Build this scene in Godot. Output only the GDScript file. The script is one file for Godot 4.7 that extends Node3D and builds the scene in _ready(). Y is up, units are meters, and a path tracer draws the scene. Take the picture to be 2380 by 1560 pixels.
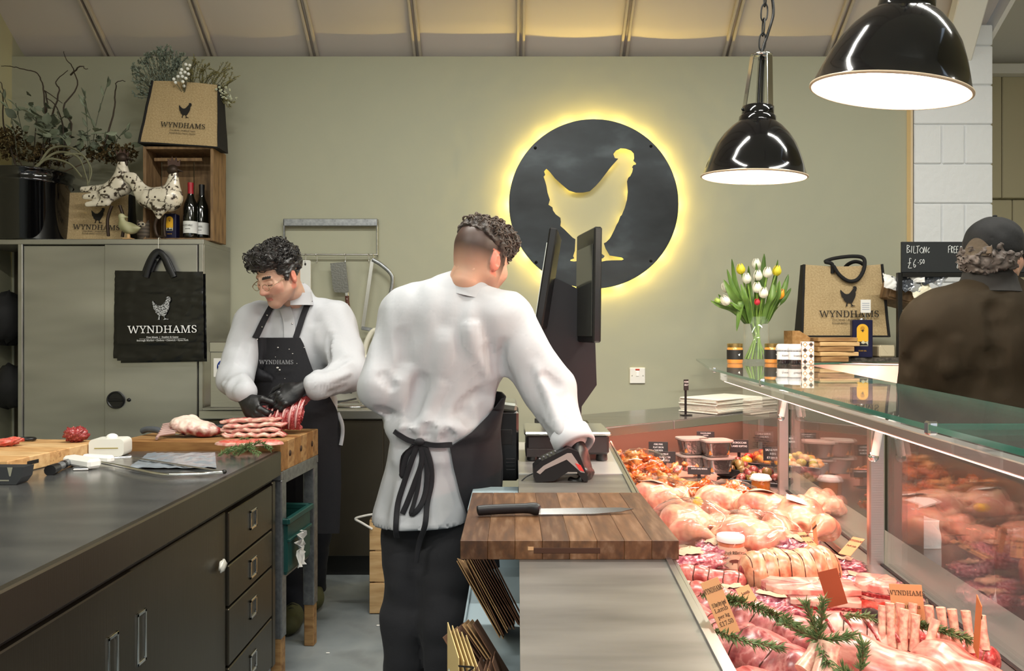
extends Node3D
# A butcher's counter: camera at the origin of x/z, 1.32 m up, looking along -z.
const F := 1750.0
const EYE := 1.32
var mats := {}
var used := {}
var rng := RandomNumberGenerator.new()
var serif: SystemFont
var sans: SystemFont
var hen: PackedVector2Array

# ---------- mesh builder ----------
class MB:
	var st := SurfaceTool.new()
	var sg := 0
	var col := Color.WHITE
	var uvon := false
	func _init():
		st.begin(Mesh.PRIMITIVE_TRIANGLES)
	func tri(a: Vector3, b: Vector3, c: Vector3, g := -1):
		st.set_smooth_group(g)
		st.set_color(col); st.add_vertex(a)
		st.set_color(col); st.add_vertex(b)
		st.set_color(col); st.add_vertex(c)
	func quad(a: Vector3, b: Vector3, c: Vector3, d: Vector3, g := -1):
		tri(a, b, c, g)
		tri(a, c, d, g)
	func tri_out(a: Vector3, b: Vector3, c: Vector3, o: Vector3, g := -1):
		if (b - a).cross(c - a).dot((a + b + c) / 3.0 - o) > 0.0: tri(a, c, b, g)
		else: tri(a, b, c, g)
	func quad_out(a: Vector3, b: Vector3, c: Vector3, d: Vector3, o: Vector3, g := -1):
		tri_out(a, b, c, o, g)
		tri_out(a, c, d, o, g)
	# chamfered box, c centre, s full size
	func box(c: Vector3, s: Vector3, bev := 0.002, bs := Basis()) -> MB:
		var h := s / 2.0
		var e: float = minf(bev, minf(h.x, minf(h.y, h.z)) * 0.9)
		var P := func(k: Array, ax: int) -> Vector3:
			var p := Vector3.ZERO
			for i in 3:
				p[i] = k[i] * (h[i] if i == ax else h[i] - e)
			return c + bs * p
		for ax in 3:
			var u := (ax + 1) % 3
			var w := (ax + 2) % 3
			for s1 in [-1, 1]:
				var ks := []
				for q in [[-1, -1], [1, -1], [1, 1], [-1, 1]]:
					var k := [0, 0, 0]
					k[ax] = s1; k[u] = q[0]; k[w] = q[1]
					ks.append(P.call(k, ax))
				quad_out(ks[0], ks[1], ks[2], ks[3], c)
				for s2 in [-1, 1]:
					var k1 := [0, 0, 0]
					k1[ax] = s1; k1[u] = s2; k1[w] = -1
					var k2 := k1.duplicate()
					k2[w] = 1
					quad_out(P.call(k1, ax), P.call(k2, ax), P.call(k2, u), P.call(k1, u), c)
		for x in [-1, 1]:
			for y in [-1, 1]:
				for z in [-1, 1]:
					tri_out(P.call([x, y, z], 0), P.call([x, y, z], 1), P.call([x, y, z], 2), c)
		return self
	func bar(a: Vector3, b: Vector3, w: float, t: float, bev := 0.002, up := Vector3.UP) -> MB:
		var y := (b - a).normalized()
		var u := up if absf(y.dot(up)) < 0.98 else Vector3.RIGHT
		var x := y.cross(u).normalized()
		return box((a + b) / 2.0, Vector3(w, a.distance_to(b), t), bev, Basis(x, y, x.cross(y)))
	# swept tube; rad number or array; fl flattens along the second axis
	func tube(p: Array, rad, n := 8, fl := 1.0, caps := true, closed := false, up := Vector3(0.13, 0.9, 0.31)) -> MB:
		var rings := []
		var t0: Vector3 = (p[1] - p[0]).normalized()
		var u: Vector3 = up
		u = (u - t0 * u.dot(t0)).normalized()
		var m := p.size()
		for i in m:
			var t: Vector3
			if closed: t = (p[(i + 1) % m] - p[(i + m - 1) % m]).normalized()
			else: t = (p[mini(i + 1, m - 1)] - p[maxi(i - 1, 0)]).normalized()
			u = (u - t * u.dot(t)).normalized()
			var w := t.cross(u)
			var r: float = rad[i] if rad is Array else rad
			var ring := PackedVector3Array()
			for j in n:
				var a := TAU * j / n
				ring.append(p[i] + u * (cos(a) * r) + w * (sin(a) * r * fl))
			rings.append(ring)
		var steps := m if closed else m - 1
		for i in steps:
			var A: PackedVector3Array = rings[i]
			var B: PackedVector3Array = rings[(i + 1) % m]
			for j in n:
				var k := (j + 1) % n
				quad(A[j], A[k], B[k], B[j], sg)
		if caps and not closed:
			for e in [0, m - 1]:
				var R: PackedVector3Array = rings[e]
				for j in range(1, n - 1):
					if e == 0: tri(R[0], R[j + 1], R[j])
					else: tri(R[0], R[j], R[j + 1])
		return self
	# strips: array of profiles (arrays of Vector2(r, y)); each strip is smooth in itself
	func lathe(strips: Array, n := 24, o := Vector3.ZERO, bs := Basis(), f = null) -> MB:
		var g := 1
		for pr in strips:
			for i in pr.size() - 1:
				for j in n:
					var q := []
					for e in [[i, j], [i, j + 1], [i + 1, j + 1], [i + 1, j]]:
						var a: float = TAU * (e[1] % n) / n
						var r: float = pr[e[0]].x
						if f != null: r *= f.call(a, pr[e[0]].y)
						q.append(o + bs * Vector3(cos(a) * r, pr[e[0]].y, sin(a) * r))
					if pr[i].x > 1e-6 and pr[i + 1].x > 1e-6: quad(q[0], q[1], q[2], q[3], g)
					elif pr[i].x > 1e-6: tri(q[0], q[1], q[2], g)
					else: tri(q[0], q[2], q[3], g)
			g += 1
		return self
	# smooth sheet of points f(u, v), with thickness th (0 = single)
	func sheet(nu: int, nv: int, f: Callable, th := 0.0, flip := false) -> MB:
		var P := []
		for i in nu + 1:
			var row := PackedVector3Array()
			for j in nv + 1:
				row.append(f.call(float(i) / nu, float(j) / nv))
			P.append(row)
		var Q := []
		if th != 0.0:
			for i in nu + 1:
				var row := PackedVector3Array()
				for j in nv + 1:
					var du: Vector3 = P[mini(i + 1, nu)][j] - P[maxi(i - 1, 0)][j]
					var dv: Vector3 = P[i][mini(j + 1, nv)] - P[i][maxi(j - 1, 0)]
					row.append(P[i][j] - du.cross(dv).normalized() * th)
				Q.append(row)
		for i in nu:
			for j in nv:
				if flip: quad(P[i][j], P[i + 1][j], P[i + 1][j + 1], P[i][j + 1], sg + 1)
				else: quad(P[i][j], P[i][j + 1], P[i + 1][j + 1], P[i + 1][j], sg + 1)
				if th != 0.0:
					if flip: quad(Q[i][j], Q[i][j + 1], Q[i + 1][j + 1], Q[i + 1][j], sg + 2)
					else: quad(Q[i][j], Q[i + 1][j], Q[i + 1][j + 1], Q[i][j + 1], sg + 2)
		if th != 0.0:
			for i in nu:
				quad(P[i][0], P[i + 1][0], Q[i + 1][0], Q[i][0])
				quad(P[i][nv], Q[i][nv], Q[i + 1][nv], P[i + 1][nv])
			for j in nv:
				quad(P[0][j], Q[0][j], Q[0][j + 1], P[0][j + 1])
				quad(P[nu][j], P[nu][j + 1], Q[nu][j + 1], Q[nu][j])
		return self
	func ball(c: Vector3, r: Vector3, n := 12, m := 8, bs := Basis(), f = null) -> MB:
		for i in m:
			for j in n:
				var q := []
				for e in [[i, j], [i, j + 1], [i + 1, j + 1], [i + 1, j]]:
					var a: float = TAU * (e[1] % n) / n
					var b: float = PI * e[0] / m
					var d := Vector3(sin(b) * cos(a), cos(b), sin(b) * sin(a))
					var s: float = f.call(d) if f != null else 1.0
					q.append(c + bs * (d * r * s))
				if i == 0: tri(q[0], q[3], q[2], 5)
				elif i == m - 1: tri(q[0], q[2], q[1], 5)
				else: quad(q[0], q[3], q[2], q[1], 5)
		return self
	# polygon (x right, y up) extruded from z = 0 to z = -depth, placed by xf
	func prism(poly: PackedVector2Array, depth: float, xf := Transform3D(), smooth := false) -> MB:
		var idx := Geometry2D.triangulate_polygon(poly)
		var cw := Geometry2D.is_polygon_clockwise(poly)
		for i in range(0, idx.size(), 3):
			var t := [poly[idx[i]], poly[idx[i + 1]], poly[idx[i + 2]]]
			if (t[1] - t[0]).cross(t[2] - t[0]) > 0: t = [t[0], t[2], t[1]]
			tri(xf * Vector3(t[0].x, t[0].y, 0), xf * Vector3(t[1].x, t[1].y, 0), xf * Vector3(t[2].x, t[2].y, 0))
			if depth > 0: tri(xf * Vector3(t[0].x, t[0].y, -depth), xf * Vector3(t[2].x, t[2].y, -depth), xf * Vector3(t[1].x, t[1].y, -depth))
		if depth > 0:
			for i in poly.size():
				var a := poly[i]
				var b := poly[(i + 1) % poly.size()]
				if cw:
					var s := a; a = b; b = s
				quad(xf * Vector3(a.x, a.y, 0), xf * Vector3(a.x, a.y, -depth), xf * Vector3(b.x, b.y, -depth), xf * Vector3(b.x, b.y, 0), 3 if smooth else -1)
		return self
	# a slab whose lower face is the quad, thickness th upwards along its normal
	func quad2(a: Vector3, b: Vector3, c: Vector3, d: Vector3, th: float) -> MB:
		var n := (b - a).cross(d - a).normalized() * th
		if n.y < 0: n = -n
		var o := (a + b + c + d) / 4.0 + n / 2.0
		quad_out(a, b, c, d, o)
		quad_out(a + n, b + n, c + n, d + n, o)
		for q in [[a, b], [b, c], [c, d], [d, a]]: quad_out(q[0], q[1], q[1] + n, q[0] + n, o)
		return self
	func mesh() -> ArrayMesh:
		st.generate_normals()
		st.index()
		return st.commit()

# ---------- distance fields, meshed as surface nets ----------
class Sdf:
	var lo: Vector3
	var cs: float
	var nx: int
	var ny: int
	var nz: int
	var f := PackedFloat32Array()
	func _init(l: Vector3, h: Vector3, c: float):
		lo = l; cs = c
		nx = int((h.x - l.x) / c) + 2
		ny = int((h.y - l.y) / c) + 2
		nz = int((h.z - l.z) / c) + 2
		f.resize(nx * ny * nz)
		f.fill(1.0)
	func span(a: Vector3, b: Vector3, r: float) -> Array:
		var p := (a.min(b) - Vector3(r, r, r) - lo) / cs
		var q := (a.max(b) + Vector3(r, r, r) - lo) / cs
		return [clampi(int(p.x), 0, nx - 1), clampi(int(p.y), 0, ny - 1), clampi(int(p.z), 0, nz - 1), clampi(int(q.x) + 1, 0, nx - 1), clampi(int(q.y) + 1, 0, ny - 1), clampi(int(q.z) + 1, 0, nz - 1)]
	# tapered capsule; q squashes the distance along axes (q.z 1.5 makes it flatter in z)
	func cap(a: Vector3, b: Vector3, ra: float, rb: float, k := 0.03, q := Vector3.ONE) -> Sdf:
		var s := span(a, b, maxf(ra, rb) + k + cs * 2.0)
		var ab := (b - a) * q
		var l2 := maxf(ab.length_squared(), 1e-9)
		for z in range(s[2], s[5] + 1):
			for y in range(s[1], s[4] + 1):
				var i: int = (z * ny + y) * nx + s[0]
				var p := (lo + Vector3(s[0], y, z) * cs - a) * q
				var step := cs * q.x
				for x in range(s[0], s[3] + 1):
					var t := clampf(p.dot(ab) / l2, 0.0, 1.0)
					var d := (p - ab * t).length() - (ra + (rb - ra) * t)
					var o := f[i]
					var h := k - absf(o - d)
					f[i] = (minf(o, d) - h * h * 0.25 / k) if h > 0.0 else minf(o, d)
					i += 1
					p.x += step
		return self
	func ell(c: Vector3, r: Vector3, k := 0.03, bs := Basis(), cut := false) -> Sdf:
		var m := maxf(r.x, maxf(r.y, r.z))
		var s := span(c, c, m + k + cs * 2.0)
		var inv := bs.inverse()
		for z in range(s[2], s[5] + 1):
			for y in range(s[1], s[4] + 1):
				var i: int = (z * ny + y) * nx + s[0]
				for x in range(s[0], s[3] + 1):
					var p := inv * (lo + Vector3(x, y, z) * cs - c)
					var u := p / r
					var k0 := u.length()
					var k1 := maxf((u / r).length(), 1e-6)
					var d := k0 * (k0 - 1.0) / k1
					if k0 < 0.02: d = -minf(r.x, minf(r.y, r.z))
					var o := f[i]
					if cut:
						d = -d
						var h := k - absf(o - d)
						f[i] = (maxf(o, d) + h * h * 0.25 / k) if h > 0.0 else maxf(o, d)
					else:
						var h := k - absf(o - d)
						f[i] = (minf(o, d) - h * h * 0.25 / k) if h > 0.0 else minf(o, d)
					i += 1
		return self
	# raise (amp > 0) or press (amp < 0) the surface along a segment
	func bump(a: Vector3, b: Vector3, r: float, amp: float) -> Sdf:
		var s := span(a, b, r)
		var ab := b - a
		var l2 := maxf(ab.length_squared(), 1e-9)
		var r2 := r * r
		for z in range(s[2], s[5] + 1):
			for y in range(s[1], s[4] + 1):
				var i: int = (z * ny + y) * nx + s[0]
				var p := lo + Vector3(s[0], y, z) * cs - a
				for x in range(s[0], s[3] + 1):
					var t := clampf(p.dot(ab) / l2, 0.0, 1.0)
					var e := 1.0 - (p - ab * t).length_squared() / r2
					if e > 0.0: f[i] -= amp * e * e
					i += 1
					p.x += cs
		return self
	# the same along a polyline, once
	func bumps(pts: Array, r: float, amp: float) -> Sdf:
		var a: Vector3 = pts[0]
		var b: Vector3 = pts[0]
		for q in pts:
			a = a.min(q); b = b.max(q)
		var s := span(a, b, r)
		for z in range(s[2], s[5] + 1):
			for y in range(s[1], s[4] + 1):
				var i: int = (z * ny + y) * nx + s[0]
				var p := lo + Vector3(s[0], y, z) * cs
				for x in range(s[0], s[3] + 1):
					if absf(f[i]) < 0.08:
						var d2 := 9.0
						var w := 0.0
						for k in pts.size() - 1:
							var c := Geometry3D.get_closest_point_to_segment(p, pts[k], pts[k + 1])
							if p.distance_squared_to(c) < d2:
								d2 = p.distance_squared_to(c)
								w = (k + c.distance_to(pts[k]) / maxf(pts[k].distance_to(pts[k + 1]), 1e-6)) / (pts.size() - 1.0)
						var e := 1.0 - d2 / (r * r)
						if e > 0.0: f[i] -= amp * e * e * minf(1.0, 5.0 * w * (1.0 - w))
					i += 1
					p.x += cs
		return self
	func rough(n: FastNoiseLite, amp: float, sc: Vector3, band := 0.05) -> Sdf:
		var i := 0
		for z in nz:
			for y in ny:
				for x in nx:
					if absf(f[i]) < band:
						var p := lo + Vector3(x, y, z) * cs
						f[i] += amp * n.get_noise_3d(p.x * sc.x, p.y * sc.y, p.z * sc.z)
					i += 1
		return self
	# keep only the side where n.p < d
	func plane(n: Vector3, d: float) -> Sdf:
		var i := 0
		for z in nz:
			for y in ny:
				for x in nx:
					if f[i] < cs * 3.0:
						f[i] = maxf(f[i], n.dot(lo + Vector3(x, y, z) * cs) - d)
					i += 1
		return self
	func into(A: Dictionary, xf := Transform3D(), tint = null):
		var id := PackedInt32Array()
		id.resize(nx * ny * nz)
		id.fill(-1)
		var V: PackedVector3Array = A.v
		var N: PackedVector3Array = A.n
		var C: PackedColorArray = A.c
		var I: PackedInt32Array = A.i
		var sx := 1
		var sy := nx
		var sz := nx * ny
		var lim := cs * 7.0
		for z in nz - 1:
			for y in ny - 1:
				var i := z * sz + y * sy
				for x in nx - 1:
					var f0 := f[i]
					if absf(f0) < lim:
						var f1 := f[i + 1]
						var f2 := f[i + sy]
						var f3 := f[i + sy + 1]
						var f4 := f[i + sz]
						var f5 := f[i + sz + 1]
						var f6 := f[i + sz + sy]
						var f7 := f[i + sz + sy + 1]
						var c := int(f0 < 0) + int(f1 < 0) + int(f2 < 0) + int(f3 < 0) + int(f4 < 0) + int(f5 < 0) + int(f6 < 0) + int(f7 < 0)
						if c > 0 and c < 8:
							var s := Vector3.ZERO
							var n := 0
							if (f0 < 0) != (f1 < 0): s += Vector3(f0 / (f0 - f1), 0, 0); n += 1
							if (f2 < 0) != (f3 < 0): s += Vector3(f2 / (f2 - f3), 1, 0); n += 1
							if (f4 < 0) != (f5 < 0): s += Vector3(f4 / (f4 - f5), 0, 1); n += 1
							if (f6 < 0) != (f7 < 0): s += Vector3(f6 / (f6 - f7), 1, 1); n += 1
							if (f0 < 0) != (f2 < 0): s += Vector3(0, f0 / (f0 - f2), 0); n += 1
							if (f1 < 0) != (f3 < 0): s += Vector3(1, f1 / (f1 - f3), 0); n += 1
							if (f4 < 0) != (f6 < 0): s += Vector3(0, f4 / (f4 - f6), 1); n += 1
							if (f5 < 0) != (f7 < 0): s += Vector3(1, f5 / (f5 - f7), 1); n += 1
							if (f0 < 0) != (f4 < 0): s += Vector3(0, 0, f0 / (f0 - f4)); n += 1
							if (f1 < 0) != (f5 < 0): s += Vector3(1, 0, f1 / (f1 - f5)); n += 1
							if (f2 < 0) != (f6 < 0): s += Vector3(0, 1, f2 / (f2 - f6)); n += 1
							if (f3 < 0) != (f7 < 0): s += Vector3(1, 1, f3 / (f3 - f7)); n += 1
							var p := lo + (Vector3(x, y, z) + s / n) * cs
							var g := Vector3(f1 + f3 + f5 + f7 - f0 - f2 - f4 - f6, f2 + f3 + f6 + f7 - f0 - f1 - f4 - f5, f4 + f5 + f6 + f7 - f0 - f1 - f2 - f3)
							id[i] = V.size()
							V.append(xf * p)
							N.append((xf.basis * g).normalized())
							C.append(tint.call(p) if tint != null else Color.WHITE)
					i += 1
		for z in range(1, nz - 1):
			for y in range(1, ny - 1):
				var i := z * sz + y * sy + 1
				for x in range(1, nx - 1):
					if id[i] >= 0 or id[i - 1] >= 0 or id[i - sy] >= 0 or id[i - sz] >= 0:
						var neg := f[i] < 0
						if neg != (f[i + 1] < 0): quad(I, id[i], id[i - sy], id[i - sy - sz], id[i - sz], neg)
						if neg != (f[i + sy] < 0): quad(I, id[i], id[i - sz], id[i - sz - 1], id[i - 1], neg)
						if neg != (f[i + sz] < 0): quad(I, id[i], id[i - 1], id[i - 1 - sy], id[i - sy], neg)
					i += 1
		A.v = V; A.n = N; A.c = C; A.i = I
	# z where the surface first shows at (x, y), looking along -z; d if it does not
	func front(x: float, y: float, d := -99.0) -> float:
		var xi := clampi(int((x - lo.x) / cs), 0, nx - 2)
		var yi := clampi(int((y - lo.y) / cs), 0, ny - 2)
		var u := clampf((x - lo.x) / cs - xi, 0, 1)
		var v := clampf((y - lo.y) / cs - yi, 0, 1)
		var last := 1.0
		for z in range(nz - 1, -1, -1):
			var i := (z * ny + yi) * nx + xi
			var g := lerpf(lerpf(f[i], f[i + 1], u), lerpf(f[i + nx], f[i + nx + 1], u), v)
			if g < 0: return lo.z + (z + clampf(-g / maxf(last - g, 1e-6), 0, 1)) * cs
			last = g
		return d
	func quad(I: PackedInt32Array, a: int, b: int, c: int, d: int, neg: bool):
		if a < 0 or b < 0 or c < 0 or d < 0: return
		if neg: I.append_array([a, c, b, a, d, c])
		else: I.append_array([a, b, c, a, c, d])
	func mesh(tint = null) -> ArrayMesh:
		var A := {"v": PackedVector3Array(), "n": PackedVector3Array(), "c": PackedColorArray(), "i": PackedInt32Array()}
		into(A, Transform3D(), tint)
		return Sdf.build(A)
	static func build(A: Dictionary) -> ArrayMesh:
		var arr := []
		arr.resize(Mesh.ARRAY_MAX)
		arr[Mesh.ARRAY_VERTEX] = A.v
		arr[Mesh.ARRAY_NORMAL] = A.n
		arr[Mesh.ARRAY_COLOR] = A.c
		arr[Mesh.ARRAY_INDEX] = A.i
		var m := ArrayMesh.new()
		m.add_surface_from_arrays(Mesh.PRIMITIVE_TRIANGLES, arr)
		return m

# ---------- placing ----------
func at(px: float, py: float, d: float) -> Vector3:
	return Vector3((px - 1190.0) * d / F, EYE + (780.0 - py) * d / F, -d)
func on(px: float, py: float, h: float) -> Vector3:
	return at(px, py, F * (EYE - h) / (py - 780.0))
func numbered(s: String) -> String:
	used[s] = used.get(s, -1) + 1
	return s if used[s] == 0 else "%s_%03d" % [s, used[s]]
func tag(o: Node, label: String, category: String, group := ""):
	o.set_meta("label", label)
	o.set_meta("category", category)
	if group: o.set_meta("group", group)
	return o
func thing(called: String, label: String, category: String, pos := Vector3.ZERO, turn := 0.0, group := "") -> Node3D:
	var o := Node3D.new()
	o.name = numbered(called)
	add_child(o)
	o.position = pos
	o.rotation.y = deg_to_rad(turn)
	tag(o, label, category, group)
	return o
func put(called: String, m, material: Material, parent: Node = self, pos := Vector3.ZERO) -> MeshInstance3D:
	var o := MeshInstance3D.new()
	o.mesh = m.mesh() if m is MB else m
	o.material_override = material
	if parent == self: o.name = numbered(called)
	else: o.name = called
	parent.add_child(o, true)
	o.position = pos
	return o
# a part whose shape was made in world coordinates, under an unturned thing
func putw(called: String, m, material: Material, parent: Node3D) -> MeshInstance3D:
	var p := Vector3.ZERO
	var q: Node = parent
	while q != self:
		p += q.position
		q = q.get_parent()
	return put(called, m, material, parent, -p)
func struct(called: String, m, material: Material, label := "", category := "") -> MeshInstance3D:
	var o := put(called, m, material)
	o.set_meta("kind", "structure")
	if label: tag(o, label, category)
	return o
func copy(o: Node3D, label: String, pos: Vector3, turn := 0.0) -> Node3D:
	var r := o.duplicate()
	r.name = numbered(String(o.name).trim_suffix("_" + String(o.name).get_slice("_", String(o.name).get_slice_count("_") - 1)) if String(o.name).right(3).is_valid_int() else String(o.name))
	add_child(r)
	r.position = pos
	r.rotation.y = deg_to_rad(turn)
	r.set_meta("label", label)
	return r
func poly(a: Array) -> PackedVector2Array:
	var r := PackedVector2Array()
	for i in range(0, a.size(), 2): r.append(Vector2(a[i], a[i + 1]))
	return r
func rrect(w: float, h: float, r: float, n := 4) -> PackedVector2Array:
	var p := PackedVector2Array()
	for q in [[1, 1, 0], [-1, 1, 1], [-1, -1, 2], [1, -1, 3]]:
		for i in n + 1:
			var a: float = (q[2] + float(i) / n) * PI / 2
			p.append(Vector2(q[0] * (w / 2 - r) + cos(a) * r, q[1] * (h / 2 - r) + sin(a) * r))
	return p
func curve(pts: Array, n := 6, closed := false) -> Array:   # Catmull-Rom through the points
	var r := []
	var m := pts.size()
	for i in (m if closed else m - 1):
		for j in n:
			var t := float(j) / n
			var a = pts[(i - 1 + m) % m] if closed else pts[maxi(i - 1, 0)]
			var d = pts[(i + 2) % m] if closed else pts[mini(i + 2, m - 1)]
			r.append(pts[i].cubic_interpolate(pts[(i + 1) % m], a, d, t))
	if not closed: r.append(pts[m - 1])
	return r
func noise(freq: float, sd := 1, type := FastNoiseLite.TYPE_SIMPLEX_SMOOTH, oct := 3) -> FastNoiseLite:
	var n := FastNoiseLite.new()
	n.noise_type = type
	n.frequency = freq
	n.seed = sd
	n.fractal_octaves = oct
	return n
func ntex(freq: float, cols: Array, sd := 1, size := 256, oct := 4, cell := false) -> NoiseTexture2D:
	var t := NoiseTexture2D.new()
	t.width = size; t.height = size
	t.seamless = true
	t.noise = noise(freq, sd, FastNoiseLite.TYPE_CELLULAR if cell else FastNoiseLite.TYPE_SIMPLEX_SMOOTH, oct)
	if cols:
		var g := Gradient.new()
		var off := PackedFloat32Array()
		var cc := PackedColorArray()
		for i in cols.size():
			var e = cols[i]
			off.append(e[0] if e is Array else float(i) / (cols.size() - 1))
			cc.append(Color(e[1]) if e is Array else Color(e))
		g.offsets = off
		g.colors = cc
		t.color_ramp = g
	return t
# material: o may hold tex, sc, bump, btex, coat, sss, rim, spec, vc, emit, e, alpha, refr, light
func mt(c, rough := 0.6, metal := 0.0, o := {}) -> StandardMaterial3D:
	var m := StandardMaterial3D.new()
	m.albedo_color = Color(c)
	m.roughness = rough
	m.metallic = metal
	if o.has("tex"):
		m.albedo_texture = o.tex
	if o.has("btex"):
		m.heightmap_enabled = true
		m.heightmap_texture = o.btex
		m.heightmap_scale = o.get("bump", 0.1)
	if o.has("rtex"):
		m.roughness_texture = o.rtex
	if o.has("sc"):
		m.uv1_triplanar = true
		m.uv1_world_triplanar = o.get("world", false)
		m.uv1_scale = o.sc if o.sc is Vector3 else Vector3.ONE * o.sc
	if o.has("coat"):
		m.clearcoat_enabled = true
		m.clearcoat = o.coat
		m.clearcoat_roughness = o.get("cr", 0.1)
	if o.has("sss"):
		m.subsurf_scatter_enabled = true
		m.subsurf_scatter_strength = o.sss
	if o.has("rim"):
		m.rim_enabled = true
		m.rim = o.rim
	if o.has("spec"): m.metallic_specular = o.spec
	if o.get("vc", false): m.vertex_color_use_as_albedo = true
	if o.has("emit"):
		m.emission_enabled = true
		m.emission = Color(o.emit)
		m.emission_energy_multiplier = o.get("e", 1.0)
	if o.has("alpha"):
		m.transparency = BaseMaterial3D.TRANSPARENCY_ALPHA
		m.albedo_color.a = o.alpha
	if o.has("refr"):
		m.refraction_enabled = true
		m.refraction_scale = o.refr
		m.albedo_color.a = o.get("ra", 0.02)
	if o.has("back"):
		m.backlight_enabled = true
		m.backlight = Color(o.back)
	m.cull_mode = BaseMaterial3D.CULL_DISABLED
	return m
func text(s: String, h: float, font: Font, depth := 0.0006, sp := 0) -> TextMesh:
	var t := TextMesh.new()
	t.text = s
	t.font = font
	t.font_size = 64
	t.pixel_size = h / 64.0
	t.depth = depth
	t.curve_step = 2.0
	return t
# lettering laid on a thing: centre at pos, facing bs.z
func write(s: String, h: float, font: Font, material: Material, parent: Node, pos: Vector3, bs := Basis(), called := "lettering", stretch := 1.0) -> MeshInstance3D:
	var o := put(called, text(s, h, font), material, parent, pos)
	o.basis = bs * Basis.from_scale(Vector3(stretch, 1, 1))
	return o
func area(pos: Vector3, size: Vector2, dir: Vector3, e: float, c: Color, called: String, parent: Node = self):
	var l := AreaLight3D.new()
	l.name = called
	l.area_size = size
	l.light_energy = e
	l.light_color = c
	l.area_range = 12.0
	l.shadow_enabled = true
	l.area_normalize_energy = true
	parent.add_child(l, true)
	var up := Vector3.UP if absf(dir.normalized().y) < 0.95 else Vector3(0, 0, -1)
	l.position = pos
	l.basis = Basis.looking_at(dir, up)
	return l
func _ready():
	# camera
	var cam := Camera3D.new()
	cam.name = "camera"
	cam.fov = rad_to_deg(2.0 * atan(780.0 / F))
	cam.near = 0.05
	cam.far = 60.0
	add_child(cam)
	cam.position = Vector3(0, EYE, 0)
	# sky and exposure: an overcast day beyond the hall's openings
	var env := Environment.new()
	env.background_mode = Environment.BG_SKY
	var sky := ProceduralSkyMaterial.new()
	sky.sky_top_color = Color(0.80, 0.86, 0.93)
	sky.sky_horizon_color = Color(0.88, 0.91, 0.94)
	sky.ground_horizon_color = Color(0.55, 0.55, 0.54)
	sky.ground_bottom_color = Color(0.4, 0.4, 0.4)
	sky.sky_energy_multiplier = 1.3
	env.sky = Sky.new()
	env.sky.sky_material = sky
	env.tonemap_mode = Environment.TONE_MAPPER_LINEAR
	env.tonemap_exposure = 0.83
	env.sdfgi_enabled = true
	env.ssao_enabled = true
	env.ssil_enabled = true
	var we := WorldEnvironment.new()
	we.name = "environment"
	we.environment = env
	add_child(we)
	serif = SystemFont.new()
	serif.font_names = PackedStringArray(["Droid Serif"])
	sans = SystemFont.new()
	sans.font_names = PackedStringArray(["Droid Sans"])
	rng.seed = 7
	hen = hen_outline()
	make_materials()
	lamps()
	room()
	left_counter()
	block_table()
	cabinet()
	sink_wall()
	sign_disc()
	centre_counter()
	display_case()
	glass_top()
	cabinet_top()
	people()
	meats()
	small_left()

func lamps():
	# linear battens hung under the roof, out of the picture
	for q in [[-0.3, -2.35, 1.1, "above the counter aisle"], [2.3, -2.35, 1.0, "above the customers' side"], [-1.7, 0.2, 1.2, "behind the steel counter"], [1.2, 0.2, 1.2, "over the middle of the hall"], [-0.2, 2.4, 1.0, "nearest the entrance"]]:
		var t := thing("batten_lamp", "white linear batten lamp hung under the roof " + q[3], "lamp", Vector3(q[0], 3.55, q[1]), 0.0, "batten lamps")
		put("housing", MB.new().box(Vector3(0, 0.04, 0), Vector3(1.6, 0.06, 0.11), 0.01), mats.white, t)
		put("diffuser", MB.new().box(Vector3(0, 0, 0), Vector3(1.56, 0.03, 0.09), 0.01), mt("#ffffff", 0.4, 0, {"emit": "#fff8ee", "e": 3.0}), t)
		for s in [-0.6, 0.6]: put("wire", MB.new().tube([Vector3(s, 0.07, 0), Vector3(s, 1.2, 0)], 0.003, 5), mats.steel, t)
		area(Vector3(0, -0.025, 0), Vector2(1.56, 0.09), Vector3.DOWN, 8.0 * q[2], Color(1.0, 0.992, 0.955), "batten_light", t)

func steel(col: String, r := 0.3, sc := Vector3(0.7, 60, 0.7), b := 0.02) -> StandardMaterial3D:
	return mt(col, r, 1.0, {"btex": mats.n_fine, "bump": b, "sc": sc})

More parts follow.
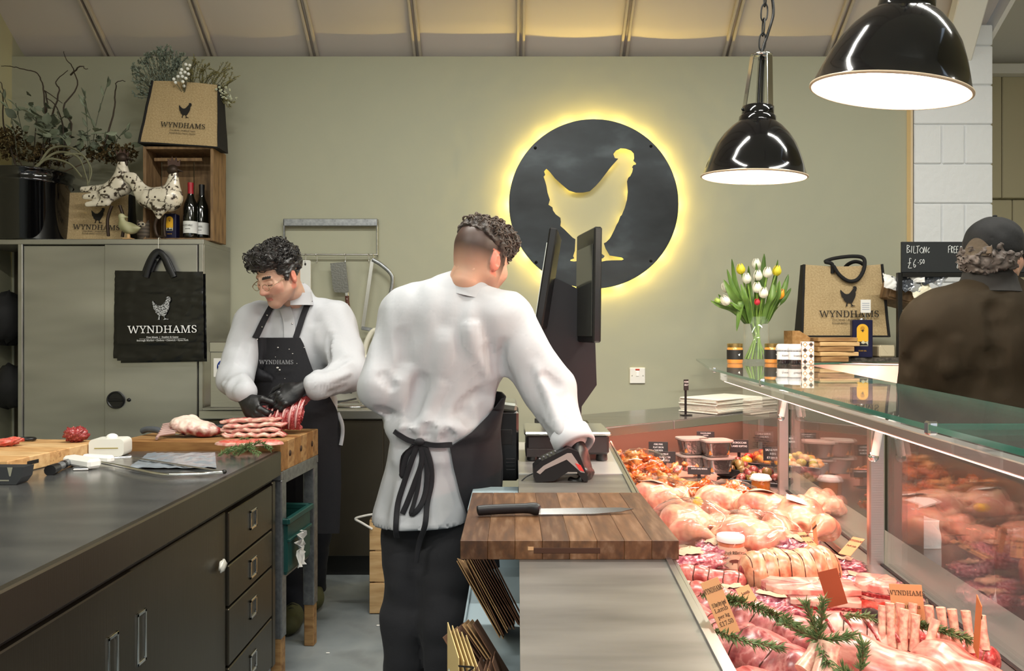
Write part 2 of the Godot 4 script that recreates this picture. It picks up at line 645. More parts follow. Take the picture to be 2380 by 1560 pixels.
func make_materials():
	mats.n_fine = ntex(0.02, [], 3, 256, 4)
	mats.n_soft = ntex(0.008, [], 5, 256, 3)
	mats.wall = mt("#a3a38f", 0.75, 0, {"btex": mats.n_soft, "bump": 0.25, "sc": 1.3})
	mats.wall_side = mt("#b0ae92", 0.8)
	mats.white = mt("#e6e4df", 0.5)
	mats.blockwork = mt("#dcdee0", 0.7, 0, {"btex": mats.n_fine, "bump": 0.25, "sc": 3.0})
	mats.cream = mt("#bdb496", 0.6)
	mats.ceil = mt("#cfc6c0", 0.75)
	mats.trimwood = mt("#b9afa2", 0.6)
	mats.floor = mt("#ffffff", 0.55, 0, {"tex": ntex(0.012, ["#6e7477", "#7c8386", "#868c8e", "#74797b"], 11, 256, 5), "btex": mats.n_fine, "bump": 0.05, "sc": 0.9})
	mats.steel = steel("#c2c1bc", 0.32)
	mats.steel_cab = mt("#ffffff", 0.36, 0.85, {"tex": ntex(0.006, ["#9b9b97", "#b0b0ac", "#c0c0bc"], 4, 256, 3), "btex": mats.n_fine, "bump": 0.012, "sc": Vector3(0.5, 2.2, 0.5)})
	mats.steel_top = mt("#dcdcdc", 0.22, 0.85, {"tex": ntex(0.01, ["#9c9d9e", "#abacac", "#bcbcba"], 9, 256, 5), "btex": mats.n_fine, "bump": 0.004, "sc": Vector3(0.8, 2, 2.5)})
	mats.steel_dark = mt("#5e584d", 0.34, 0.85, {"btex": mats.n_fine, "bump": 0.01, "sc": Vector3(2, 1, 40)})
	mats.ledge = mt("#ffffff", 0.36, 0.6, {"tex": ntex(0.01, ["#706e6a", "#817f7a", "#8e8c87"], 9, 256, 5), "btex": mats.n_fine, "bump": 0.006, "sc": Vector3(0.8, 2, 3.5)})
	mats.galv = mt("#ffffff", 0.45, 0.85, {"tex": ntex(0.03, ["#7d8083", "#94979a", "#a6a8aa"], 2, 256, 3, true), "sc": 5.0})
	mats.chrome = mt("#d8d8d8", 0.12, 1.0)
	mats.alu = mt("#c9c9c8", 0.28, 1.0)
	mats.dark = mt("#0c0c0c", 0.5)
	mats.blackgloss = mt("#08080a", 0.08, 0, {"coat": 0.6})
	mats.blackplastic = mt("#111113", 0.35)
	mats.rubber = mt("#15161a", 0.45)
	mats.ink = mt("#17130f", 0.8)
	mats.inkwhite = mt("#f2f2f2", 0.6)
	mats.glass = mt("#f4fbf8", 0.02, 0, {"alpha": 0.03})
	mats.glassedge = mt("#3c7f6c", 0.1, 0, {"alpha": 0.65})
	mats.kraft = mt("#b78f5e", 0.85, 0, {"tex": ntex(0.05, ["#d8c8b0", "#ffffff"], 8, 128, 3), "sc": 6.0})
	mats.burlap = mt("#ffffff", 0.9, 0, {"tex": ntex(0.03, ["#9c8560", "#b09971", "#bfa984"], 21, 256, 3), "btex": ntex(0.4, [], 22, 256, 1), "bump": 0.06, "sc": Vector3(9, 14, 9)})
	mats.wood_block = mt("#ffffff", 0.55, 0, {"tex": ntex(0.012, ["#7c5630", "#957046", "#a98556", "#9a7247"], 31, 256, 4), "sc": Vector3(1.5, 9, 6)})
	mats.wood_pale = mt("#ffffff", 0.6, 0, {"tex": ntex(0.012, ["#b48e5e", "#c9a473", "#d6b585"], 32, 256, 4), "sc": Vector3(1.6, 9, 9)})
	mats.wood_old = mt("#ffffff", 0.7, 0, {"tex": ntex(0.012, ["#5c4630", "#7c6142", "#8e7250"], 33, 256, 4), "sc": Vector3(9, 1.4, 9)})
	mats.wood_worn = mt("#ffffff", 0.65, 0, {"tex": ntex(0.012, ["#a07646", "#b98e5c", "#caa06c", "#8e6238"], 34, 256, 4), "sc": Vector3(1.6, 9, 9)})
	mats.darkstring = mt("#4a2c20", 0.9)
	mats.green_crate = mt("#12403c", 0.45)

func hen_outline() -> PackedVector2Array:
	var a := [912, 365, 935, 335, 975, 315, 1020, 318, 1065, 335, 1088, 360, 1092, 400, 1085, 422, 1108, 444, 1106, 456, 1085, 460, 1074, 478, 1082, 490, 1075, 520, 1058, 555, 1040, 570, 1030, 600, 1037, 690, 1030, 760, 1010, 830, 985, 890, 972, 903, 955, 950, 940, 975, 920, 1020, 895, 1070, 880, 1095, 850, 1125, 830, 1135, 845, 1180, 880, 1240, 930, 1248, 985, 1258, 1003, 1272, 985, 1280, 900, 1282, 850, 1285, 800, 1296, 775, 1292, 795, 1275, 825, 1262, 838, 1245, 812, 1225, 800, 1165, 775, 1125, 690, 1112, 655, 1120, 640, 1150, 632, 1200, 625, 1260, 645, 1280, 575, 1292, 540, 1287, 545, 1275, 575, 1265, 565, 1245, 580, 1200, 585, 1100, 560, 1085, 520, 1045, 490, 1015, 455, 985, 460, 950, 456, 915, 415, 885, 392, 852, 387, 825, 352, 802, 365, 760, 345, 700, 335, 640, 324, 600, 310, 560, 324, 545, 315, 515, 335, 490, 365, 520, 410, 575, 470, 630, 530, 680, 590, 698, 650, 698, 710, 685, 760, 640, 800, 595, 850, 530, 900, 465, 955, 405, 925, 400]
	var r := PackedVector2Array()
	for i in range(0, a.size(), 2): r.append(Vector2((a[i] - 743) / 731.0, (795 - a[i + 1]) / 731.0))
	return r

func room():
	struct("floor", MB.new().box(Vector3(0.8, -0.05, -0.6), Vector3(8.2, 0.1, 10.6), 0.001), mats.floor, "blue grey sealed concrete floor with small scraps and scuffs", "floor")
	struct("wall_back", MB.new().box(Vector3(-0.33, 1.53, -4.74), Vector3(5.6, 3.06, 0.1), 0.003), mats.wall, "sage green painted partition wall behind the counters", "wall")
	struct("wall_left", MB.new().box(Vector3(-3.165, 2.6, -0.6), Vector3(0.1, 5.2, 10.4), 0.001), mats.wall_side)
	struct("wall_right", MB.new().box(Vector3(4.75, 2.6, -0.6), Vector3(0.1, 5.2, 10.6), 0.001), mats.cream)
	struct("wall_far", MB.new().box(Vector3(0.8, 1.9, -5.85), Vector3(8.0, 3.8, 0.1), 0.001), mats.cream)
	# rear wall with the hall's three wide openings to the street
	var rw := MB.new()
	for q in [[-3.1, -2.4], [-0.7, -0.1], [1.7, 2.3], [4.1, 4.8]]:
		rw.box(Vector3((q[0] + q[1]) / 2, 1.3, 4.5), Vector3(q[1] - q[0], 2.6, 0.2), 0.002)
	rw.box(Vector3(0.85, 3.9, 4.5), Vector3(7.9, 2.6, 0.2), 0.002)
	struct("wall_rear", rw, mats.white)
	# sloping roof lining of fabric panels between battens
	var H := func(d: float) -> float: return 3.19 + 0.754 * (4.69 - d)
	var ceil := struct("ceiling", MB.new().quad2(Vector3(-3.2, H.call(5.75) + 0.06, -5.75), Vector3(2.95, H.call(5.75) + 0.06, -5.75), Vector3(2.95, H.call(1.6) + 0.06, -1.6), Vector3(-3.2, H.call(1.6) + 0.06, -1.6), 0.08), mats.ceil, "sloping cream roof lining of sagging panels between narrow battens", "ceiling")
	var x0 := -3.17
	for i in 10:
		var a := x0 + i * 0.655 - 0.05
		var b := a + 0.655
		var sh := func(u: float, v: float) -> Vector3:
			var d := lerpf(5.7, 1.65, pow(v, 1.4))
			var sag := 0.022 * sin(PI * u) * (0.7 + 0.5 * sin(d * 5.0 + i * 1.7)) + 0.01 * sin(d * 11.0 + i)
			return Vector3(lerpf(a, b, u), H.call(d) - sag + 0.015, -d)
		if b < 2.98: put("panel", MB.new().sheet(10, 40, sh), mats.ceil, ceil)
		for o in [-0.018, 0.018]:
			if a > -3.1 and a < 2.9: put("batten", MB.new().bar(Vector3(a + o, H.call(5.7) - 0.012, -5.7), Vector3(a + o, H.call(1.65) - 0.012, -1.65), 0.017, 0.03, 0.003), mats.trimwood, ceil)
	struct("ceiling_front", MB.new().quad2(Vector3(-3.2, 5.6, -1.65), Vector3(4.8, 5.6, -1.65), Vector3(4.8, 4.4, 4.55), Vector3(-3.2, 4.4, 4.55), 0.1), mats.white)
	struct("ceiling_side", MB.new().quad2(Vector3(2.95, 3.42, -5.8), Vector3(4.8, 3.42, -5.8), Vector3(4.8, 5.6, -1.6), Vector3(2.95, 5.6, -1.6), 0.1), mats.white, "white plastered sloping ceiling beyond the block pillar", "ceiling")
	struct("trim_1", MB.new().quad2(Vector3(2.97, 2.4, -5.75), Vector3(2.97, 3.46, -5.75), Vector3(2.97, 5.6, -1.62), Vector3(2.97, 5.4, -1.62), 0.03), mats.white)
	struct("trim_2", MB.new().bar(at(2216, 150, 4.74), at(2216, 150, 4.74).lerp(at(2268, -50, 4.3), 4.5), 0.16, 0.12, 0.006), mats.white, "white painted sloping rafter rising from the block pillar", "rafter")
	struct("trim_3", MB.new().box(Vector3(2.466, 1.53, -4.70), Vector3(0.014, 3.06, 0.12), 0.003), mt("#cbb798", 0.6), "thin pale wooden edge trim beside the white pillar", "trim")
	struct("trim_4", MB.new().box(Vector3(3.9, 3.33, -5.72), Vector3(1.9, 0.075, 0.12), 0.004), mats.white, "white horizontal rail above the cream boarded wall", "rail")
	# white painted blockwork pillar
	var pl := struct("pillar", MB.new().box(Vector3(2.72, 1.6, -4.83), Vector3(0.475, 3.2, 0.36), 0.002), mt("#d4d6d8", 0.8), "white painted concrete block pillar at the wall's end", "pillar")
	var y := -0.06
	var row := 0
	while y < 3.2:
		var top := minf(y + 0.238, 3.237)
		var cuts := [0.0, 0.49] if row % 2 == 1 else [0.0, 0.173, 0.315, 0.49]
		for i in cuts.size() - 1:
			var w: float = cuts[i + 1] - cuts[i] - 0.007
			if top - maxf(y, 0) > 0.03: put("block", MB.new().box(Vector3(2.478 + (cuts[i] + cuts[i + 1]) / 2, (maxf(y, 0) + top) / 2, -4.825), Vector3(w, top - maxf(y, 0), 0.37), 0.006), mats.blockwork, pl)
		y += 0.244
		row += 1
	# cream boards on the wall beyond
	var far: Node3D = get_node("wall_far")
	for i in 7:
		var x := 3.05 + i * 0.275
		put("board", MB.new().box(Vector3(x, 2.84, -5.77), Vector3(0.268, 0.94, 0.06), 0.006), mats.cream, far)
		put("board", MB.new().box(Vector3(x + 0.1, 1.18, -5.785), Vector3(0.268, 2.36, 0.03), 0.006), mats.cream, far)
	for q in [[882, 1454, 0.012, "short white paper scrap lying on the floor beside the trousers"], [762, 1518, 0.007, "tiny pale crumb on the concrete floor by the wooden leg"]]:
		var p := on(q[0], q[1], 0.003)
		tag(put("paper_scrap", MB.new().box(Vector3(0, 0, 0), Vector3(q[2] * 2.2, 0.004, q[2]), 0.001), mats.white, self, p), q[3], "scrap")

func recessed_handle(parent: Node, c: Vector3, h: float, w: float):
	# a steel plate with a scooped recess, on a face looking along +x
	var o := put("handle", MB.new().box(c + Vector3(0.0015, h / 2 - 0.004, 0), Vector3(0.005, 0.008, w), 0.001).box(c + Vector3(0.0015, -h / 2 + 0.004, 0), Vector3(0.005, 0.008, w), 0.001).box(c + Vector3(0.0015, 0, w / 2 - 0.004), Vector3(0.005, h, 0.008), 0.001).box(c + Vector3(0.0015, 0, -w / 2 + 0.004), Vector3(0.005, h, 0.008), 0.001), mats.chrome, parent)
	var f := func(u: float, v: float) -> Vector3: return c + Vector3(0.001 - 0.018 * sin(PI * u) * sin(PI * v), (u - 0.5) * (h - 0.012), (v - 0.5) * (w - 0.012))
	put("scoop", MB.new().sheet(10, 8, f), mt("#b4b2ac", 0.15, 1.0), o)

func left_counter():
	# steel island: front face at x = -0.86, far end at z = -2.8
	var t := thing("steel_counter", "long stainless steel counter with drawers and sliding doors before the aisle", "counter", Vector3(-1.4, 0, -1.3))
	var top := MB.new().box(Vector3(-1.42, 0.8715, -1.25), Vector3(1.12, 0.037, 3.1), 0.004)
	putw("worktop", top, mats.steel_top, t)
	putw("fascia", MB.new().box(Vector3(-0.87, 0.845, -1.25), Vector3(0.024, 0.09, 3.1), 0.004), mats.steel_dark, t)
	# carcass
	putw("carcass", MB.new().box(Vector3(-1.42, 0.43, -1.25), Vector3(1.02, 0.80, 3.06), 0.003), mats.steel_dark, t)
	putw("plinth", MB.new().box(Vector3(-1.42, 0.05, -1.25), Vector3(0.96, 0.1, 3.0), 0.003), mats.dark, t)
	# drawer stack at the far end: x face -0.895
	var fx := -0.893
	var zb := -2.33
	var hs := [0.775, 0.61, 0.475, 0.29, 0.105]
	for i in 4:
		var a: float = hs[i]
		var b: float = hs[i + 1]
		var dr := putw("drawer", MB.new().box(Vector3(fx, (a + b) / 2, -2.545), Vector3(0.03, a - b - 0.008, 0.42), 0.003), mats.steel_dark, t)
		var off: Vector3 = t.position
		recessed_handle(dr, Vector3(fx + 0.016, a - 0.075, -2.55), 0.065, 0.06)
	putw("post", MB.new().box(Vector3(-0.893, 0.44, -2.778), Vector3(0.03, 0.68, 0.035), 0.003), mats.steel_dark, t)
	# sliding doors
	var d1 := putw("door", MB.new().box(Vector3(-0.895, 0.44, -2.035), Vector3(0.02, 0.67, 0.585), 0.003), mats.steel_dark, t)
	recessed_handle(d1, Vector3(-0.885, 0.60, -1.795), 0.125, 0.045)
	var d2 := putw("door", MB.new().box(Vector3(-0.889, 0.44, -1.415), Vector3(0.02, 0.67, 0.67), 0.003), mats.steel_dark, t)
	recessed_handle(d2, Vector3(-0.879, 0.60, -1.655), 0.125, 0.045)
	putw("post", MB.new().box(Vector3(-0.888, 0.44, -1.065), Vector3(0.03, 0.69, 0.014), 0.002), mats.chrome, t)
	putw("door", MB.new().box(Vector3(-0.895, 0.44, -0.70), Vector3(0.02, 0.67, 0.70), 0.003), mats.steel_dark, t)
	putw("rail", MB.new().box(Vector3(-0.898, 0.79, -1.25), Vector3(0.03, 0.018, 3.04), 0.003), mats.dark, t)
	# cling film scrap
	var nz := noise(30.0, 3)
	var p := Vector3(-0.872, 0.625, -2.27)
	tag(put("film_scrap", MB.new().ball(Vector3.ZERO, Vector3(0.007, 0.018, 0.026), 12, 8, Basis(), func(d): return 1.0 + 0.5 * nz.get_noise_3dv(d)), mt("#dcdad2", 0.15), self, p), "crumpled scrap of clear film stuck on a drawer edge", "scrap")

func block_table():
	var t := thing("block_table", "butcher's block table with thick end grain top on galvanised legs", "table", Vector3(-1.17, 0, -3.06), -4.3)
	var W := 0.64
	var D := 0.42
	# top made of glued boards
	var n := 6
	for i in n:
		var w := D / n
		put("plank", MB.new().box(Vector3(0, 0.862, -D / 2 + (i + 0.5) * w), Vector3(W, 0.112, w - 0.0008), 0.003), [mats.wood_block, mt("#e8d8c0", 0.55, 0, {"tex": mats.wood_block.albedo_texture, "sc": Vector3(1.2, 7, 7)})][i % 2], t)
	for z in [-0.13, 0.0, 0.12]:
		put("dowel", MB.new().lathe([[Vector2(0.0, 0.0012), Vector2(0.012, 0.0012), Vector2(0.012, -0.01)]], 14, Vector3(W / 2, 0.865, z), Basis(Vector3(0, -1, 0), Vector3(1, 0, 0), Vector3(0, 0, 1))), mt("#3a2412", 0.8), t)
	put("frame", MB.new().box(Vector3(0, 0.79, D / 2 - 0.012), Vector3(W, 0.032, 0.024), 0.002).box(Vector3(0, 0.79, -D / 2 + 0.012), Vector3(W, 0.032, 0.024), 0.002).box(Vector3(W / 2 - 0.015, 0.782, 0), Vector3(0.03, 0.05, D - 0.05), 0.002).box(Vector3(-W / 2 + 0.015, 0.79, 0), Vector3(0.03, 0.032, D - 0.05), 0.002), mats.galv, t)
	for sx in [-1, 1]:
		for sz in [-1, 1]:
			var c := Vector3(sx * (W / 2 - 0.024), 0.475, sz * (D / 2 - 0.03))
			put("leg", MB.new().box(c, Vector3(0.048, 0.6, 0.05), 0.004), mats.galv, t)
			put("foot", MB.new().box(Vector3(c.x, 0.088, c.z), Vector3(0.042, 0.176, 0.042), 0.003), mats.wood_block, t)
	put("shelf", MB.new().box(Vector3(0, 0.405, 0), Vector3(W - 0.03, 0.012, D - 0.04), 0.002).box(Vector3(W / 2 - 0.03, 0.4, 0), Vector3(0.02, 0.04, D - 0.06), 0.002).box(Vector3(0, 0.4, -D / 2 + 0.03), Vector3(W - 0.06, 0.04, 0.02), 0.002), mats.galv, t)
	# green crate on the shelf, holding paper
	var c := thing("plastic_crate", "dark green plastic crate on the shelf under the block table", "crate", Vector3(-0.985, 0.411, -2.99), -4.3)
	var cb := MB.new().box(Vector3(0, 0.006, 0), Vector3(0.28, 0.012, 0.25), 0.002)
	put("base", cb, mats.green_crate, c)
	for s in [-1, 1]:
		put("side", MB.new().box(Vector3(s * 0.14, 0.11, 0), Vector3(0.008, 0.2, 0.25), 0.002).box(Vector3(s * 0.145, 0.205, 0), Vector3(0.022, 0.022, 0.27), 0.003).box(Vector3(s * 0.145, 0.13, 0), Vector3(0.016, 0.012, 0.25), 0.002), mats.green_crate, c)
		put("side", MB.new().box(Vector3(0, 0.11, s * 0.125), Vector3(0.28, 0.2, 0.008), 0.002).box(Vector3(0, 0.205, s * 0.13), Vector3(0.3, 0.022, 0.02), 0.003), mats.green_crate, c)
	var np := noise(20.0, 4)
	tag(put("paper", MB.new().sheet(8, 8, func(u, v): return Vector3(0.028 * np.get_noise_2d(u * 0.3, v * 0.3) + 0.006, (u - 0.5) * 0.13, (v - 0.5) * 0.07), 0.002), mats.white, self, Vector3(-0.825, 0.49, -2.93)), "crumpled white paper beside the green crate under the block", "paper")

func cabinet():
	var t := thing("steel_cabinet", "tall stainless steel cabinet with two sliding doors against the back wall", "cabinet", Vector3(-2.43, 0, -4.48))
	var R := -1.75
	var L := -3.1
	var zf := -4.27
	putw("top_panel", MB.new().box(Vector3((L + R) / 2, 1.852, -4.475), Vector3(R - L, 0.03, 0.41), 0.003), mats.steel_cab, t)
	putw("side_panel", MB.new().box(Vector3(R - 0.008, 0.97, -4.48), Vector3(0.016, 1.74, 0.40), 0.003), mats.steel_cab, t)
	putw("back_panel", MB.new().box(Vector3((L + R) / 2, 0.97, -4.67), Vector3(R - L - 0.03, 1.74, 0.012), 0.002), mats.steel_dark, t)
	putw("floor_panel", MB.new().box(Vector3((L + R) / 2, 0.11, -4.48), Vector3(R - L, 0.03, 0.4), 0.002), mats.steel_dark, t)
	for x in [-2.79, R - 0.015]:
		putw("post", MB.new().box(Vector3(x, 0.97, zf - 0.014), Vector3(0.026, 1.74, 0.03), 0.003), mats.steel_cab, t)
	putw("door", MB.new().box(Vector3(-2.525, 0.965, zf - 0.02), Vector3(0.5, 1.73, 0.022), 0.003), mats.steel_cab, t)
	var d := putw("door", MB.new().box(Vector3(-2.045, 0.967, zf - 0.002), Vector3(0.525, 1.736, 0.018), 0.003), mats.steel_cab, t)
	var bs := Basis(Vector3(1, 0, 0), Vector3(0, 0, 1), Vector3(0, -1, 0))
	put("handle", MB.new().lathe([[Vector2(0, 0.006), Vector2(0.04, 0.006)], [Vector2(0.04, 0.006), Vector2(0.048, 0.016), Vector2(0.05, 0.01), Vector2(0.05, 0)]], 28, Vector3(-2.24, 0.955, zf + 0.007), bs), mats.blackplastic, d)
	put("handle_grip", MB.new().box(Vector3(-2.24, 0.955, zf + 0.016), Vector3(0.085, 0.012, 0.01), 0.003), mats.blackplastic, d.get_node("handle"))
	put("lock", MB.new().lathe([[Vector2(0, 0.008), Vector2(0.009, 0.008), Vector2(0.011, 0)]], 14, Vector3(-2.168, 0.955, zf + 0.007), bs), mats.blackplastic, d)
	# dark goods in the open bay
	for q in [[-2.97, 0.52, 0.34], [-2.98, 1.42, 0.3], [-2.93, 1.02, 0.26]]:
		var nb := noise(8.0, int(q[1] * 10))
		tag(put("dark_bundle", MB.new().ball(Vector3.ZERO, Vector3(0.12, q[2] / 2, 0.12), 16, 10, Basis(), func(v): return 1.0 + 0.3 * nb.get_noise_3dv(v)), mt("#101012", 0.8), self, Vector3(q[0], q[1], -4.45)), ["dark bundled cloth low in the open cabinet bay", "dark bundled cloth at the top of the open cabinet bay", "dark bundled cloth in the middle of the open cabinet bay"][0 if q[1] < 0.6 else 1 if q[1] > 1.3 else 2], "bundle")
	# hook and carrier bags
	var hk := thing("wire_hook", "thin steel wire hook hanging over the cabinet door", "hook", Vector3(-1.995, 1.78, -4.255))
	put("wire", MB.new().tube(curve([Vector3(0, 0.09, -0.02), Vector3(0, 0.094, 0), Vector3(0, 0.08, 0.006), Vector3(0, 0.0, 0.01), Vector3(0, -0.03, 0.012), Vector3(0, -0.042, 0.022), Vector3(0, -0.03, 0.034)], 5), 0.0022, 6), mats.steel, hk)
	var sheen := mt("#0b0b0c", 0.22, 0, {"btex": ntex(0.008, [], 55, 256, 3), "bump": 0.8, "sc": Vector3(1.2, 3.5, 1.2)})
	var pa := at(372, 735, 4.23)
	for k in 3:
		var b := thing("carrier_bag", ["black plastic carrier bag with a white hen print hanging at the front of the hook", "black plastic carrier bag peeking out left behind the printed one", "black plastic carrier bag behind the others with its corner low at the right"][k], "bag", pa + Vector3([0.0, -0.022, 0.006][k], [0.0, 0.006, -0.012][k], -0.012 * k), 0.0, "carrier bags on the cabinet hook")
		b.rotation.z = deg_to_rad([0.6, -1.0, 1.0][k])
		var hw := 0.243
		var hh := 0.248
		var nf := noise(6.0, 60 + k)
		var body := func(u: float, v: float) -> Vector3:
			var x := (u - 0.5) * 2
			var y := (v - 0.5) * 2
			return Vector3(x * hw, y * hh, 0.008 * (1 - x * x) * (1 - y * y) + 0.006 * nf.get_noise_2d(x * 0.8 * 1.0, y * 2.2) + 0.002 * sin(v * 40.0) * smoothstep(0.25, 0.0, v))
		put("body", MB.new().sheet(24, 30, body, 0.004), sheen, b)
		var hd := curve([Vector3(-0.075, hh - 0.03, 0.006), Vector3(-0.06, hh + 0.02, 0.008), Vector3(-0.03, hh + 0.085, 0.008), Vector3(0, hh + 0.11, 0.006), Vector3(0.03, hh + 0.085, 0.008), Vector3(0.06, hh + 0.02, 0.008), Vector3(0.082, hh - 0.03, 0.006)], 5)
		put("handle", MB.new().tube(hd, 0.017, 8, 0.35, true, false, Vector3(1, 0, 0.01)), mats.rubber, b)
		if k == 0:
			put("hen_print", MB.new().prism(scaled(hen, 0.097, Vector2(0.02, 0.045)), 0.0006, Transform3D(Basis(), Vector3(0, 0, 0.0145))), mt("#b9bbbd", 0.6, 0, {"tex": ntex(0.06, [[0.0, "#151515"], [0.45, "#777777"], [0.55, "#ffffff"]], 71, 256, 4), "sc": 6.0}), b)
			write("WYNDHAMS", 0.057, serif, mats.inkwhite, b, Vector3(0.018, -0.075, 0.0135), Basis(), "lettering", 1.12)
			write("Free Meats  |  Poultry & Game", 0.0125, serif, mats.inkwhite, b, Vector3(0.018, -0.118, 0.013))
			put("rule", MB.new().box(Vector3(0.018, -0.127, 0.0126), Vector3(0.26, 0.0012, 0.001)), mats.inkwhite, b)
			write("Borough Market • Chelsea • Chiswick • Syon Park", 0.0125, serif, mats.inkwhite, b, Vector3(0.018, -0.136, 0.0115))

func area_of(p: PackedVector2Array) -> float:
	var a := 0.0
	for i in p.size(): a += p[i].cross(p[(i + 1) % p.size()])
	return a / 2.0

func scaled(p: PackedVector2Array, s: float, o := Vector2.ZERO, sx := 1.0) -> PackedVector2Array:
	var r := PackedVector2Array()
	for q in p: r.append(Vector2(q.x * s * sx, q.y * s) + o)
	return r

func sink_wall():
	# steel base cabinets with sink along the back wall
	var t := thing("sink_counter", "stainless steel sink counter with plain doors along the back wall", "counter", Vector3(-1.23, 0, -4.38))
	var x0 := -1.70
	var x1 := -0.66
	putw("worktop", MB.new().box(Vector3((x0 + x1) / 2, 0.89, -4.38), Vector3(x1 - x0, 0.05, 0.6), 0.005), mats.steel, t)
	putw("upstand", MB.new().box(Vector3((x0 + x1) / 2, 0.965, -4.675), Vector3(x1 - x0, 0.1, 0.02), 0.003), mats.steel, t)
	putw("carcass", MB.new().box(Vector3((x0 + x1) / 2, 0.49, -4.4), Vector3(x1 - x0 - 0.02, 0.75, 0.56), 0.003), mats.steel_dark, t)
	putw("plinth", MB.new().box(Vector3((x0 + x1) / 2, 0.057, -4.4), Vector3(x1 - x0 - 0.05, 0.114, 0.5), 0.002), mats.dark, t)
	for q in [[x0 + 0.02, -1.20], [-1.19, -0.70]]:
		putw("door", MB.new().box(Vector3((q[0] + q[1]) / 2, 0.49, -4.105), Vector3(q[1] - q[0], 0.74, 0.02), 0.003), mats.steel_dark, t)
	# basin rim and tap
	putw("basin", MB.new().lathe([[Vector2(0.17, 0.0), Vector2(0.165, 0.01), Vector2(0.155, 0.011), Vector2(0.148, 0.004), Vector2(0.14, -0.02), Vector2(0.12, -0.03), Vector2(0, -0.03)]], 32, Vector3(-0.92, 0.918, -4.38)), mats.chrome, t)
	var tp := thing("tap", "chrome mixer tap standing behind the sink basin", "tap", Vector3(-0.895, 0.915, -4.52))
	put("body", MB.new().lathe([[Vector2(0.028, 0), Vector2(0.028, 0.01), Vector2(0.02, 0.016), Vector2(0.02, 0.12)], [Vector2(0.02, 0.12), Vector2(0.024, 0.122), Vector2(0.024, 0.17), Vector2(0.02, 0.176), Vector2(0, 0.176)]], 20), mats.chrome, tp)
	put("spout", MB.new().tube(curve([Vector3(0, 0.085, 0), Vector3(-0.03, 0.1, 0.05), Vector3(-0.045, 0.09, 0.11), Vector3(-0.048, 0.07, 0.125)], 5), 0.011, 10), mats.chrome, tp)
	put("lever", MB.new().bar(Vector3(0, 0.172, 0), Vector3(0.02, 0.2, 0.05), 0.012, 0.006, 0.002), mats.chrome, tp)
	put("hose", MB.new().tube(curve([Vector3(-0.03, 0.03, 0.05), Vector3(-0.09, 0.02, 0.09), Vector3(-0.16, 0.01, 0.1)], 5), 0.006, 6), mats.blackplastic, tp)
	# steel towel box with a blue mandatory sign
	var bx := thing("towel_box", "steel box with a white and blue round notice beside the cabinet", "box", at(540, 868, 4.12))
	put("body", MB.new().box(Vector3(0, -0.03, 0), Vector3(0.18, 0.30, 0.16), 0.004), mats.steel, bx)
	put("lid", MB.new().box(Vector3(0, 0.145, 0), Vector3(0.19, 0.06, 0.17), 0.006), mats.steel, bx)
	var lb := put("label", MB.new().box(Vector3(0.0, 0.035, 0.0815), Vector3(0.14, 0.1, 0.002), 0.0005), mats.white, bx)
	put("blue_disc", MB.new().lathe([[Vector2(0, 0.001), Vector2(0.042, 0.001), Vector2(0.042, 0)]], 24, Vector3(-0.01, 0.038, 0.0826), Basis(Vector3.RIGHT, Vector3(0, 0, 1), Vector3(0, -1, 0))), mt("#1b3f9c", 0.5), lb)
	write("Raw", 0.022, sans, mats.inkwhite, lb, Vector3(-0.025, 0.042, 0.0845))
	tag(put("towel_shelf", MB.new().box(Vector3.ZERO, Vector3(0.25, 0.012, 0.2), 0.003), mats.steel, self, at(540, 868, 4.12) + Vector3(0.0, -0.186, 0)), "small steel shelf carrying the towel box", "shelf")
	# double wall switch
	var sw := thing("wall_switch", "white fused wall switch with a red neon on the green wall", "switch", at(1481, 873, 4.69))
	put("plate", MB.new().box(Vector3(0, 0, 0.006), Vector3(0.096, 0.098, 0.012), 0.003), mats.white, sw)
	put("rocker", MB.new().box(Vector3(0, 0.012, 0.013), Vector3(0.018, 0.032, 0.008), 0.002), mt("#f4f4f4", 0.4), sw)
	put("neon", MB.new().box(Vector3(0, 0.037, 0.0125), Vector3(0.026, 0.01, 0.004), 0.001), mt("#b03a30", 0.4), sw)
	for s in [-1, 1]: put("screw", MB.new().lathe([[Vector2(0, 0.002), Vector2(0.004, 0.001), Vector2(0.004, -0.002)]], 10, Vector3(s * 0.034, 0.0, 0.012), Basis(Vector3.RIGHT, Vector3(0, 0, 1), Vector3(0, -1, 0))), mats.alu, sw)
	# tool rack
	var r := thing("tool_rack", "flat steel wall rack with a hanging rail over the sink", "rack", at(769, 553, 4.66))
	var w := 0.585
	put("plate", MB.new().box(Vector3(0, 0.095, 0), Vector3(w, 0.045, 0.02), 0.003), mats.galv, r)
	for s in [-1, 1]: put("side_bar", MB.new().box(Vector3(s * (w / 2 - 0.004), 0.0, 0), Vector3(0.008, 0.23, 0.02), 0.002), mats.galv, r)
	put("rail", MB.new().tube([Vector3(-w / 2, -0.105, 0.012), Vector3(w / 2, -0.105, 0.012)], 0.006, 10), mats.steel, r)
	for x in [-0.155, -0.085, 0.09, 0.235, 0.262]:
		tag(put("rail_hook", MB.new().tube(curve([Vector3(-0.004, -0.006, 0.02), Vector3(0, 0.006, 0.02), Vector3(0, 0.008, 0.002), Vector3(0, -0.02, -0.001), Vector3(0, -0.04, 0.0), Vector3(0, -0.048, 0.01), Vector3(0, -0.038, 0.018)], 4), 0.0025, 6), mats.chrome, self, at(769, 553, 4.64) + Vector3(x, -0.108, 0)), "small steel hook on the wall rack's rail " + ["above the white chopping board", "with nothing hung on it", "holding the cleaver", "holding the saw", "nearest the rail's right end"][[-0.155, -0.085, 0.09, 0.235, 0.262].find(x)], "hook", "hooks on the wall rail")
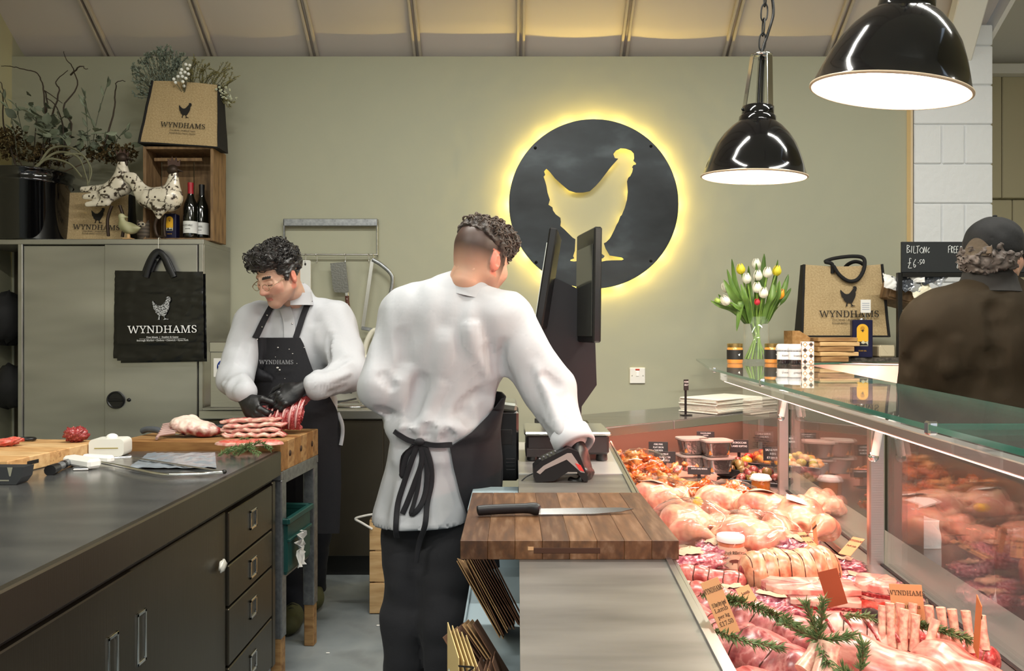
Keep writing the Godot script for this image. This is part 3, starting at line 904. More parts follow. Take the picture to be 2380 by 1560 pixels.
	# cleaver
	var cl := thing("cleaver", "dark steel cleaver with brown riveted handle hanging from the wall rail", "cleaver", at(796, 668, 4.63))
	cl.rotation.z = deg_to_rad(6)
	put("blade", MB.new().prism(poly([-0.06, 0.155, 0.036, 0.155, 0.036, -0.02, 0.03, -0.035, 0.01, -0.035, -0.052, -0.025, -0.06, 0.0]), 0.004), mt("#7a7a76", 0.4, 1.0, {"btex": mats.n_fine, "bump": 0.05, "sc": 12.0}), cl)
	put("bolster", MB.new().box(Vector3(0.022, -0.045, -0.002), Vector3(0.022, 0.025, 0.014), 0.003), mats.alu, cl)
	var hn := put("handle", MB.new().tube(curve([Vector3(0.022, -0.055, -0.002), Vector3(0.02, -0.1, -0.002), Vector3(0.024, -0.15, -0.002), Vector3(0.03, -0.17, -0.002)], 4), 0.0125, 10, 0.7, true, false, Vector3(1, 0, 0)), mt("#4a2418", 0.45), cl)
	for y in [-0.075, -0.105, -0.135]: put("rivet", MB.new().ball(Vector3(0.021, y, 0.007), Vector3(0.003, 0.003, 0.002), 8, 6), mats.alu, hn)
	# meat saw
	var sa := thing("meat_saw", "big grey bow saw with cream handle hanging on the wall rail", "saw", at(870, 700, 4.62))
	put("frame", MB.new().tube(curve([Vector3(-0.012, 0.255, 0), Vector3(0.04, 0.225, 0), Vector3(0.1, 0.17, 0), Vector3(0.112, 0.12, 0), Vector3(0.095, 0.02, 0), Vector3(0.07, -0.1, 0), Vector3(0.055, -0.17, 0)], 6), 0.0125, 8, 0.6, true, false, Vector3(1, 0.2, 0)), mats.galv, sa)
	put("blade", MB.new().bar(Vector3(-0.012, 0.255, 0), Vector3(-0.072, -0.17, 0), 0.022, 0.0025, 0.0005, Vector3(0, 0, 1)), mats.steel, sa)
	put("crossbar", MB.new().bar(Vector3(-0.078, -0.165, 0), Vector3(0.06, -0.19, 0), 0.022, 0.012, 0.003, Vector3(0, 0, 1)), mats.galv, sa)
	put("handle", MB.new().tube(curve([Vector3(0.0, -0.18, 0), Vector3(0.06, -0.205, 0.004), Vector3(0.045, -0.29, 0.004), Vector3(-0.01, -0.335, 0.004), Vector3(-0.05, -0.345, 0.004), Vector3(-0.062, -0.315, 0.004), Vector3(-0.04, -0.235, 0.004)], 6, true), 0.017, 10, 0.8, false, true), mt("#d8d6c6", 0.5), sa)
	# white chopping board hanging behind the seated hooks
	var wb := thing("hanging_board", "small white plastic board with a hole hanging behind the man's head", "board", at(702, 650, 4.63))
	put("board", MB.new().prism(rrect(0.085, 0.24, 0.012), 0.012, Transform3D(Basis(), Vector3(0.01, 0.0, 0))), mt("#d5d6d0", 0.5), wb)
	put("hole", MB.new().ball(Vector3(0.02, 0.095, 0.001), Vector3(0.006, 0.009, 0.002), 10, 6), mats.dark, wb)
	# white tubular rack leaning behind the man
	var fr := thing("wire_stand", "white tubular stand with a clear tray leaning behind the left man", "stand", Vector3(at(635, 735, 4.5).x, 1.217, -4.5))
	fr.rotation.x = deg_to_rad(-8)
	put("frame", MB.new().tube(curve([Vector3(-0.13, -0.3, 0), Vector3(-0.2, 0.02, 0), Vector3(-0.235, 0.2, 0), Vector3(-0.22, 0.24, 0), Vector3(-0.16, 0.25, 0), Vector3(0.16, 0.25, 0), Vector3(0.22, 0.24, 0), Vector3(0.24, 0.2, 0), Vector3(0.24, -0.3, 0)], 6), 0.01, 8), mt("#d8d9d0", 0.4), fr)
	put("crossbar", MB.new().box(Vector3(0, 0.195, 0), Vector3(0.44, 0.024, 0.02), 0.005), mt("#cfd0c6", 0.4), fr)
	put("inner_bar", MB.new().tube([Vector3(-0.16, 0.18, 0), Vector3(-0.1, -0.02, 0)], 0.006, 8), mt("#d8d9d0", 0.4), fr)

func sign_disc():
	var c := at(1380, 474, 4.645)
	var t := thing("wall_sign", "round dark steel sign with a cut out hen, glowing behind, on the green wall", "sign", c)
	var R := 0.523
	var circ := PackedVector2Array()
	for i in 120: circ.append(Vector2(cos(TAU * i / 120), sin(TAU * i / 120)) * R)
	var hole := scaled(hen, R)
	var m := MB.new()
	for half in [poly([-1, -1, 0.02, -1, 0.02, 1, -1, 1]), poly([0.02, -1, 1, -1, 1, 1, 0.02, 1])]:
		for pc in Geometry2D.intersect_polygons(circ, half):
			for q in Geometry2D.clip_polygons(pc, hole):
				if absf(area_of(q)) > 1e-5: m.prism(q, 0.004)
	put("disc", m, mt("#ffffff", 0.4, 0.6, {"tex": ntex(0.006, ["#26282a", "#2e3133", "#35393c", "#4a5053"], 41, 256, 5), "sc": Vector3(0.9, 1.6, 1)}), t)
	for q in [[-0.69, 0.66], [0.675, 0.68], [-0.68, -0.69], [0.675, -0.675]]:
		put("bolt", MB.new().lathe([[Vector2(0, 0.006), Vector2(0.008, 0.005), Vector2(0.0095, 0)]], 14, Vector3(q[0] * R, q[1] * R, 0), Basis(Vector3.RIGHT, Vector3(0, 0, 1), Vector3(0, -1, 0))), mt("#0d0d0e", 0.4, 0.6), t)
	# LED strip round the back, facing the wall
	var led := MB.new()
	var ring := []
	for i in 64: ring.append(Vector3(cos(TAU * i / 64), sin(TAU * i / 64), 0) * (R - 0.03) + Vector3(0, 0, -0.008))
	led.tube(ring, 0.004, 6, 1.0, false, true)
	put("led_strip", led, mt("#fff2b0", 0.5, 0, {"emit": "#ffe27a", "e": 24.0}), t)
	var inner := []
	for q in Geometry2D.offset_polygon(hole, 0.04):
		for e in q: inner.append(Vector3(e.x, e.y, -0.012))
	put("led_strip", MB.new().tube(inner, 0.003, 6, 1.0, false, true), mt("#fff2b0", 0.5, 0, {"emit": "#ffe27a", "e": 5.0}), t)
	for i in 36:
		var l := OmniLight3D.new()
		l.name = "led_light"
		l.light_color = Color(1.0, 0.86, 0.42)
		l.light_energy = 0.06 if i < 20 else 0.009
		l.light_size = 0.004
		l.omni_range = 4.0
		l.omni_attenuation = 2.0
		l.shadow_enabled = true
		t.add_child(l, true)
		l.position = Vector3(cos(TAU * i / 20), sin(TAU * i / 20), 0) * (R - 0.03) + Vector3(0, 0, -0.018) if i < 20 else inner[(i - 20) * inner.size() / 16] + Vector3(0, 0, -0.01)
func pendant(called_at: String, pos: Vector3, tiltx: float, tiltz: float, e: float):
	var t := thing("pendant_lamp", called_at, "lamp", pos, 0.0, "pendant lamps over the glass counter")
	t.rotation = Vector3(deg_to_rad(tiltx), 0, deg_to_rad(tiltz))
	var out := [Vector2(0.2, 0), Vector2(0.203, 0.004), Vector2(0.198, 0.008), Vector2(0.186, 0.045), Vector2(0.172, 0.085), Vector2(0.152, 0.13), Vector2(0.126, 0.168), Vector2(0.096, 0.2), Vector2(0.072, 0.218)]
	put("shade", MB.new().lathe([out, [Vector2(0.072, 0.218), Vector2(0.07, 0.236), Vector2(0.062, 0.244)], [Vector2(0.062, 0.244), Vector2(0.06, 0.275), Vector2(0.05, 0.28), Vector2(0, 0.28)]], 64), mats.blackgloss, t)
	var inn := []
	for p in out: inn.append(Vector2(p.x - 0.004, p.y + 0.002))
	inn.append(Vector2(0, 0.222))
	put("lining", MB.new().lathe([inn], 48), mt("#fbf9f4", 0.35), t)
	put("rim", MB.new().lathe([[Vector2(0.199, -0.002), Vector2(0.204, 0.001), Vector2(0.204, 0.005), Vector2(0.199, 0.006), Vector2(0.196, 0.002), Vector2(0.199, -0.002)]], 64), mt("#c9b49a", 0.4), t)
	put("bulb", MB.new().ball(Vector3(0, 0.10, 0), Vector3(0.05, 0.065, 0.05), 20, 14), mt("#ffffff", 0.4, 0, {"emit": "#fff3e0", "e": 7.0}), t)
	for i in 3:
		var a := TAU * i / 3 + 0.95
		var d := Vector3(cos(a), 0, sin(a))
		var arm := put("arm", MB.new().bar(d * 0.058 + Vector3(0, 0.245, 0), d * 0.036 + Vector3(0, 0.475, 0), 0.034, 0.004, 0.001, Vector3(-d.z, 0, d.x).cross(Vector3.UP)), mats.chrome, t)
		put("bolt", MB.new().ball(d * 0.062 + Vector3(0, 0.262, 0), Vector3(0.006, 0.006, 0.006), 8, 6), mats.dark, arm)
	put("top_plate", MB.new().lathe([[Vector2(0, 0.476), Vector2(0.042, 0.476), Vector2(0.042, 0.47), Vector2(0, 0.47)]], 20), mats.chrome, t)
	put("cord", MB.new().tube(curve([Vector3(0.0, 0.27, 0), Vector3(0, 0.47, 0), Vector3(0.02, 0.56, 0.0), Vector3(0.035, 0.64, 0), Vector3(0.015, 0.74, 0), Vector3(-0.01, 0.8, 0), Vector3(-0.02, 1.1, 0)], 6), 0.0055, 8), mats.blackplastic, t)
	var ch := put("chain", MB.new().tube([Vector3(0, 0.475, 0.0), Vector3(0, 0.50, 0.0)], 0.004, 6), mats.dark, t)
	for i in 9:
		var y := 0.525 + i * 0.056
		var s := Vector3(0.011, 0, 0) if i % 2 == 0 else Vector3(0, 0, 0.011)
		var loop := curve([Vector3(0, y - 0.034, 0), s + Vector3(0, y - 0.02, 0), s + Vector3(0, y + 0.02, 0), Vector3(0, y + 0.034, 0), -s + Vector3(0, y + 0.02, 0), -s + Vector3(0, y - 0.02, 0)], 3, true)
		put("link", MB.new().tube(loop, 0.0032, 6, 1.0, false, true, Vector3(0.4, 0.2, 0.5)), mats.dark, ch)
	var l := OmniLight3D.new()
	l.name = "bulb_light"
	l.light_energy = e
	l.light_color = Color(1, 0.95, 0.86)
	l.light_size = 0.04
	l.omni_range = 8.0
	l.omni_attenuation = 2.0
	l.shadow_enabled = true
	t.add_child(l)
	l.position = Vector3(0, 0.10, 0)

func slab(pts: Array, y: float, th: float) -> MB:   # horizontal slab over points (x, depth)
	var p := PackedVector2Array()
	for q in pts: p.append(Vector2(q[0], q[1]))
	return MB.new().prism(p, th, Transform3D(Basis(Vector3(1, 0, 0), Vector3(0, 0, -1), Vector3(0, 1, 0)), Vector3(0, y, 0)))

func centre_counter():
	pendant("glossy black pendant lamp hanging lower and larger before the white pillar", Vector3(1.02, 1.979, -2.04), 7.0, -8.6, 1.1)
	pendant("glossy black pendant lamp on a chain in front of the green wall", Vector3(0.956, 1.945, -2.98), 4.0, -2.5, 1.1)
	var t := thing("steel_ledge", "narrow stainless steel service ledge running along the meat display", "counter", Vector3(0.14, 0, -1.8))
	putw("worktop", slab([[0.008, 0.62], [0.245, 0.62], [0.333, 2.27], [0.02, 2.27]], 0.90, 0.03), mats.ledge, t)
	putw("worktop", slab([[0.02, 2.275], [0.334, 2.275], [0.37, 2.95], [0.02, 2.95]], 0.902, 0.03), mt("#e2e2e0", 0.3, 0.7, {"btex": mats.n_fine, "bump": 0.01, "sc": 2.0}), t)
	putw("edge_strip", slab([[0.245, 0.62], [0.256, 0.62], [0.381, 2.95], [0.37, 2.95]], 0.904, 0.04), mats.alu, t)
	putw("carcass", slab([[0.03, 0.62], [0.23, 0.62], [0.35, 2.94], [0.03, 2.94]], 0.869, 0.85), mats.steel_dark, t)
	# open shelving towards the aisle
	var sh := thing("bag_shelves", "pale blue open shelves for paper bags under the service ledge", "shelf", Vector3(-0.05, 0, -1.7))
	var blue := mt("#9fb0b8", 0.5)
	for y in [0.6, 0.22]: putw("shelf", MB.new().box(Vector3(-0.046, y - 0.008, -1.6), Vector3(0.15, 0.016, 1.5), 0.002), blue, sh)
	putw("lip", MB.new().box(Vector3(-0.118, 0.58, -1.6), Vector3(0.006, 0.06, 1.5), 0.002), blue, sh)
	putw("divider", MB.new().box(Vector3(-0.046, 0.42, -2.345), Vector3(0.15, 0.84, 0.012), 0.002), blue, sh)
	putw("divider", MB.new().box(Vector3(-0.046, 0.42, -0.86), Vector3(0.15, 0.84, 0.012), 0.002), blue, sh)
	putw("top_shelf", MB.new().box(Vector3(-0.046, 0.84, -2.2), Vector3(0.15, 0.016, 0.3), 0.002), blue, sh)
	# bundles of kraft bags leaning on the shelf
	var kr := mt("#a5835a", 0.85)
	var kd := mt("#6a4a35", 0.85)
	for q in [[-0.045, 0.72, -1.78, 14, 30.0, "upper bundle of dark kraft paper bags leaning under the ledge", 0.19], [-0.06, 0.665, -1.52, 12, 36.0, "bundle of pale edged kraft paper bags on the blue shelf", 0.15], [-0.02, 0.67, -1.32, 9, 24.0, "nearest bundle of kraft paper bags behind the card pocket", 0.15]]:
		var b := thing("bag_bundle", q[5], "bags", Vector3(q[0], q[1], q[2]))
		b.rotation = Vector3(deg_to_rad(-18), 0, deg_to_rad(q[4]))
		for i in q[3]:
			var o := rng.randf_range(-0.008, 0.008)
			put("bag", MB.new().box(Vector3((i - q[3] / 2.0) * 0.0052, o, o), Vector3(0.0022, q[6], 0.2), 0.0005, Basis(Vector3(0, 0, 1), rng.randf_range(-0.05, 0.05))), kr if rng.randf() > 0.5 else kd, b)
	# card pocket
	var cp := thing("card_pocket", "pale blue pocket of handwritten buff cards at the shelf's near end", "pocket", Vector3(-0.085, 0.70, -1.33))
	put("pocket", MB.new().box(Vector3(-0.03, -0.06, 0), Vector3(0.004, 0.13, 0.2), 0.001).box(Vector3(0.03, -0.06, 0), Vector3(0.004, 0.13, 0.2), 0.001).box(Vector3(0, -0.12, 0), Vector3(0.06, 0.004, 0.2), 0.001), blue, cp)
	for i in 5:
		var c := put("card", MB.new().box(Vector3(-0.02 + i * 0.009, 0.01 - i * 0.004, 0.005 * i - 0.01), Vector3(0.002, 0.14, 0.16), 0.0005, Basis(Vector3(0, 1, 0), 0.2)), mt("#cdb47c", 0.8), cp)
		if i == 4:
			write("ASIAN", 0.034, sans, mats.ink, c, Vector3(0.02, 0.035, 0.092), Basis(Vector3(0, 0, 1), deg_to_rad(-75)))
	# board and knife
	var bd := thing("butcher_board", "thick edge grain wooden butcher's board laid across the service ledge", "board", Vector3(0.108, 0.90, -1.625))
	var tones := ["#452b15", "#53361c", "#5e3f22", "#4c3119", "#64462a", "#54371e", "#5a3c22", "#4a2f18"]
	for i in 8:
		var m := mt("#ffffff", 0.5, 0, {"tex": ntex(0.011, [Color(tones[i]).darkened(0.25), tones[i], Color(tones[i]).lightened(0.16)], 80 + i, 256, 4), "sc": Vector3(14, 9, 2.2), "btex": mats.n_fine, "bump": 0.02})
		put("plank", MB.new().box(Vector3(-0.205 + (i + 0.5) * 0.41 / 8, 0.018, 0), Vector3(0.41 / 8 - 0.0002, 0.036, 0.43), 0.001), m, bd)
	put("finger_groove", MB.new().box(Vector3(-0.005, 0.017, 0.2146), Vector3(0.125, 0.011, 0.002), 0.0008), mt("#3a200e", 0.7), bd)
	put("scuff", MB.new().box(Vector3(-0.073, 0.021, 0.2155), Vector3(0.011, 0.007, 0.0012), 0.0004), mt("#b9956c", 0.8), bd)
	var kn := thing("boning_knife", "black handled boning knife lying across the butcher's board", "knife", Vector3(0.055, 0.939, -1.608), 4.0)
	put("blade", MB.new().prism(poly([0, -0.011, 0.12, -0.012, 0.18, -0.006, 0.208, 0.003, 0.18, 0.0075, 0, 0.0085]), 0.0022, Transform3D(Basis(Vector3(1, 0, 0), Vector3(0, 0.45, -0.9).normalized(), Vector3(0, 0.9, 0.45).normalized()), Vector3(0, 0.006, 0))), mt("#c9c9c9", 0.15, 1.0), kn)
	put("handle", MB.new().tube(curve([Vector3(-0.13, 0.009, 0.003), Vector3(-0.12, 0.01, 0.002), Vector3(-0.08, 0.011, -0.001), Vector3(-0.03, 0.012, -0.001), Vector3(-0.01, 0.012, 0.002), Vector3(0.004, 0.009, 0.006)], 5), [0.004, 0.009, 0.0105, 0.011, 0.0112, 0.0114, 0.0115, 0.0115, 0.0115, 0.0115, 0.0115, 0.0114, 0.0113, 0.0112, 0.0112, 0.0112, 0.0115, 0.012, 0.0125, 0.013, 0.0135, 0.014, 0.0138, 0.013, 0.012, 0.010], 12, 0.8), mats.rubber, kn)
	# weighing scale
	var sc := thing("weighing_scale", "low black weighing scale with a steel platter at the ledge's end", "scale", Vector3(0.185, 0.902, -2.62))
	put("body", MB.new().box(Vector3(0, 0.055, 0), Vector3(0.275, 0.065, 0.25), 0.008).box(Vector3(-0.04, 0.03, 0.05), Vector3(0.2, 0.03, 0.16), 0.004), mt("#2a2526", 0.4), sc)
	put("platter", MB.new().box(Vector3(0, 0.092, 0), Vector3(0.29, 0.012, 0.265), 0.006), mt("#d0d2cc", 0.2, 0.9), sc)
	for s in [[-0.115, 0.1], [0.115, 0.1], [-0.115, -0.1], [0.115, -0.1]]: put("foot", MB.new().lathe([[Vector2(0.018, 0.025), Vector2(0.02, 0.004), Vector2(0.018, 0), Vector2(0, 0)]], 14, Vector3(s[0], 0, s[1])), mats.blackplastic, sc)
	# card reader
	var cr := thing("card_reader", "black and silver card reader in its cradle on the ledge", "card reader", Vector3(0.14, 0.90, -2.19))
	var pf := poly([-0.079, 0.016, -0.079, 0.04, -0.055, 0.062, 0.02, 0.098, 0.05, 0.088, 0.076, 0.018, 0.076, 0.002, 0.066, 0.002, 0.045, 0.03, 0.02, 0.03, -0.02, 0.004, -0.07, 0.0])
	put("body", MB.new().prism(pf, 0.085, Transform3D(Basis(), Vector3(0, 0, 0.04))), mats.blackplastic, cr)
	put("side_band", MB.new().prism(poly([-0.07, 0.03, -0.05, 0.048, 0.018, 0.084, 0.03, 0.084, 0.068, 0.028, 0.056, 0.03, 0.016, 0.066, -0.045, 0.038, -0.06, 0.024]), 0.003, Transform3D(Basis(), Vector3(0, 0, 0.0425))), mt("#a8a09c", 0.35, 0.3), cr)
	put("accent", MB.new().prism(poly([0.04, 0.056, 0.056, 0.05, 0.066, 0.032, 0.052, 0.036]), 0.002, Transform3D(Basis(), Vector3(0, 0, 0.0445))), mt("#d23a36", 0.5), cr)
	for i in 5: put("key", MB.new().box(Vector3(-0.06 + i * 0.011, 0.064 + i * 0.0055, 0.02), Vector3(0.007, 0.006, 0.008), 0.002), mt("#55555a", 0.5), cr)
	put("cable", MB.new().tube(curve([Vector3(-0.075, 0.02, 0.0), Vector3(-0.1, 0.01, 0.01), Vector3(-0.118, -0.01, 0.02), Vector3(-0.122, -0.04, 0.04), Vector3(-0.125, -0.05, 0.05)], 5), 0.002, 6), mats.dark, cr)
	# receipt printer and its bracket
	var pr := thing("receipt_printer", "black receipt printer with a grey lid at the ledge's inner end", "printer", Vector3(-0.045, 0.82, -2.62))
	put("body", MB.new().box(Vector3(0, 0.13, 0), Vector3(0.135, 0.235, 0.2), 0.008), mats.blackplastic, pr)
	put("lid", MB.new().box(Vector3(0.012, 0.262, 0), Vector3(0.1, 0.03, 0.2), 0.008, Basis(Vector3(0, 0, 1), -0.12)), mt("#767a72", 0.35, 0.3), pr)
	put("slot", MB.new().box(Vector3(0.02, 0.16, 0.1), Vector3(0.05, 0.05, 0.004), 0.001), mats.dark, pr)
	for i in 4: put("vent", MB.new().box(Vector3(0.04, 0.05 + i * 0.012, 0.1005), Vector3(0.03, 0.004, 0.003), 0.001), mt("#26262a", 0.5), pr)
	# till: column and two screens seen edge on
	var d := 3.12
	var ti := thing("till_column", "tall black till column with two screens seen edge on", "till", at(1318, 985, d))
	var o: Vector3 = ti.position
	var pp := PackedVector2Array()
	for q in [[1268, 640], [1300, 650], [1380, 690], [1387, 895], [1352, 945], [1350, 990], [1262, 990], [1254, 700]]:
		var w := at(q[0], q[1], d) - o
		pp.append(Vector2(w.x, w.y))
	put("column", MB.new().prism(pp, 0.07, Transform3D(Basis(), Vector3(0, 0, 0.0))), mt("#17151a", 0.4), ti)
	put("base", MB.new().box(Vector3(0, -0.03, -0.03), Vector3(0.2, 0.06, 0.2), 0.006), mats.blackplastic, ti)
	for q in [[1292, 542, 1258, 762, -7.0, 0.0], [1369, 538, 1366, 796, 9.0, 1.0]]:
		var a := at(q[0], q[1], d - 0.1) - o
		var b := at(q[2], q[3], d - 0.1) - o
		var y := (a - b).normalized()
		var x := y.cross(Vector3(sin(deg_to_rad(q[4])), 0, cos(deg_to_rad(q[4])))).normalized()
		var bs := Basis(x, y, x.cross(y))
		var s := put("screen", MB.new().box((a + b) / 2, Vector3(0.032, a.distance_to(b), 0.28), 0.006, bs), mats.blackplastic, ti)
		put("glass_face", MB.new().box((a + b) / 2 + bs * Vector3(-0.0175, -0.02, 0.0), Vector3(0.004, a.distance_to(b) * 0.8, 0.25), 0.001, bs), mt("#dfe3dc", 0.1) if q[5] == 0.0 else mt("#3b3c38", 0.1), s)
	put("hinge", MB.new().box(at(1362, 620, d) - o, Vector3(0.05, 0.1, 0.06), 0.01), mats.blackplastic, ti)
	# wooden crate standing behind the man's legs
	var wc := thing("wooden_crate", "pale wooden crate standing on the floor behind the man's legs", "crate", Vector3(-0.55, 0.0, -3.72))
	for i in 3: put("plank", MB.new().box(Vector3(0, 0.075 + i * 0.15, 0.15), Vector3(0.25, 0.142, 0.014), 0.002), mats.wood_pale, wc)
	for s in [-1, 1]: put("post", MB.new().box(Vector3(s * 0.115, 0.225, 0.13), Vector3(0.02, 0.45, 0.03), 0.002), mats.wood_old, wc)
	for s in [-1, 1]: put("side", MB.new().box(Vector3(s * 0.118, 0.225, -0.02), Vector3(0.012, 0.44, 0.3), 0.002), mats.wood_pale, wc)
	put("base", MB.new().box(Vector3(0, 0.01, 0), Vector3(0.24, 0.016, 0.3), 0.002), mats.wood_pale, wc)
	tag(put("string", MB.new().tube(curve([Vector3(0.06, 0.02, 0.0), Vector3(0.02, 0.014, 0), Vector3(-0.03, 0.0, 0.003), Vector3(0.0, -0.02, 0.004), Vector3(0.05, -0.05, 0.002)], 6), 0.006, 6), mats.white, self, Vector3(-0.71, 0.455, -3.56)), "frayed white string hanging from the wooden crate's edge", "string")

func edge_x(d: float) -> float: return 0.54 + 0.0977 * d      # inner edge of the glass shelf
func glass_x(d: float) -> float: return 0.68 + 0.1 * d        # upright front glass

func strip(a: float, b: float, fx: Callable, y0: float, y1: float, w: float) -> MB:
	var p := Vector3(fx.call(a), (y0 + y1) / 2, -a)
	var q := Vector3(fx.call(b), (y0 + y1) / 2, -b)
	var z := (p - q).normalized()
	return MB.new().box((p + q) / 2, Vector3(w, y1 - y0, p.distance_to(q)), 0.002, Basis(Vector3.UP.cross(z), Vector3.UP, z))

func display_case():
	var t := thing("meat_case", "long refrigerated meat display case with steel deck, upright front glass and glass serving shelf", "display case", Vector3(0.6, 0, -2.0))
	var wall := mt("#b9b3ac", 0.4, 0.4)
	putw("deck", slab([[0.262, 0.55], [glass_x(0.55), 0.55], [glass_x(3.0), 3.0], [1.20, 3.62], [0.40, 3.0]], 0.78, 0.02), mats.alu, t)
	putw("body", slab([[0.27, 0.55], [glass_x(0.55) + 0.02, 0.55], [glass_x(3.4) + 0.02, 3.4], [0.4, 3.4]], 0.755, 0.74), mats.steel_dark, t)
	putw("inner_wall", slab([[0.256, 0.6], [0.262, 0.6], [0.396, 3.0], [0.39, 3.0]], 0.90, 0.14), mats.alu, t)
	putw("base_rail", strip(0.5, 3.25, func(d): return glass_x(d) - 0.035, 0.782, 0.80, 0.055), mats.alu, t)
	putw("slot", strip(0.5, 3.25, func(d): return glass_x(d) - 0.012, 0.80, 0.803, 0.009), mats.dark, t)
	putw("outer_sill", strip(0.5, 3.25, func(d): return glass_x(d) + 0.06, 0.77, 0.795, 0.13), mats.steel, t)
	putw("outer_panel", strip(0.5, 3.25, func(d): return glass_x(d) + 0.12, 0.02, 0.77, 0.02), mats.steel_dark, t)
	for q in [[0.5, 1.70], [1.73, 2.515], [2.545, 3.28]]:
		putw("pane", strip(q[0], q[1], func(d): return glass_x(d), 0.795, 1.135, 0.006), mats.glass, t)
	for d in [1.717, 2.53]:
		var x := glass_x(d) - 0.022
		var p := putw("post", MB.new().box(Vector3(x, 0.965, -d), Vector3(0.034, 0.345, 0.02), 0.003, Basis(Vector3.UP, -0.1)), mats.steel, t)
		put("strut", MB.new().tube([Vector3(x - 0.012, 1.05, -d + 0.02), Vector3(x + 0.002, 1.135, -d + 0.022)], 0.0085, 10), mats.white, p)
		put("clamp", MB.new().lathe([[Vector2(0, 0.008), Vector2(0.01, 0.007), Vector2(0.012, 0)]], 12, Vector3(x - 0.012, 1.045, -d + 0.012), Basis(Vector3.RIGHT, Vector3(0, 0, 1), Vector3(0, -1, 0))), mats.chrome, p)
	# rail that carries the lamp
	var rl := func(d: float) -> float: return 0.628 + 0.0935 * d
	putw("light_rail", strip(0.5, 3.33, rl, 1.122, 1.142, 0.03), mats.alu, t)
	var led := mt("#ffffff", 0.5, 0, {"emit": "#ffc4b0", "e": 3.0})
	putw("led_strip", strip(0.55, 3.28, func(d): return rl.call(d) - 0.004, 1.118, 1.122, 0.014), led, t)
	var pa := Vector3(rl.call(0.55), 1.114, -0.55)
	var pb := Vector3(rl.call(3.28), 1.114, -3.28)
	var l = area((pa + pb) / 2 - t.position + Vector3(-0.004, 0, 0), Vector2(pa.distance_to(pb), 0.02), Vector3(-0.5, -1, 0), 1.6, Color(1.0, 0.54, 0.46), "led_light", t)
	var xx := (pa - pb).normalized()
	var dir := Vector3(-0.8, -1, -0.06)
	dir = (dir - xx * dir.dot(xx)).normalized()
	l.basis = Basis(xx, (-dir).cross(xx), -dir)
	# far corner: steel shelf with a lip over the case's end
	var s := t
	var FL := Vector3(0.361, 0.95, -3.01)
	var FR := Vector3(1.258, 0.95, -3.70)
	putw("end_shelf", slab([[0.361, 3.01], [1.258, 3.70], [1.02, 4.0], [0.10, 3.34]], 0.952, 0.02), mats.steel_top, s)
	var u := (FR - FL).normalized()
	var n := Vector3(-u.z, 0, u.x) * -1.0
	if n.z < 0: n = -n
	putw("shelf_lip", MB.new().box((FL * 0.62 + FR * 0.38) / 1.0 - (FR - FL) * 0.195 + Vector3(0, -0.018, 0) + n * 0.004, Vector3(FL.distance_to(FR) * 0.37, 0.036, 0.012), 0.002, Basis(u, Vector3.UP, u.cross(Vector3.UP))), mats.alu, s)
	putw("shelf_lip", MB.new().box((FL + FR) / 2 + (FR - FL) * 0.185 + Vector3(0, -0.018, 0) + n * 0.004, Vector3(FL.distance_to(FR) * 0.625, 0.036, 0.012), 0.002, Basis(u, Vector3.UP, u.cross(Vector3.UP))), mats.alu, s)
	var bp := putw("back_panel", MB.new().box((FL + FR) / 2 - n * 0.11 + Vector3(0, -0.16, 0), Vector3(FL.distance_to(FR) - 0.02, 0.3, 0.012), 0.002, Basis(u, Vector3.UP, u.cross(Vector3.UP))), mt("#7c716a", 0.4, 0.4), s)
	for i in 24:
		put("vent_slot", MB.new().box(FL + u * (0.72 + (i % 4) * 0.02 + (0.01 if (i / 4) % 2 else 0.0)) - n * 0.102 + Vector3(0, -0.10 - (i / 4) * 0.011, 0), Vector3(0.014, 0.005, 0.004), 0.001, Basis(u, Vector3.UP, u.cross(Vector3.UP))), mats.dark, bp)
	for e in [FL + u * 0.02, FR - u * 0.015]:
		putw("post", MB.new().box(e + Vector3(0, -0.49, 0) - n * 0.03, Vector3(0.022, 0.92, 0.022), 0.002), mats.alu, s)
	var ll := putw("lamp_strip", MB.new().box((FL + FR) / 2 + Vector3(0, -0.024, 0) - n * 0.03, Vector3(1.0, 0.008, 0.016), 0.001, Basis(u, Vector3.UP, u.cross(Vector3.UP))), led, s)
	var l2 = area((FL + FR) / 2 + Vector3(0, -0.032, 0) - n * 0.03 - s.position, Vector2(1.0, 0.016), Vector3(0, -1, 0), 0.3, Color(1.0, 0.58, 0.46), "led_light", s)
	l2.basis = Basis(u, Vector3.UP.cross(u), Vector3.UP)

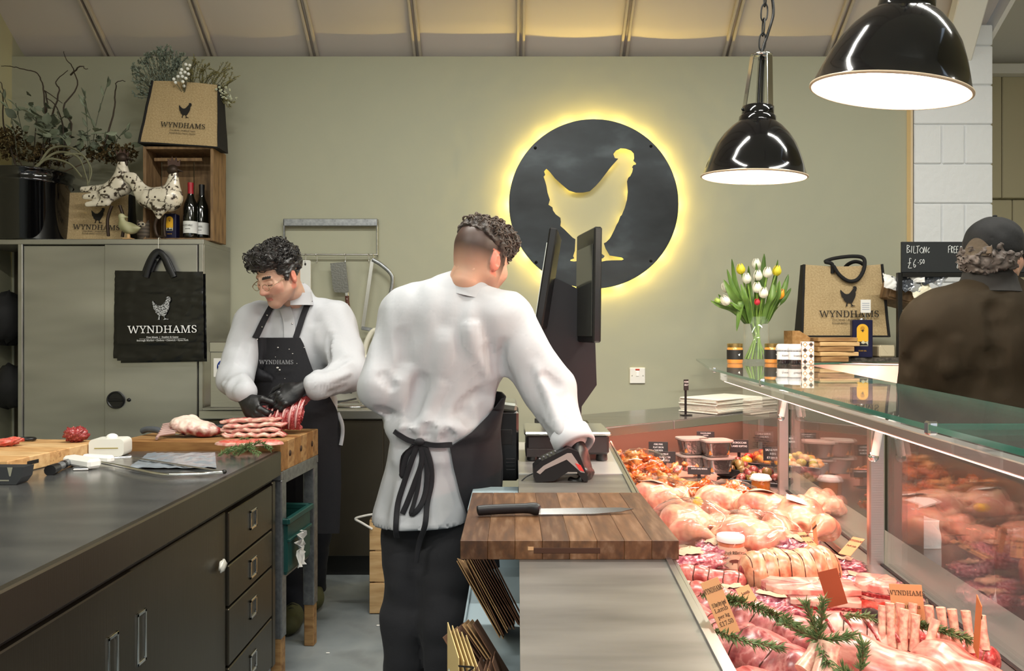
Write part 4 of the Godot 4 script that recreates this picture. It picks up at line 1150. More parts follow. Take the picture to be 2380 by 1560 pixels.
func glass_top():
	var H := 1.18
	var t: Node3D = get_node("meat_case")
	var A := [0.858, 3.27]
	var o1 := [1.176, 2.45]
	var o2 := [0.98, 1.44]
	var panes := [
		[[edge_x(0.6), 0.6], [0.86, 0.6], [0.93, 1.19], [edge_x(1.19), 1.19]],
		[[edge_x(1.195), 1.195], [0.93, 1.195], [o2[0], 1.44], [1.15, 2.32], [edge_x(2.325), 2.325]],
		[[edge_x(2.33), 2.33], [1.152, 2.33], o1, [1.443, 3.77], [2.2, 4.25], [2.5, 4.42], [2.5, 4.6], [1.10, 4.5], A]]
	for p in panes:
		var b := putw("pane", slab(p, H, 0.009), mats.glass, t)
		var e := MB.new()
		for i in p.size():
			var j: int = (i + 1) % p.size()
			var a3 := Vector3(p[i][0], H, -p[i][1])
			var b3 := Vector3(p[j][0], H, -p[j][1])
			var nn := (b3 - a3).cross(Vector3.UP).normalized() * 0.0006
			e.quad(a3 + nn, b3 + nn, b3 + nn - Vector3(0, 0.009, 0), a3 + nn - Vector3(0, 0.009, 0))
			e.quad(a3 - nn, b3 - nn, b3 - nn - Vector3(0, 0.009, 0), a3 - nn - Vector3(0, 0.009, 0))
		put("glass_edge", e, mats.glassedge, b)
	for d in [3.2, 2.33, 1.19]:
		var pl := putw("bracket", MB.new().box(Vector3(edge_x(d - 0.09) + 0.03, 1.152, -(d - 0.09)), Vector3(0.004, 0.036, 0.14), 0.001, Basis(Vector3.UP, -0.1)), mats.glass, t)
		putw("clip", MB.new().box(Vector3(edge_x(d) + 0.006, 1.174, -d), Vector3(0.016, 0.022, 0.016), 0.003), mats.chrome, t)
	# second run of the counter, round the corner
	var c2 := thing("corner_case", "pale lit cabinet under the glass shelf round the corner", "display case", Vector3(1.9, 0, -4.4))
	putw("body", slab([[1.44, 3.86], [2.45, 4.48], [2.42, 4.62], [1.3, 4.62], [1.3, 4.0]], 0.94, 0.93), mats.steel_dark, c2)
	putw("inner_panel", MB.new().box(Vector3(1.95, 1.05, -4.35), Vector3(0.75, 0.2, 0.01), 0.002, Basis(Vector3.UP, -0.56)), mats.white, c2)
	for q in [[1.47, 3.88], [2.42, 4.5]]: putw("post", MB.new().box(Vector3(q[0], 1.05, -q[1]), Vector3(0.02, 0.23, 0.02), 0.002), mats.steel, c2)
	putw("led_strip", MB.new().box(Vector3(1.92, 1.163, -4.18), Vector3(0.7, 0.006, 0.014), 0.001, Basis(Vector3.UP, -0.56)), mt("#ffffff", 0.5, 0, {"emit": "#ffc4b0", "e": 3.0}), c2)
	area(Vector3(1.92, 1.157, -4.18) - c2.position, Vector2(0.3, 0.014), Vector3(0.2, -1, -0.4), 0.25, Color(1.0, 0.68, 0.58), "led_light", c2)
	# --- things on the glass
	var y := H + 0.0005
	tulips(Vector3(1.255, y, -3.87))
	var gj := [[1708, 3.78, "gold lidded jar with a black label left of the tulip vase"], [1795, 3.82, "gold lidded jar with a black label right of the tulip vase"]]
	for q in gj:
		var p := at(q[0], 0, q[1])
		var j := thing("preserve_jar", q[2], "jar", Vector3(p.x, y, p.z), 0.0, "black labelled jars by the vase")
		put("body", MB.new().lathe([[Vector2(0, 0), Vector2(0.036, 0), Vector2(0.039, 0.004), Vector2(0.039, 0.075), Vector2(0.035, 0.082)]], 24), mt("#d98a3c", 0.1, 0, {"coat": 1.0}), j)
		put("label", MB.new().lathe([[Vector2(0.0395, 0.02), Vector2(0.0395, 0.068)]], 24), mt("#15110f", 0.6), j)
		put("lid", MB.new().lathe([[Vector2(0.037, 0.08), Vector2(0.038, 0.082), Vector2(0.038, 0.098)], [Vector2(0.038, 0.098), Vector2(0.034, 0.1), Vector2(0, 0.1)]], 28), mt("#b59a63", 0.3, 0.9), j)
		put("hen_print", MB.new().prism(scaled(hen, 0.009), 0.001, Transform3D(Basis(), Vector3(0.01, 0.044, 0.0405))), mats.inkwhite, j)
	for q in [[1822, 3.70, "jam jar with a frilled paper lid beside the gold lidded jars"], [1849, 3.66, "jam jar with a frilled paper lid beside the patterned carton"]]:
		var p := at(q[0], 0, q[1])
		var j := thing("jam_jar", q[2], "jar", Vector3(p.x, y, p.z), 0.0, "paper topped jam jars")
		put("body", MB.new().lathe([[Vector2(0, 0), Vector2(0.03, 0), Vector2(0.033, 0.004), Vector2(0.033, 0.07), Vector2(0.03, 0.078)]], 24), mt("#1c0d10", 0.1, 0, {"coat": 1.0}), j)
		put("label", MB.new().lathe([[Vector2(0.0335, 0.022), Vector2(0.0335, 0.062)]], 24), mt("#d9d4d4", 0.7), j)
		write("Bramble", 0.011, serif, mats.ink, j, Vector3(0, 0.042, 0.0345))
		put("paper_lid", MB.new().lathe([[Vector2(0.033, 0.064), Vector2(0.04, 0.07), Vector2(0.036, 0.086), Vector2(0.033, 0.094)], [Vector2(0.033, 0.094), Vector2(0.028, 0.098), Vector2(0, 0.098)]], 40, Vector3.ZERO, Basis(), func(a, yy): return 1.0 + 0.06 * sin(a * 14.0) * (1.0 if yy < 0.08 else 0.3)), mt("#cfd0d6", 0.8), j)
	# cartons
	var cp := at(1876, 0, 3.62)
	var ca := thing("patterned_carton", "tall white carton printed with orange and dark diamonds by the jam jars", "carton", Vector3(cp.x, y, cp.z), -12.0)
	put("body", MB.new().box(Vector3(0, 0.055, 0), Vector3(0.054, 0.11, 0.05), 0.001), mt("#e6ddd4", 0.6), ca)
	for i in 4:
		for k in 2:
			for f in 2:
				var c := Vector3(-0.0135 + k * 0.027, 0.014 + i * 0.0275, 0.0255) if f == 0 else Vector3(-0.0275, 0.014 + i * 0.0275, -0.012 + k * 0.025)
				var bs := Basis() if f == 0 else Basis(Vector3(0, 0, 1), Vector3(0, 1, 0), Vector3(-1, 0, 0))
				var dm := put("diamond", MB.new().prism(poly([0, 0.013, 0.012, 0, 0, -0.013, -0.012, 0]), 0.0004, Transform3D(bs, c)), mt("#d98244", 0.6) if (i + k) % 2 else mt("#8a6c58", 0.6), ca)
				put("diamond_core", MB.new().prism(poly([0, 0.008, 0.0075, 0, 0, -0.008, -0.0075, 0]), 0.0004, Transform3D(bs, c + bs.z * 0.0004)), mt("#e6ddd4", 0.6) if (i + k) % 2 else mt("#2a2326", 0.6), dm)
	var kp := at(1852, 0, 4.05)
	var kb := thing("kraft_box", "small brown kraft box with a sloping printed front behind the jam jars", "box", Vector3(kp.x, y, kp.z), 8.0)
	put("body", MB.new().prism(poly([-0.05, 0, 0.05, 0, 0.05, 0.13, -0.01, 0.165, -0.05, 0.165]), 0.09, Transform3D(Basis(), Vector3(0, 0, 0.045))), mats.kraft, kb)
	put("label", MB.new().box(Vector3(0.02, 0.1485, 0), Vector3(0.05, 0.001, 0.06), 0.0003, Basis(Vector3(0, 0, 1), -0.53)), mt("#2c2a24", 0.7), kb)
	# stack of boards
	var bx := at(1935, 0, 4.02)
	var hts := [[0.115, 0.03, -0.02], [0.165, 0.024, 0.0], [0.15, 0.028, -0.01], [0.168, 0.024, 0.004], [0.165, 0.024, -0.004]]
	var yy := y
	for i in 5:
		var b := thing("serving_board", ["pale wooden serving board at the bottom of the stack", "pale wooden serving board second from the bottom of the stack", "pale wooden serving board in the middle of the stack", "pale wooden serving board second from the top of the stack", "pale wooden serving board on top of the stack"][i], "board", Vector3(bx.x + hts[i][2], yy, bx.z), rng.randf_range(-5, 5), "serving boards stacked by the jute bag")
		put("board", MB.new().box(Vector3(0, hts[i][1] / 2, -0.1), Vector3(hts[i][0] * 1.25, hts[i][1] - 0.002, 0.36), 0.003), mats.wood_pale if i % 2 else mats.wood_block, b)
		put("handle_hole", MB.new().lathe([[Vector2(0, 0.0004), Vector2(0.012, 0.0004), Vector2(0.012, 0)]], 14, Vector3(hts[i][0] * 0.5, hts[i][1] - 0.001, 0)), mats.dark, b)
		yy += hts[i][1]
	# slate, tin, wrapped packet
	var sp := at(2010, 0, 4.08)
	var sl = tag(put("slate_slab", slab([[-0.2, -0.1], [0.19, -0.08], [0.2, 0.09], [-0.19, 0.1]], 0.022, 0.022), mt("#ffffff", 0.7, 0, {"tex": ntex(0.03, ["#2a2622", "#4a443c", "#6a6258"], 61, 256, 4), "btex": mats.n_fine, "bump": 0.3, "sc": 6.0}), self, Vector3(sp.x, y, sp.z)), "dark rough edged slate slab under the olive oil tin", "slate")
	oil_tin(Vector3(at(2010, 0, 3.98).x, y + 0.0225, -4.02), "navy and yellow olive oil tin standing on the slate slab", -16.0, 1.0)
	var wp := at(2052, 0, 4.05)
	tag(put("wrapped_packet", MB.new().box(Vector3(0, 0.033, 0), Vector3(0.085, 0.065, 0.1), 0.008).prism(poly([-0.035, 0.066, 0.035, 0.066, 0.0, 0.02]), 0.001, Transform3D(Basis(), Vector3(0, 0, 0.051))), mt("#b7ab90", 0.7), self, Vector3(wp.x, y + 0.0225, wp.z)), "small packet wrapped in buff paper beside the oil tin", "packet")
	var pc := thing("price_card", "small white price card in a clear holder behind the oil tin", "card", at(2012, 712, 4.1))
	put("card", MB.new().box(Vector3.ZERO, Vector3(0.055, 0.072, 0.002), 0.0004), mats.white, pc)
	put("stem", MB.new().box(Vector3(0.0, -0.15, -0.003), Vector3(0.006, 0.24, 0.003), 0.0005), mats.alu, pc)
	for i in 4: put("text_line", MB.new().box(Vector3(0, 0.016 - i * 0.011, 0.0012), Vector3(0.04, 0.0025, 0.0006), 0.0002), mt("#6d7896", 0.8), pc)
	jute_bag(Vector3(at(1955, 0, 4.22).x, yy + 0.001, -4.22), 0.475, 0.405, 0.11, "upright jute shopping bag with black trim and rope handles on the glass shelf", true, -2.0)
	# black rack with wooden troughs and a chalkboard
	rack()
	# newspapers and ticket on the end shelf
	var np := thing("paper_stack", "stack of folded white wrapping paper on the steel end shelf", "paper", Vector3(1.02, 0.953, -3.68), 38.0)
	for i in 11:
		put("sheet", MB.new().box(Vector3(rng.randf_range(-0.006, 0.006), 0.004 + i * 0.0062, rng.randf_range(-0.005, 0.005)), Vector3(0.36, 0.0058, 0.22), 0.002, Basis(Vector3.UP, rng.randf_range(-0.03, 0.03))), mt("#c9c6b8", 0.8) if i % 2 else mt("#d6d3c6", 0.8), np)
	ticket(Vector3(0.80, 0.953, -3.46), 0.115, 0.026, 0.05, 20.0, "tall black ticket on a stem before the paper stack", ["PORK", "BELLY"], 0.0)

func oil_tin(p: Vector3, label: String, turn: float, s: float):
	var t := thing("oil_tin", label, "tin", p, turn, "oil tins")
	var navy := mt("#17183a", 0.35, 0.3)
	var yel := mt("#d9a521", 0.5)
	put("body", MB.new().box(Vector3(0, 0.1 * s, 0), Vector3(0.1 * s, 0.2 * s, 0.075 * s), 0.004), navy, t)
	var ar := PackedVector2Array()
	for i in 17: ar.append(Vector2(cos(PI * i / 16) * 0.028, 0.045 + sin(PI * i / 16) * 0.028) * s)
	ar.append(Vector2(-0.028, -0.02) * s); ar.append(Vector2(0.028, -0.02) * s)
	var lb := put("label", MB.new().prism(ar, 0.0008, Transform3D(Basis(), Vector3(0, 0.105 * s, 0.0382 * s))), yel, t)
	put("sun", MB.new().lathe([[Vector2(0, 0.0006), Vector2(0.011 * s, 0.0006)]], 16, Vector3(0, 0.155 * s, 0.0384 * s), Basis(Vector3.RIGHT, Vector3(0, 0, 1), Vector3(0, -1, 0))), mt("#b07c14", 0.5), lb)
	put("bird", MB.new().prism(scaled(poly([-1, 0.3, -0.2, 0.2, 0.3, 0.9, 0.4, 0.1, 1, 0.2, 0.3, -0.2, 0.2, -0.9, -0.2, -0.2]), 0.011 * s), 0.0006, Transform3D(Basis(), Vector3(0, 0.142 * s, 0.0392 * s))), mats.ink, lb)
	put("landscape", MB.new().prism(scaled(poly([-1, -0.5, 1, -0.5, 1, 0.5, 0.5, 0.2, 0.1, 0.6, -0.3, 0.1, -1, 0.4]), 0.027 * s), 0.0006, Transform3D(Basis(), Vector3(0, 0.075 * s, 0.0388 * s))), mt("#b9b49a", 0.6), lb)
	put("hill", MB.new().prism(scaled(poly([-1, -0.4, 1, -0.4, 0.6, 0.1, 0.1, -0.1, -0.5, 0.2]), 0.027 * s), 0.0006, Transform3D(Basis(), Vector3(0, 0.075 * s, 0.0394 * s))), mats.ink, lb)
	put("side_label", MB.new().box(Vector3(-0.0502 * s, 0.04 * s, 0.004), Vector3(0.0008, 0.03 * s, 0.03 * s), 0.0002), mt("#b9c0ae", 0.6), t)
	write("OLIVE OIL", 0.009 * s, sans, yel, t, Vector3(0, 0.036 * s, 0.0385 * s))
	put("cap", MB.new().lathe([[Vector2(0.012, 0), Vector2(0.012, 0.008), Vector2(0, 0.008)]], 14, Vector3(0, 0.2 * s, 0)), mats.alu, t)

func jute_bag(p: Vector3, w: float, h: float, dp: float, label: String, handles: bool, turn: float, tilt := Vector3.ZERO, taper := 0.9, txt := 1.0):
	var t := thing("jute_bag", label, "bag", p, turn, "printed jute bags")
	t.rotation_degrees += tilt
	var nf := noise(3.0, int(w * 1000))
	var front := func(u: float, v: float) -> Vector3:
		var x := (u - 0.5) * w * lerpf(1.0, taper, v)
		return Vector3(x, v * h + 0.012 * sin(PI * u) * v * (-1.0 if handles else 0.4), dp / 2 * (1.0 - 0.55 * v) + 0.006 * nf.get_noise_2d(u * 0.8, v * 0.8) + 0.006 * sin(PI * u))
	var back := func(u: float, v: float) -> Vector3:
		var q: Vector3 = front.call(1.0 - u, v)
		return Vector3(q.x, q.y, -q.z)
	put("front_panel", MB.new().sheet(20, 16, front, 0.003), mats.burlap, t)
	put("back_panel", MB.new().sheet(16, 10, back, 0.003), mats.burlap, t)
	var blk := mt("#0f0e0e", 0.85)
	for s in [0.0, 1.0]:
		var side := func(u: float, v: float) -> Vector3:
			var a: Vector3 = front.call(s, v)
			return Vector3(a.x + (0.004 if s > 0.5 else -0.004), a.y, lerpf(-a.z, a.z, u))
		put("gusset", MB.new().sheet(4, 10, side, 0.002), blk, t)
		var pipe := []
		for i in 13: pipe.append(front.call(s, i / 12.0) + Vector3(0, 0, 0.002))
		put("trim", MB.new().tube(pipe, 0.0075, 6), blk, t)
	var bot := []
	for i in 13: bot.append(front.call(i / 12.0, 0.0) + Vector3(0, 0.004, 0.002))
	put("trim", MB.new().tube(bot, 0.005, 6), blk, t)
	put("bottom", MB.new().box(Vector3(0, 0.003, 0), Vector3(w, 0.004, dp), 0.001), blk, t)
	var z: float = front.call(0.5, 0.4).z + 0.0035
	var s := w / 0.46 * txt
	put("hen_print", MB.new().prism(scaled(hen, 0.082 * s), 0.0006, Transform3D(Basis(Vector3.RIGHT, -0.5 * dp * 0.55 / h), Vector3(0.025 * s, h * 0.56, front.call(0.5, 0.56).z + 0.006))), mats.ink, t)
	write("WYNDHAMS", 0.048 * s, serif, mats.ink, t, Vector3(0.02 * s, h * 0.315, front.call(0.5, 0.315).z + 0.0075), Basis(Vector3.RIGHT, -0.5 * dp * 0.55 / h), "lettering", 1.08)
	write("Free Meats | Poultry & Game", 0.013 * s, serif, mats.ink, t, Vector3(0.02 * s, h * 0.235, front.call(0.5, 0.235).z + 0.0065), Basis(Vector3.RIGHT, -0.5 * dp * 0.55 / h))
	write("Borough Market • Chelsea • Chiswick", 0.0105 * s, serif, mats.ink, t, Vector3(0.02 * s, h * 0.19, front.call(0.5, 0.19).z + 0.0065), Basis(Vector3.RIGHT, -0.5 * dp * 0.55 / h))
	if handles:
		var r := func(z1: float, pts: Array):
			var q := []
			for e in pts: q.append(Vector3(e[0], h + e[1], z1 + e[2]))
			put("rope_handle", MB.new().tube(curve(q, 6), 0.0105, 8), blk, t)
		r.call(dp * 0.22, [[-0.06, -0.05, 0.008], [-0.065, 0.0, 0.014], [-0.1, 0.015, 0.01], [-0.04, 0.035, 0.0], [0.06, 0.045, 0.0], [0.11, 0.03, 0.01], [0.105, -0.03, 0.024], [0.07, -0.085, 0.028], [0.02, -0.095, 0.028], [-0.03, -0.06, 0.026], [-0.06, -0.01, 0.02]])
		r.call(-dp * 0.22, [[0.02, -0.03, -0.006], [0.05, 0.005, -0.004], [0.09, 0.02, 0.0], [0.13, 0.005, 0.0], [0.14, -0.03, 0.0]])

func tulips(p: Vector3):
	var v := thing("glass_vase", "straight clear glass vase of water holding tulips on the glass shelf", "vase", p)
	put("glass", MB.new().lathe([[Vector2(0, 0), Vector2(0.062, 0), Vector2(0.0635, 0.004), Vector2(0.0635, 0.235), Vector2(0.062, 0.2355)]], 40), mt("#f2faf4", 0.02, 0, {"alpha": 0.05}), v)
	var w := mt("#eaf4e2", 0.02, 0, {"alpha": 0.05})
	put("water", MB.new().lathe([[Vector2(0.063, 0.186), Vector2(0.06, 0.185), Vector2(0, 0.185)]], 32), w, v)
	var leafm := mt("#ffffff", 0.45, 0, {"tex": ntex(0.03, ["#3c5a22", "#526f2c", "#6c8a3e"], 91, 128, 3), "sc": Vector3(6, 2, 6), "back": "#263a14"})
	var stemm := mt("#6c8a38", 0.5)
	# bloom: pixel x, pixel y, colour, tilt towards
	var bl := [[1736, 648, 0, 0.02], [1758, 614, 0, 0.0], [1762, 641, 0, 0.05], [1784, 634, 0, 0.06], [1760, 669, 0, 0.08], [1775, 681, 0, 0.09], [1688, 669, 0, 0.02], [1686, 699, 0, 0.07], [1722, 626, 1, -0.02], [1806, 630, 1, -0.03], [1813, 684, 2, 0.05], [1760, 702, 3, 0.09], [1803, 704, 0, -0.02], [1793, 690, 4, 0.06], [1668, 700, 4, 0.02]]
	var cols := ["#f3ecd8", "#f0d93a", "#e2551f", "#c02f3c", "#a9c45c"]
	var names := ["cream", "yellow", "orange flamed", "small red", "green budded"]
	var k := 0
	var where := ["facing forward at the bunch's middle left", "highest in the bunch", "just under the highest bloom", "high at the right of the middle", "in the middle of the bunch", "lowest of the middle pair", "upper of the three at the left", "lower left, leaning outwards", "at the upper left behind a leaf", "at the upper right behind a leaf", "leaning out at the right", "low in the middle of the bunch", "hanging low at the right edge", "half hidden beside the orange bloom", "at the far left tip"]
	for b in bl:
		var h := at(b[0], b[1], -p.z - b[3]) - p
		var rootp := p
		var t := thing("tulip", "%s tulip %s" % [names[b[2]], where[k]], "tulip", p + Vector3(0, 0.014, 0), 0.0, "tulips in the glass vase")
		h.y -= 0.014
		var a := rng.randf() * TAU
		var foot := Vector3(clampf(-h.x * 0.55, -0.04, 0.04) + cos(a) * 0.012, 0.004, sin(a) * 0.035)
		var rim := Vector3(clampf(h.x * 0.35, -0.045, 0.045), 0.22, clampf(h.z * 0.4, -0.035, 0.035))
		var dir := (h - rim).normalized()
		put("stem", MB.new().tube(curve([foot, foot.lerp(rim, 0.5), rim, rim.lerp(h, 0.6) + Vector3(0, 0.01, 0), h - dir * 0.02], 5), 0.0052, 6), stemm, t)
		var ax := (dir + Vector3(0, 0.6, 0)).normalized()
		var bs := Basis(Quaternion(Vector3.UP, ax))
		var mm := mt(cols[b[2]], 0.5, 0, {"sss": 0.15, "back": Color(cols[b[2]]).darkened(0.5)})
		var sc := 0.6 if b[2] >= 3 else 0.95
		for i in 6:
			var an := TAU * i / 6 + 0.3 * (i % 2)
			var rr := 0.020 if i % 2 else 0.017
			var pet := func(u: float, vv: float) -> Vector3:
				var wd := sin(PI * clampf(0.12 + vv * 0.88, 0, 1)) * 0.62 + 0.05
				var aa := an + (u - 0.5) * 2.0 * wd
				var prof := rr * (0.35 + 0.85 * sin(PI * pow(clampf(vv, 0, 1), 0.75) * 0.86 + 0.12))
				return h + bs * (Vector3(cos(aa) * prof, -0.026 + vv * 0.058 - absf(u - 0.5) * 0.008 * vv, sin(aa) * prof) * sc)
			put("petal", MB.new().sheet(5, 8, pet, 0.0008), mm if not (b[2] == 2 and i % 2) else mt("#f0a02a", 0.5), t)
		k += 1
	# leaves: tip pixel x, y
	var lv := [[1701, 602, -0.02], [1776, 590, -0.04], [1808, 604, -0.05], [1832, 638, 0.0], [1690, 626, 0.03], [1682, 650, 0.06], [1700, 702, 0.08], [1838, 670, -0.06], [1758, 612, 0.03], [1712, 770, 0.07], [1812, 652, 0.08], [1652, 699, 0.03], [1740, 618, -0.05], [1797, 660, 0.07], [1670, 684, -0.03], [1810, 655, 0.02], [1722, 660, 0.09]]
	var i2 := 0
	for q in lv:
		var tip := at(q[0], q[1], -p.z - q[2]) - p
		var drop: bool = q[1] > 750
		var bse := Vector3(clampf(tip.x * 0.4, -0.05, 0.05), 0.20, clampf(tip.z * 0.5, -0.045, 0.045))
		var mid := bse.lerp(tip, 0.55) + Vector3(tip.x * 0.12, 0.02 if not drop else 0.13, q[2] * 0.4)
		var path := curve([bse, bse.lerp(mid, 0.5) + Vector3(0, 0.02, 0), mid, tip], 5)
		var n := path.size() - 1
		var side := Vector3(0.9, 0.1, 0.45 if i2 % 2 else -0.45).normalized()
		var lf := func(u: float, vv: float) -> Vector3:
			var e := vv * n
			var b0: Vector3 = path[int(minf(e, n))]
			var b1: Vector3 = path[int(minf(e + 1, n))]
			var c := b0.lerp(b1, e - floorf(e))
			var w2 := 0.021 * pow(sin(PI * (0.1 + 0.9 * vv)), 0.8) + 0.001
			var uu := (u - 0.5) * 2
			return c + side * (uu * w2) + Vector3(0, 0, 0.35 * w2 * uu * uu)
		var o := put("tulip_leaf", MB.new().sheet(4, 14, lf, 0.0012), leafm, self, p)
		tag(o, "broad green tulip leaf " + ["upright at the vase's upper left", "tallest of all, at the upper right of the bunch", "behind the right yellow tulip", "reaching out at the far right", "rising behind the left cream tulips", "lower left beside the outer cream tulips", "sloping out low at the left", "pointing right past the orange tulip", "behind the highest cream tulip", "hanging down outside the vase", "in front at the right of the middle", "at the outermost left tip", "at the back left of the highest tulip", "in front under the right cream tulip", "at the left behind the outer cream tulip", "in the middle right of the bunch", "in front at the middle left"][i2], "leaf", "tulip leaves in the vase")
		i2 += 1

func chalk(parent: Node, lines: Array, z: float):
	for l in lines:
		var pts := []
		for q in l: pts.append(Vector3(q[0], q[1], z))
		if pts.size() > 2: pts = curve(pts, 3)
		put("chalk_stroke", MB.new().tube(pts, 0.0018, 5), mt("#d5d7d6", 0.9), parent)

func rack():
	var b := Vector3(2.25, 1.182, -4.18)
	var d := 4.05
	var t := thing("black_rack", "black square tube rack beside the jute bag", "rack", Vector3(at(2090, 0, d).x, 1.182, -d))
	var o: Vector3 = t.position
	var top := at(2090, 634, d).y - o.y
	put("post", MB.new().box(Vector3(0, top / 2, 0), Vector3(0.024, top, 0.024), 0.002), mats.blackplastic, t)
	put("post", MB.new().box(Vector3(0.95, top / 2, 0), Vector3(0.024, top, 0.024), 0.002), mats.blackplastic, t)
	put("top_rail", MB.new().box(Vector3(0.48, top - 0.012, 0), Vector3(0.95, 0.024, 0.024), 0.002), mats.blackplastic, t)
	put("low_rail", MB.new().box(Vector3(0.48, 0.012, 0), Vector3(0.95, 0.024, 0.024), 0.002), mats.blackplastic, t)
	# chalkboard on the top rail
	var cw := 0.8
	var c := thing("chalkboard", "black chalkboard with handwritten biltong prices on top of the rack", "chalkboard", o + Vector3(cw / 2 + 0.01, top + 0.001, 0.0))
	var ch := 0.165
	put("board", MB.new().box(Vector3(0, ch / 2, 0), Vector3(cw, ch, 0.012), 0.002), mt("#1d2022", 0.75), c)
	var X := func(px: float, py: float) -> Array: return [(px - 2095.0) * d / F - cw / 2, ch - (py - 557.0) * d / F]
	var q := func(a: Array) -> Array:
		var r := []
		for i in range(0, a.size(), 2): r.append(X.call(a[i], a[i + 1]))
		return r
	var S := [[2107, 565, 2107, 583], [2107, 565, 2113, 568, 2108, 573, 2114, 579, 2107, 583], [2118, 567, 2117, 583], [2123, 567, 2122, 583, 2128, 583], [2128, 568, 2136, 567], [2132, 567, 2131, 584], [2141, 570, 2136, 577, 2141, 584, 2145, 577, 2141, 570], [2146, 584, 2147, 569, 2151, 583, 2152, 569], [2159, 571, 2155, 577, 2157, 583, 2159, 580],
		[2117, 597, 2113, 596, 2113, 608, 2110, 618, 2118, 618], [2109, 607, 2116, 606], [2127, 598, 2122, 608, 2124, 617, 2127, 612, 2122, 610], [2132, 606, 2134, 606], [2141, 599, 2137, 600, 2137, 604, 2141, 606, 2137, 610], [2145, 598, 2143, 604, 2146, 608, 2147, 601, 2145, 598],
		[2203, 568, 2203, 583], [2203, 568, 2208, 566], [2203, 575, 2207, 574], [2210, 583, 2210, 568, 2213, 571, 2210, 575, 2213, 583], [2220, 568, 2216, 569, 2216, 583, 2220, 582], [2216, 575, 2219, 575], [2226, 568, 2222, 569, 2222, 583, 2226, 582], [2222, 575, 2225, 575], [2231, 583, 2231, 568, 2235, 571, 2231, 575, 2235, 583], [2241, 576, 2237, 579, 2240, 583, 2241, 575],
		[2228, 597, 2225, 596, 2225, 608, 2223, 618, 2230, 618], [2222, 607, 2228, 606]]
	var L := []
	for s in S: L.append(q.call(s))
	chalk(c, L, 0.008)
	# a sloping wooden trough of packed biltong
	for i in 1:
		var tp: Vector3 = o + Vector3(0.50, 0.215, -0.21)
		var tr := thing("wooden_trough", "rough wooden trough slung across the black rack, full of packs", "trough", tp)
		tr.rotation.z = deg_to_rad(-14)
		put("front_board", MB.new().box(Vector3(-0.1, 0.05, 0.16), Vector3(0.9, 0.095, 0.014), 0.003), mats.wood_old, tr)
		put("back_board", MB.new().box(Vector3(-0.1, 0.05, -0.12), Vector3(0.9, 0.1, 0.014), 0.003), mats.wood_old, tr)
		put("base_board", MB.new().box(Vector3(-0.1, 0.0, 0.02), Vector3(0.9, 0.014, 0.27), 0.003), mats.wood_old, tr)
		for s in [-0.555, 0.355]: put("end_board", MB.new().box(Vector3(s, 0.045, 0.02), Vector3(0.014, 0.1, 0.27), 0.003), mats.wood_old, tr)
	var silver := mt("#b9bcc0", 0.16, 0.5, {"btex": ntex(0.02, [], 95, 128, 3), "bump": 1.5, "sc": 5.0})
	var greyf := mt("#4a4e55", 0.18, 0.3, {"btex": ntex(0.02, [], 95, 128, 3), "bump": 1.5, "sc": 5.0})
	var cream := mt("#e9e1c8", 0.3)
	var P := [[2110, 655, greyf, 0.5, "grey foil pack in the trough just inside the black post"], [2128, 664, silver, -0.3, "crumpled silver pack low in the wooden trough"], [2140, 672, cream, 0.2, "cream wrapped pack beside the man's shoulder"], [2160, 640, greyf, 0.4, "dark pack leaning behind the clear biltong bag"], [2182, 640, silver, 0.9, "clear bag with a hanging slot above the man's shoulder"], [2122, 640, mats.white, 0.0, "white card pack behind the black rack's top rail"], [2345, 665, silver, 0.2, "silver pack standing right of the man's neck"], [2362, 685, greyf, -0.4, "grey pack at the picture's right edge behind the man"], [2073, 657, mats.white, -0.25, "flat white packet on the trough beside the jute bag"]]
	for e in P:
		var nz := noise(14.0, int(e[0]))
		var pk := thing("foil_pack", e[4], "pack", at(e[0], e[1], d + 0.02), 0.0, "biltong packs in the trough")
		pk.rotation = Vector3(deg_to_rad(-20), rng.randf_range(-0.4, 0.4), e[3])
		var f := func(u: float, v: float) -> Vector3:
			var x := (u - 0.5) * 0.11
			var y := (v - 0.5) * 0.085
			return Vector3(x, y, 0.018 * (1 - pow(2 * u - 1, 2)) * (1 - pow(2 * v - 1, 2)) + 0.010 * nz.get_noise_2d(u, v))
		put("pouch", MB.new().sheet(12, 10, f, 0.004), e[2], pk)
		put("slot", MB.new().box(Vector3(0, 0.03, 0.008), Vector3(0.02, 0.005, 0.006), 0.001), mats.dark, pk)

# black ticket on a stem: w, h of the board; lines of white print
func ticket(p: Vector3, stem: float, w: float, h: float, turn: float, label: String, lines: Array, tilt := -8.0, col := "#1a1718"):
	var t := thing("price_ticket", label, "ticket", p, turn, "black price tickets in the meat case")
	put("stem", MB.new().box(Vector3(0, stem / 2, -0.004), Vector3(0.012, stem, 0.003), 0.001).box(Vector3(0, 0.002, 0), Vector3(0.05, 0.004, 0.03), 0.001), mats.blackplastic, t)
	var b := put("board", MB.new().box(Vector3.ZERO, Vector3(w, h, 0.003), 0.0008), mt(col, 0.6), t, Vector3(0, stem + h / 2, 0))
	b.rotation.x = deg_to_rad(tilt)
	for i in lines.size():
		var lh: float = h * 0.2
		write(lines[i], lh, sans, mats.inkwhite, b, Vector3(0, h * 0.27 - i * h * 0.27, 0.0017), Basis(), "lettering", minf(1.0, w * 0.85 / (lines[i].length() * lh * 0.58)))
func look(fw: Vector3, up := Vector3.UP) -> Basis:
	var z := fw.normalized()
	var x := up.cross(z).normalized()
	return Basis(x, z.cross(x), z)
func lin(r: int, g: int, b: int) -> Color: return Color8(r, g, b).srgb_to_linear()
func arrays() -> Dictionary: return {"v": PackedVector3Array(), "n": PackedVector3Array(), "c": PackedColorArray(), "i": PackedInt32Array()}

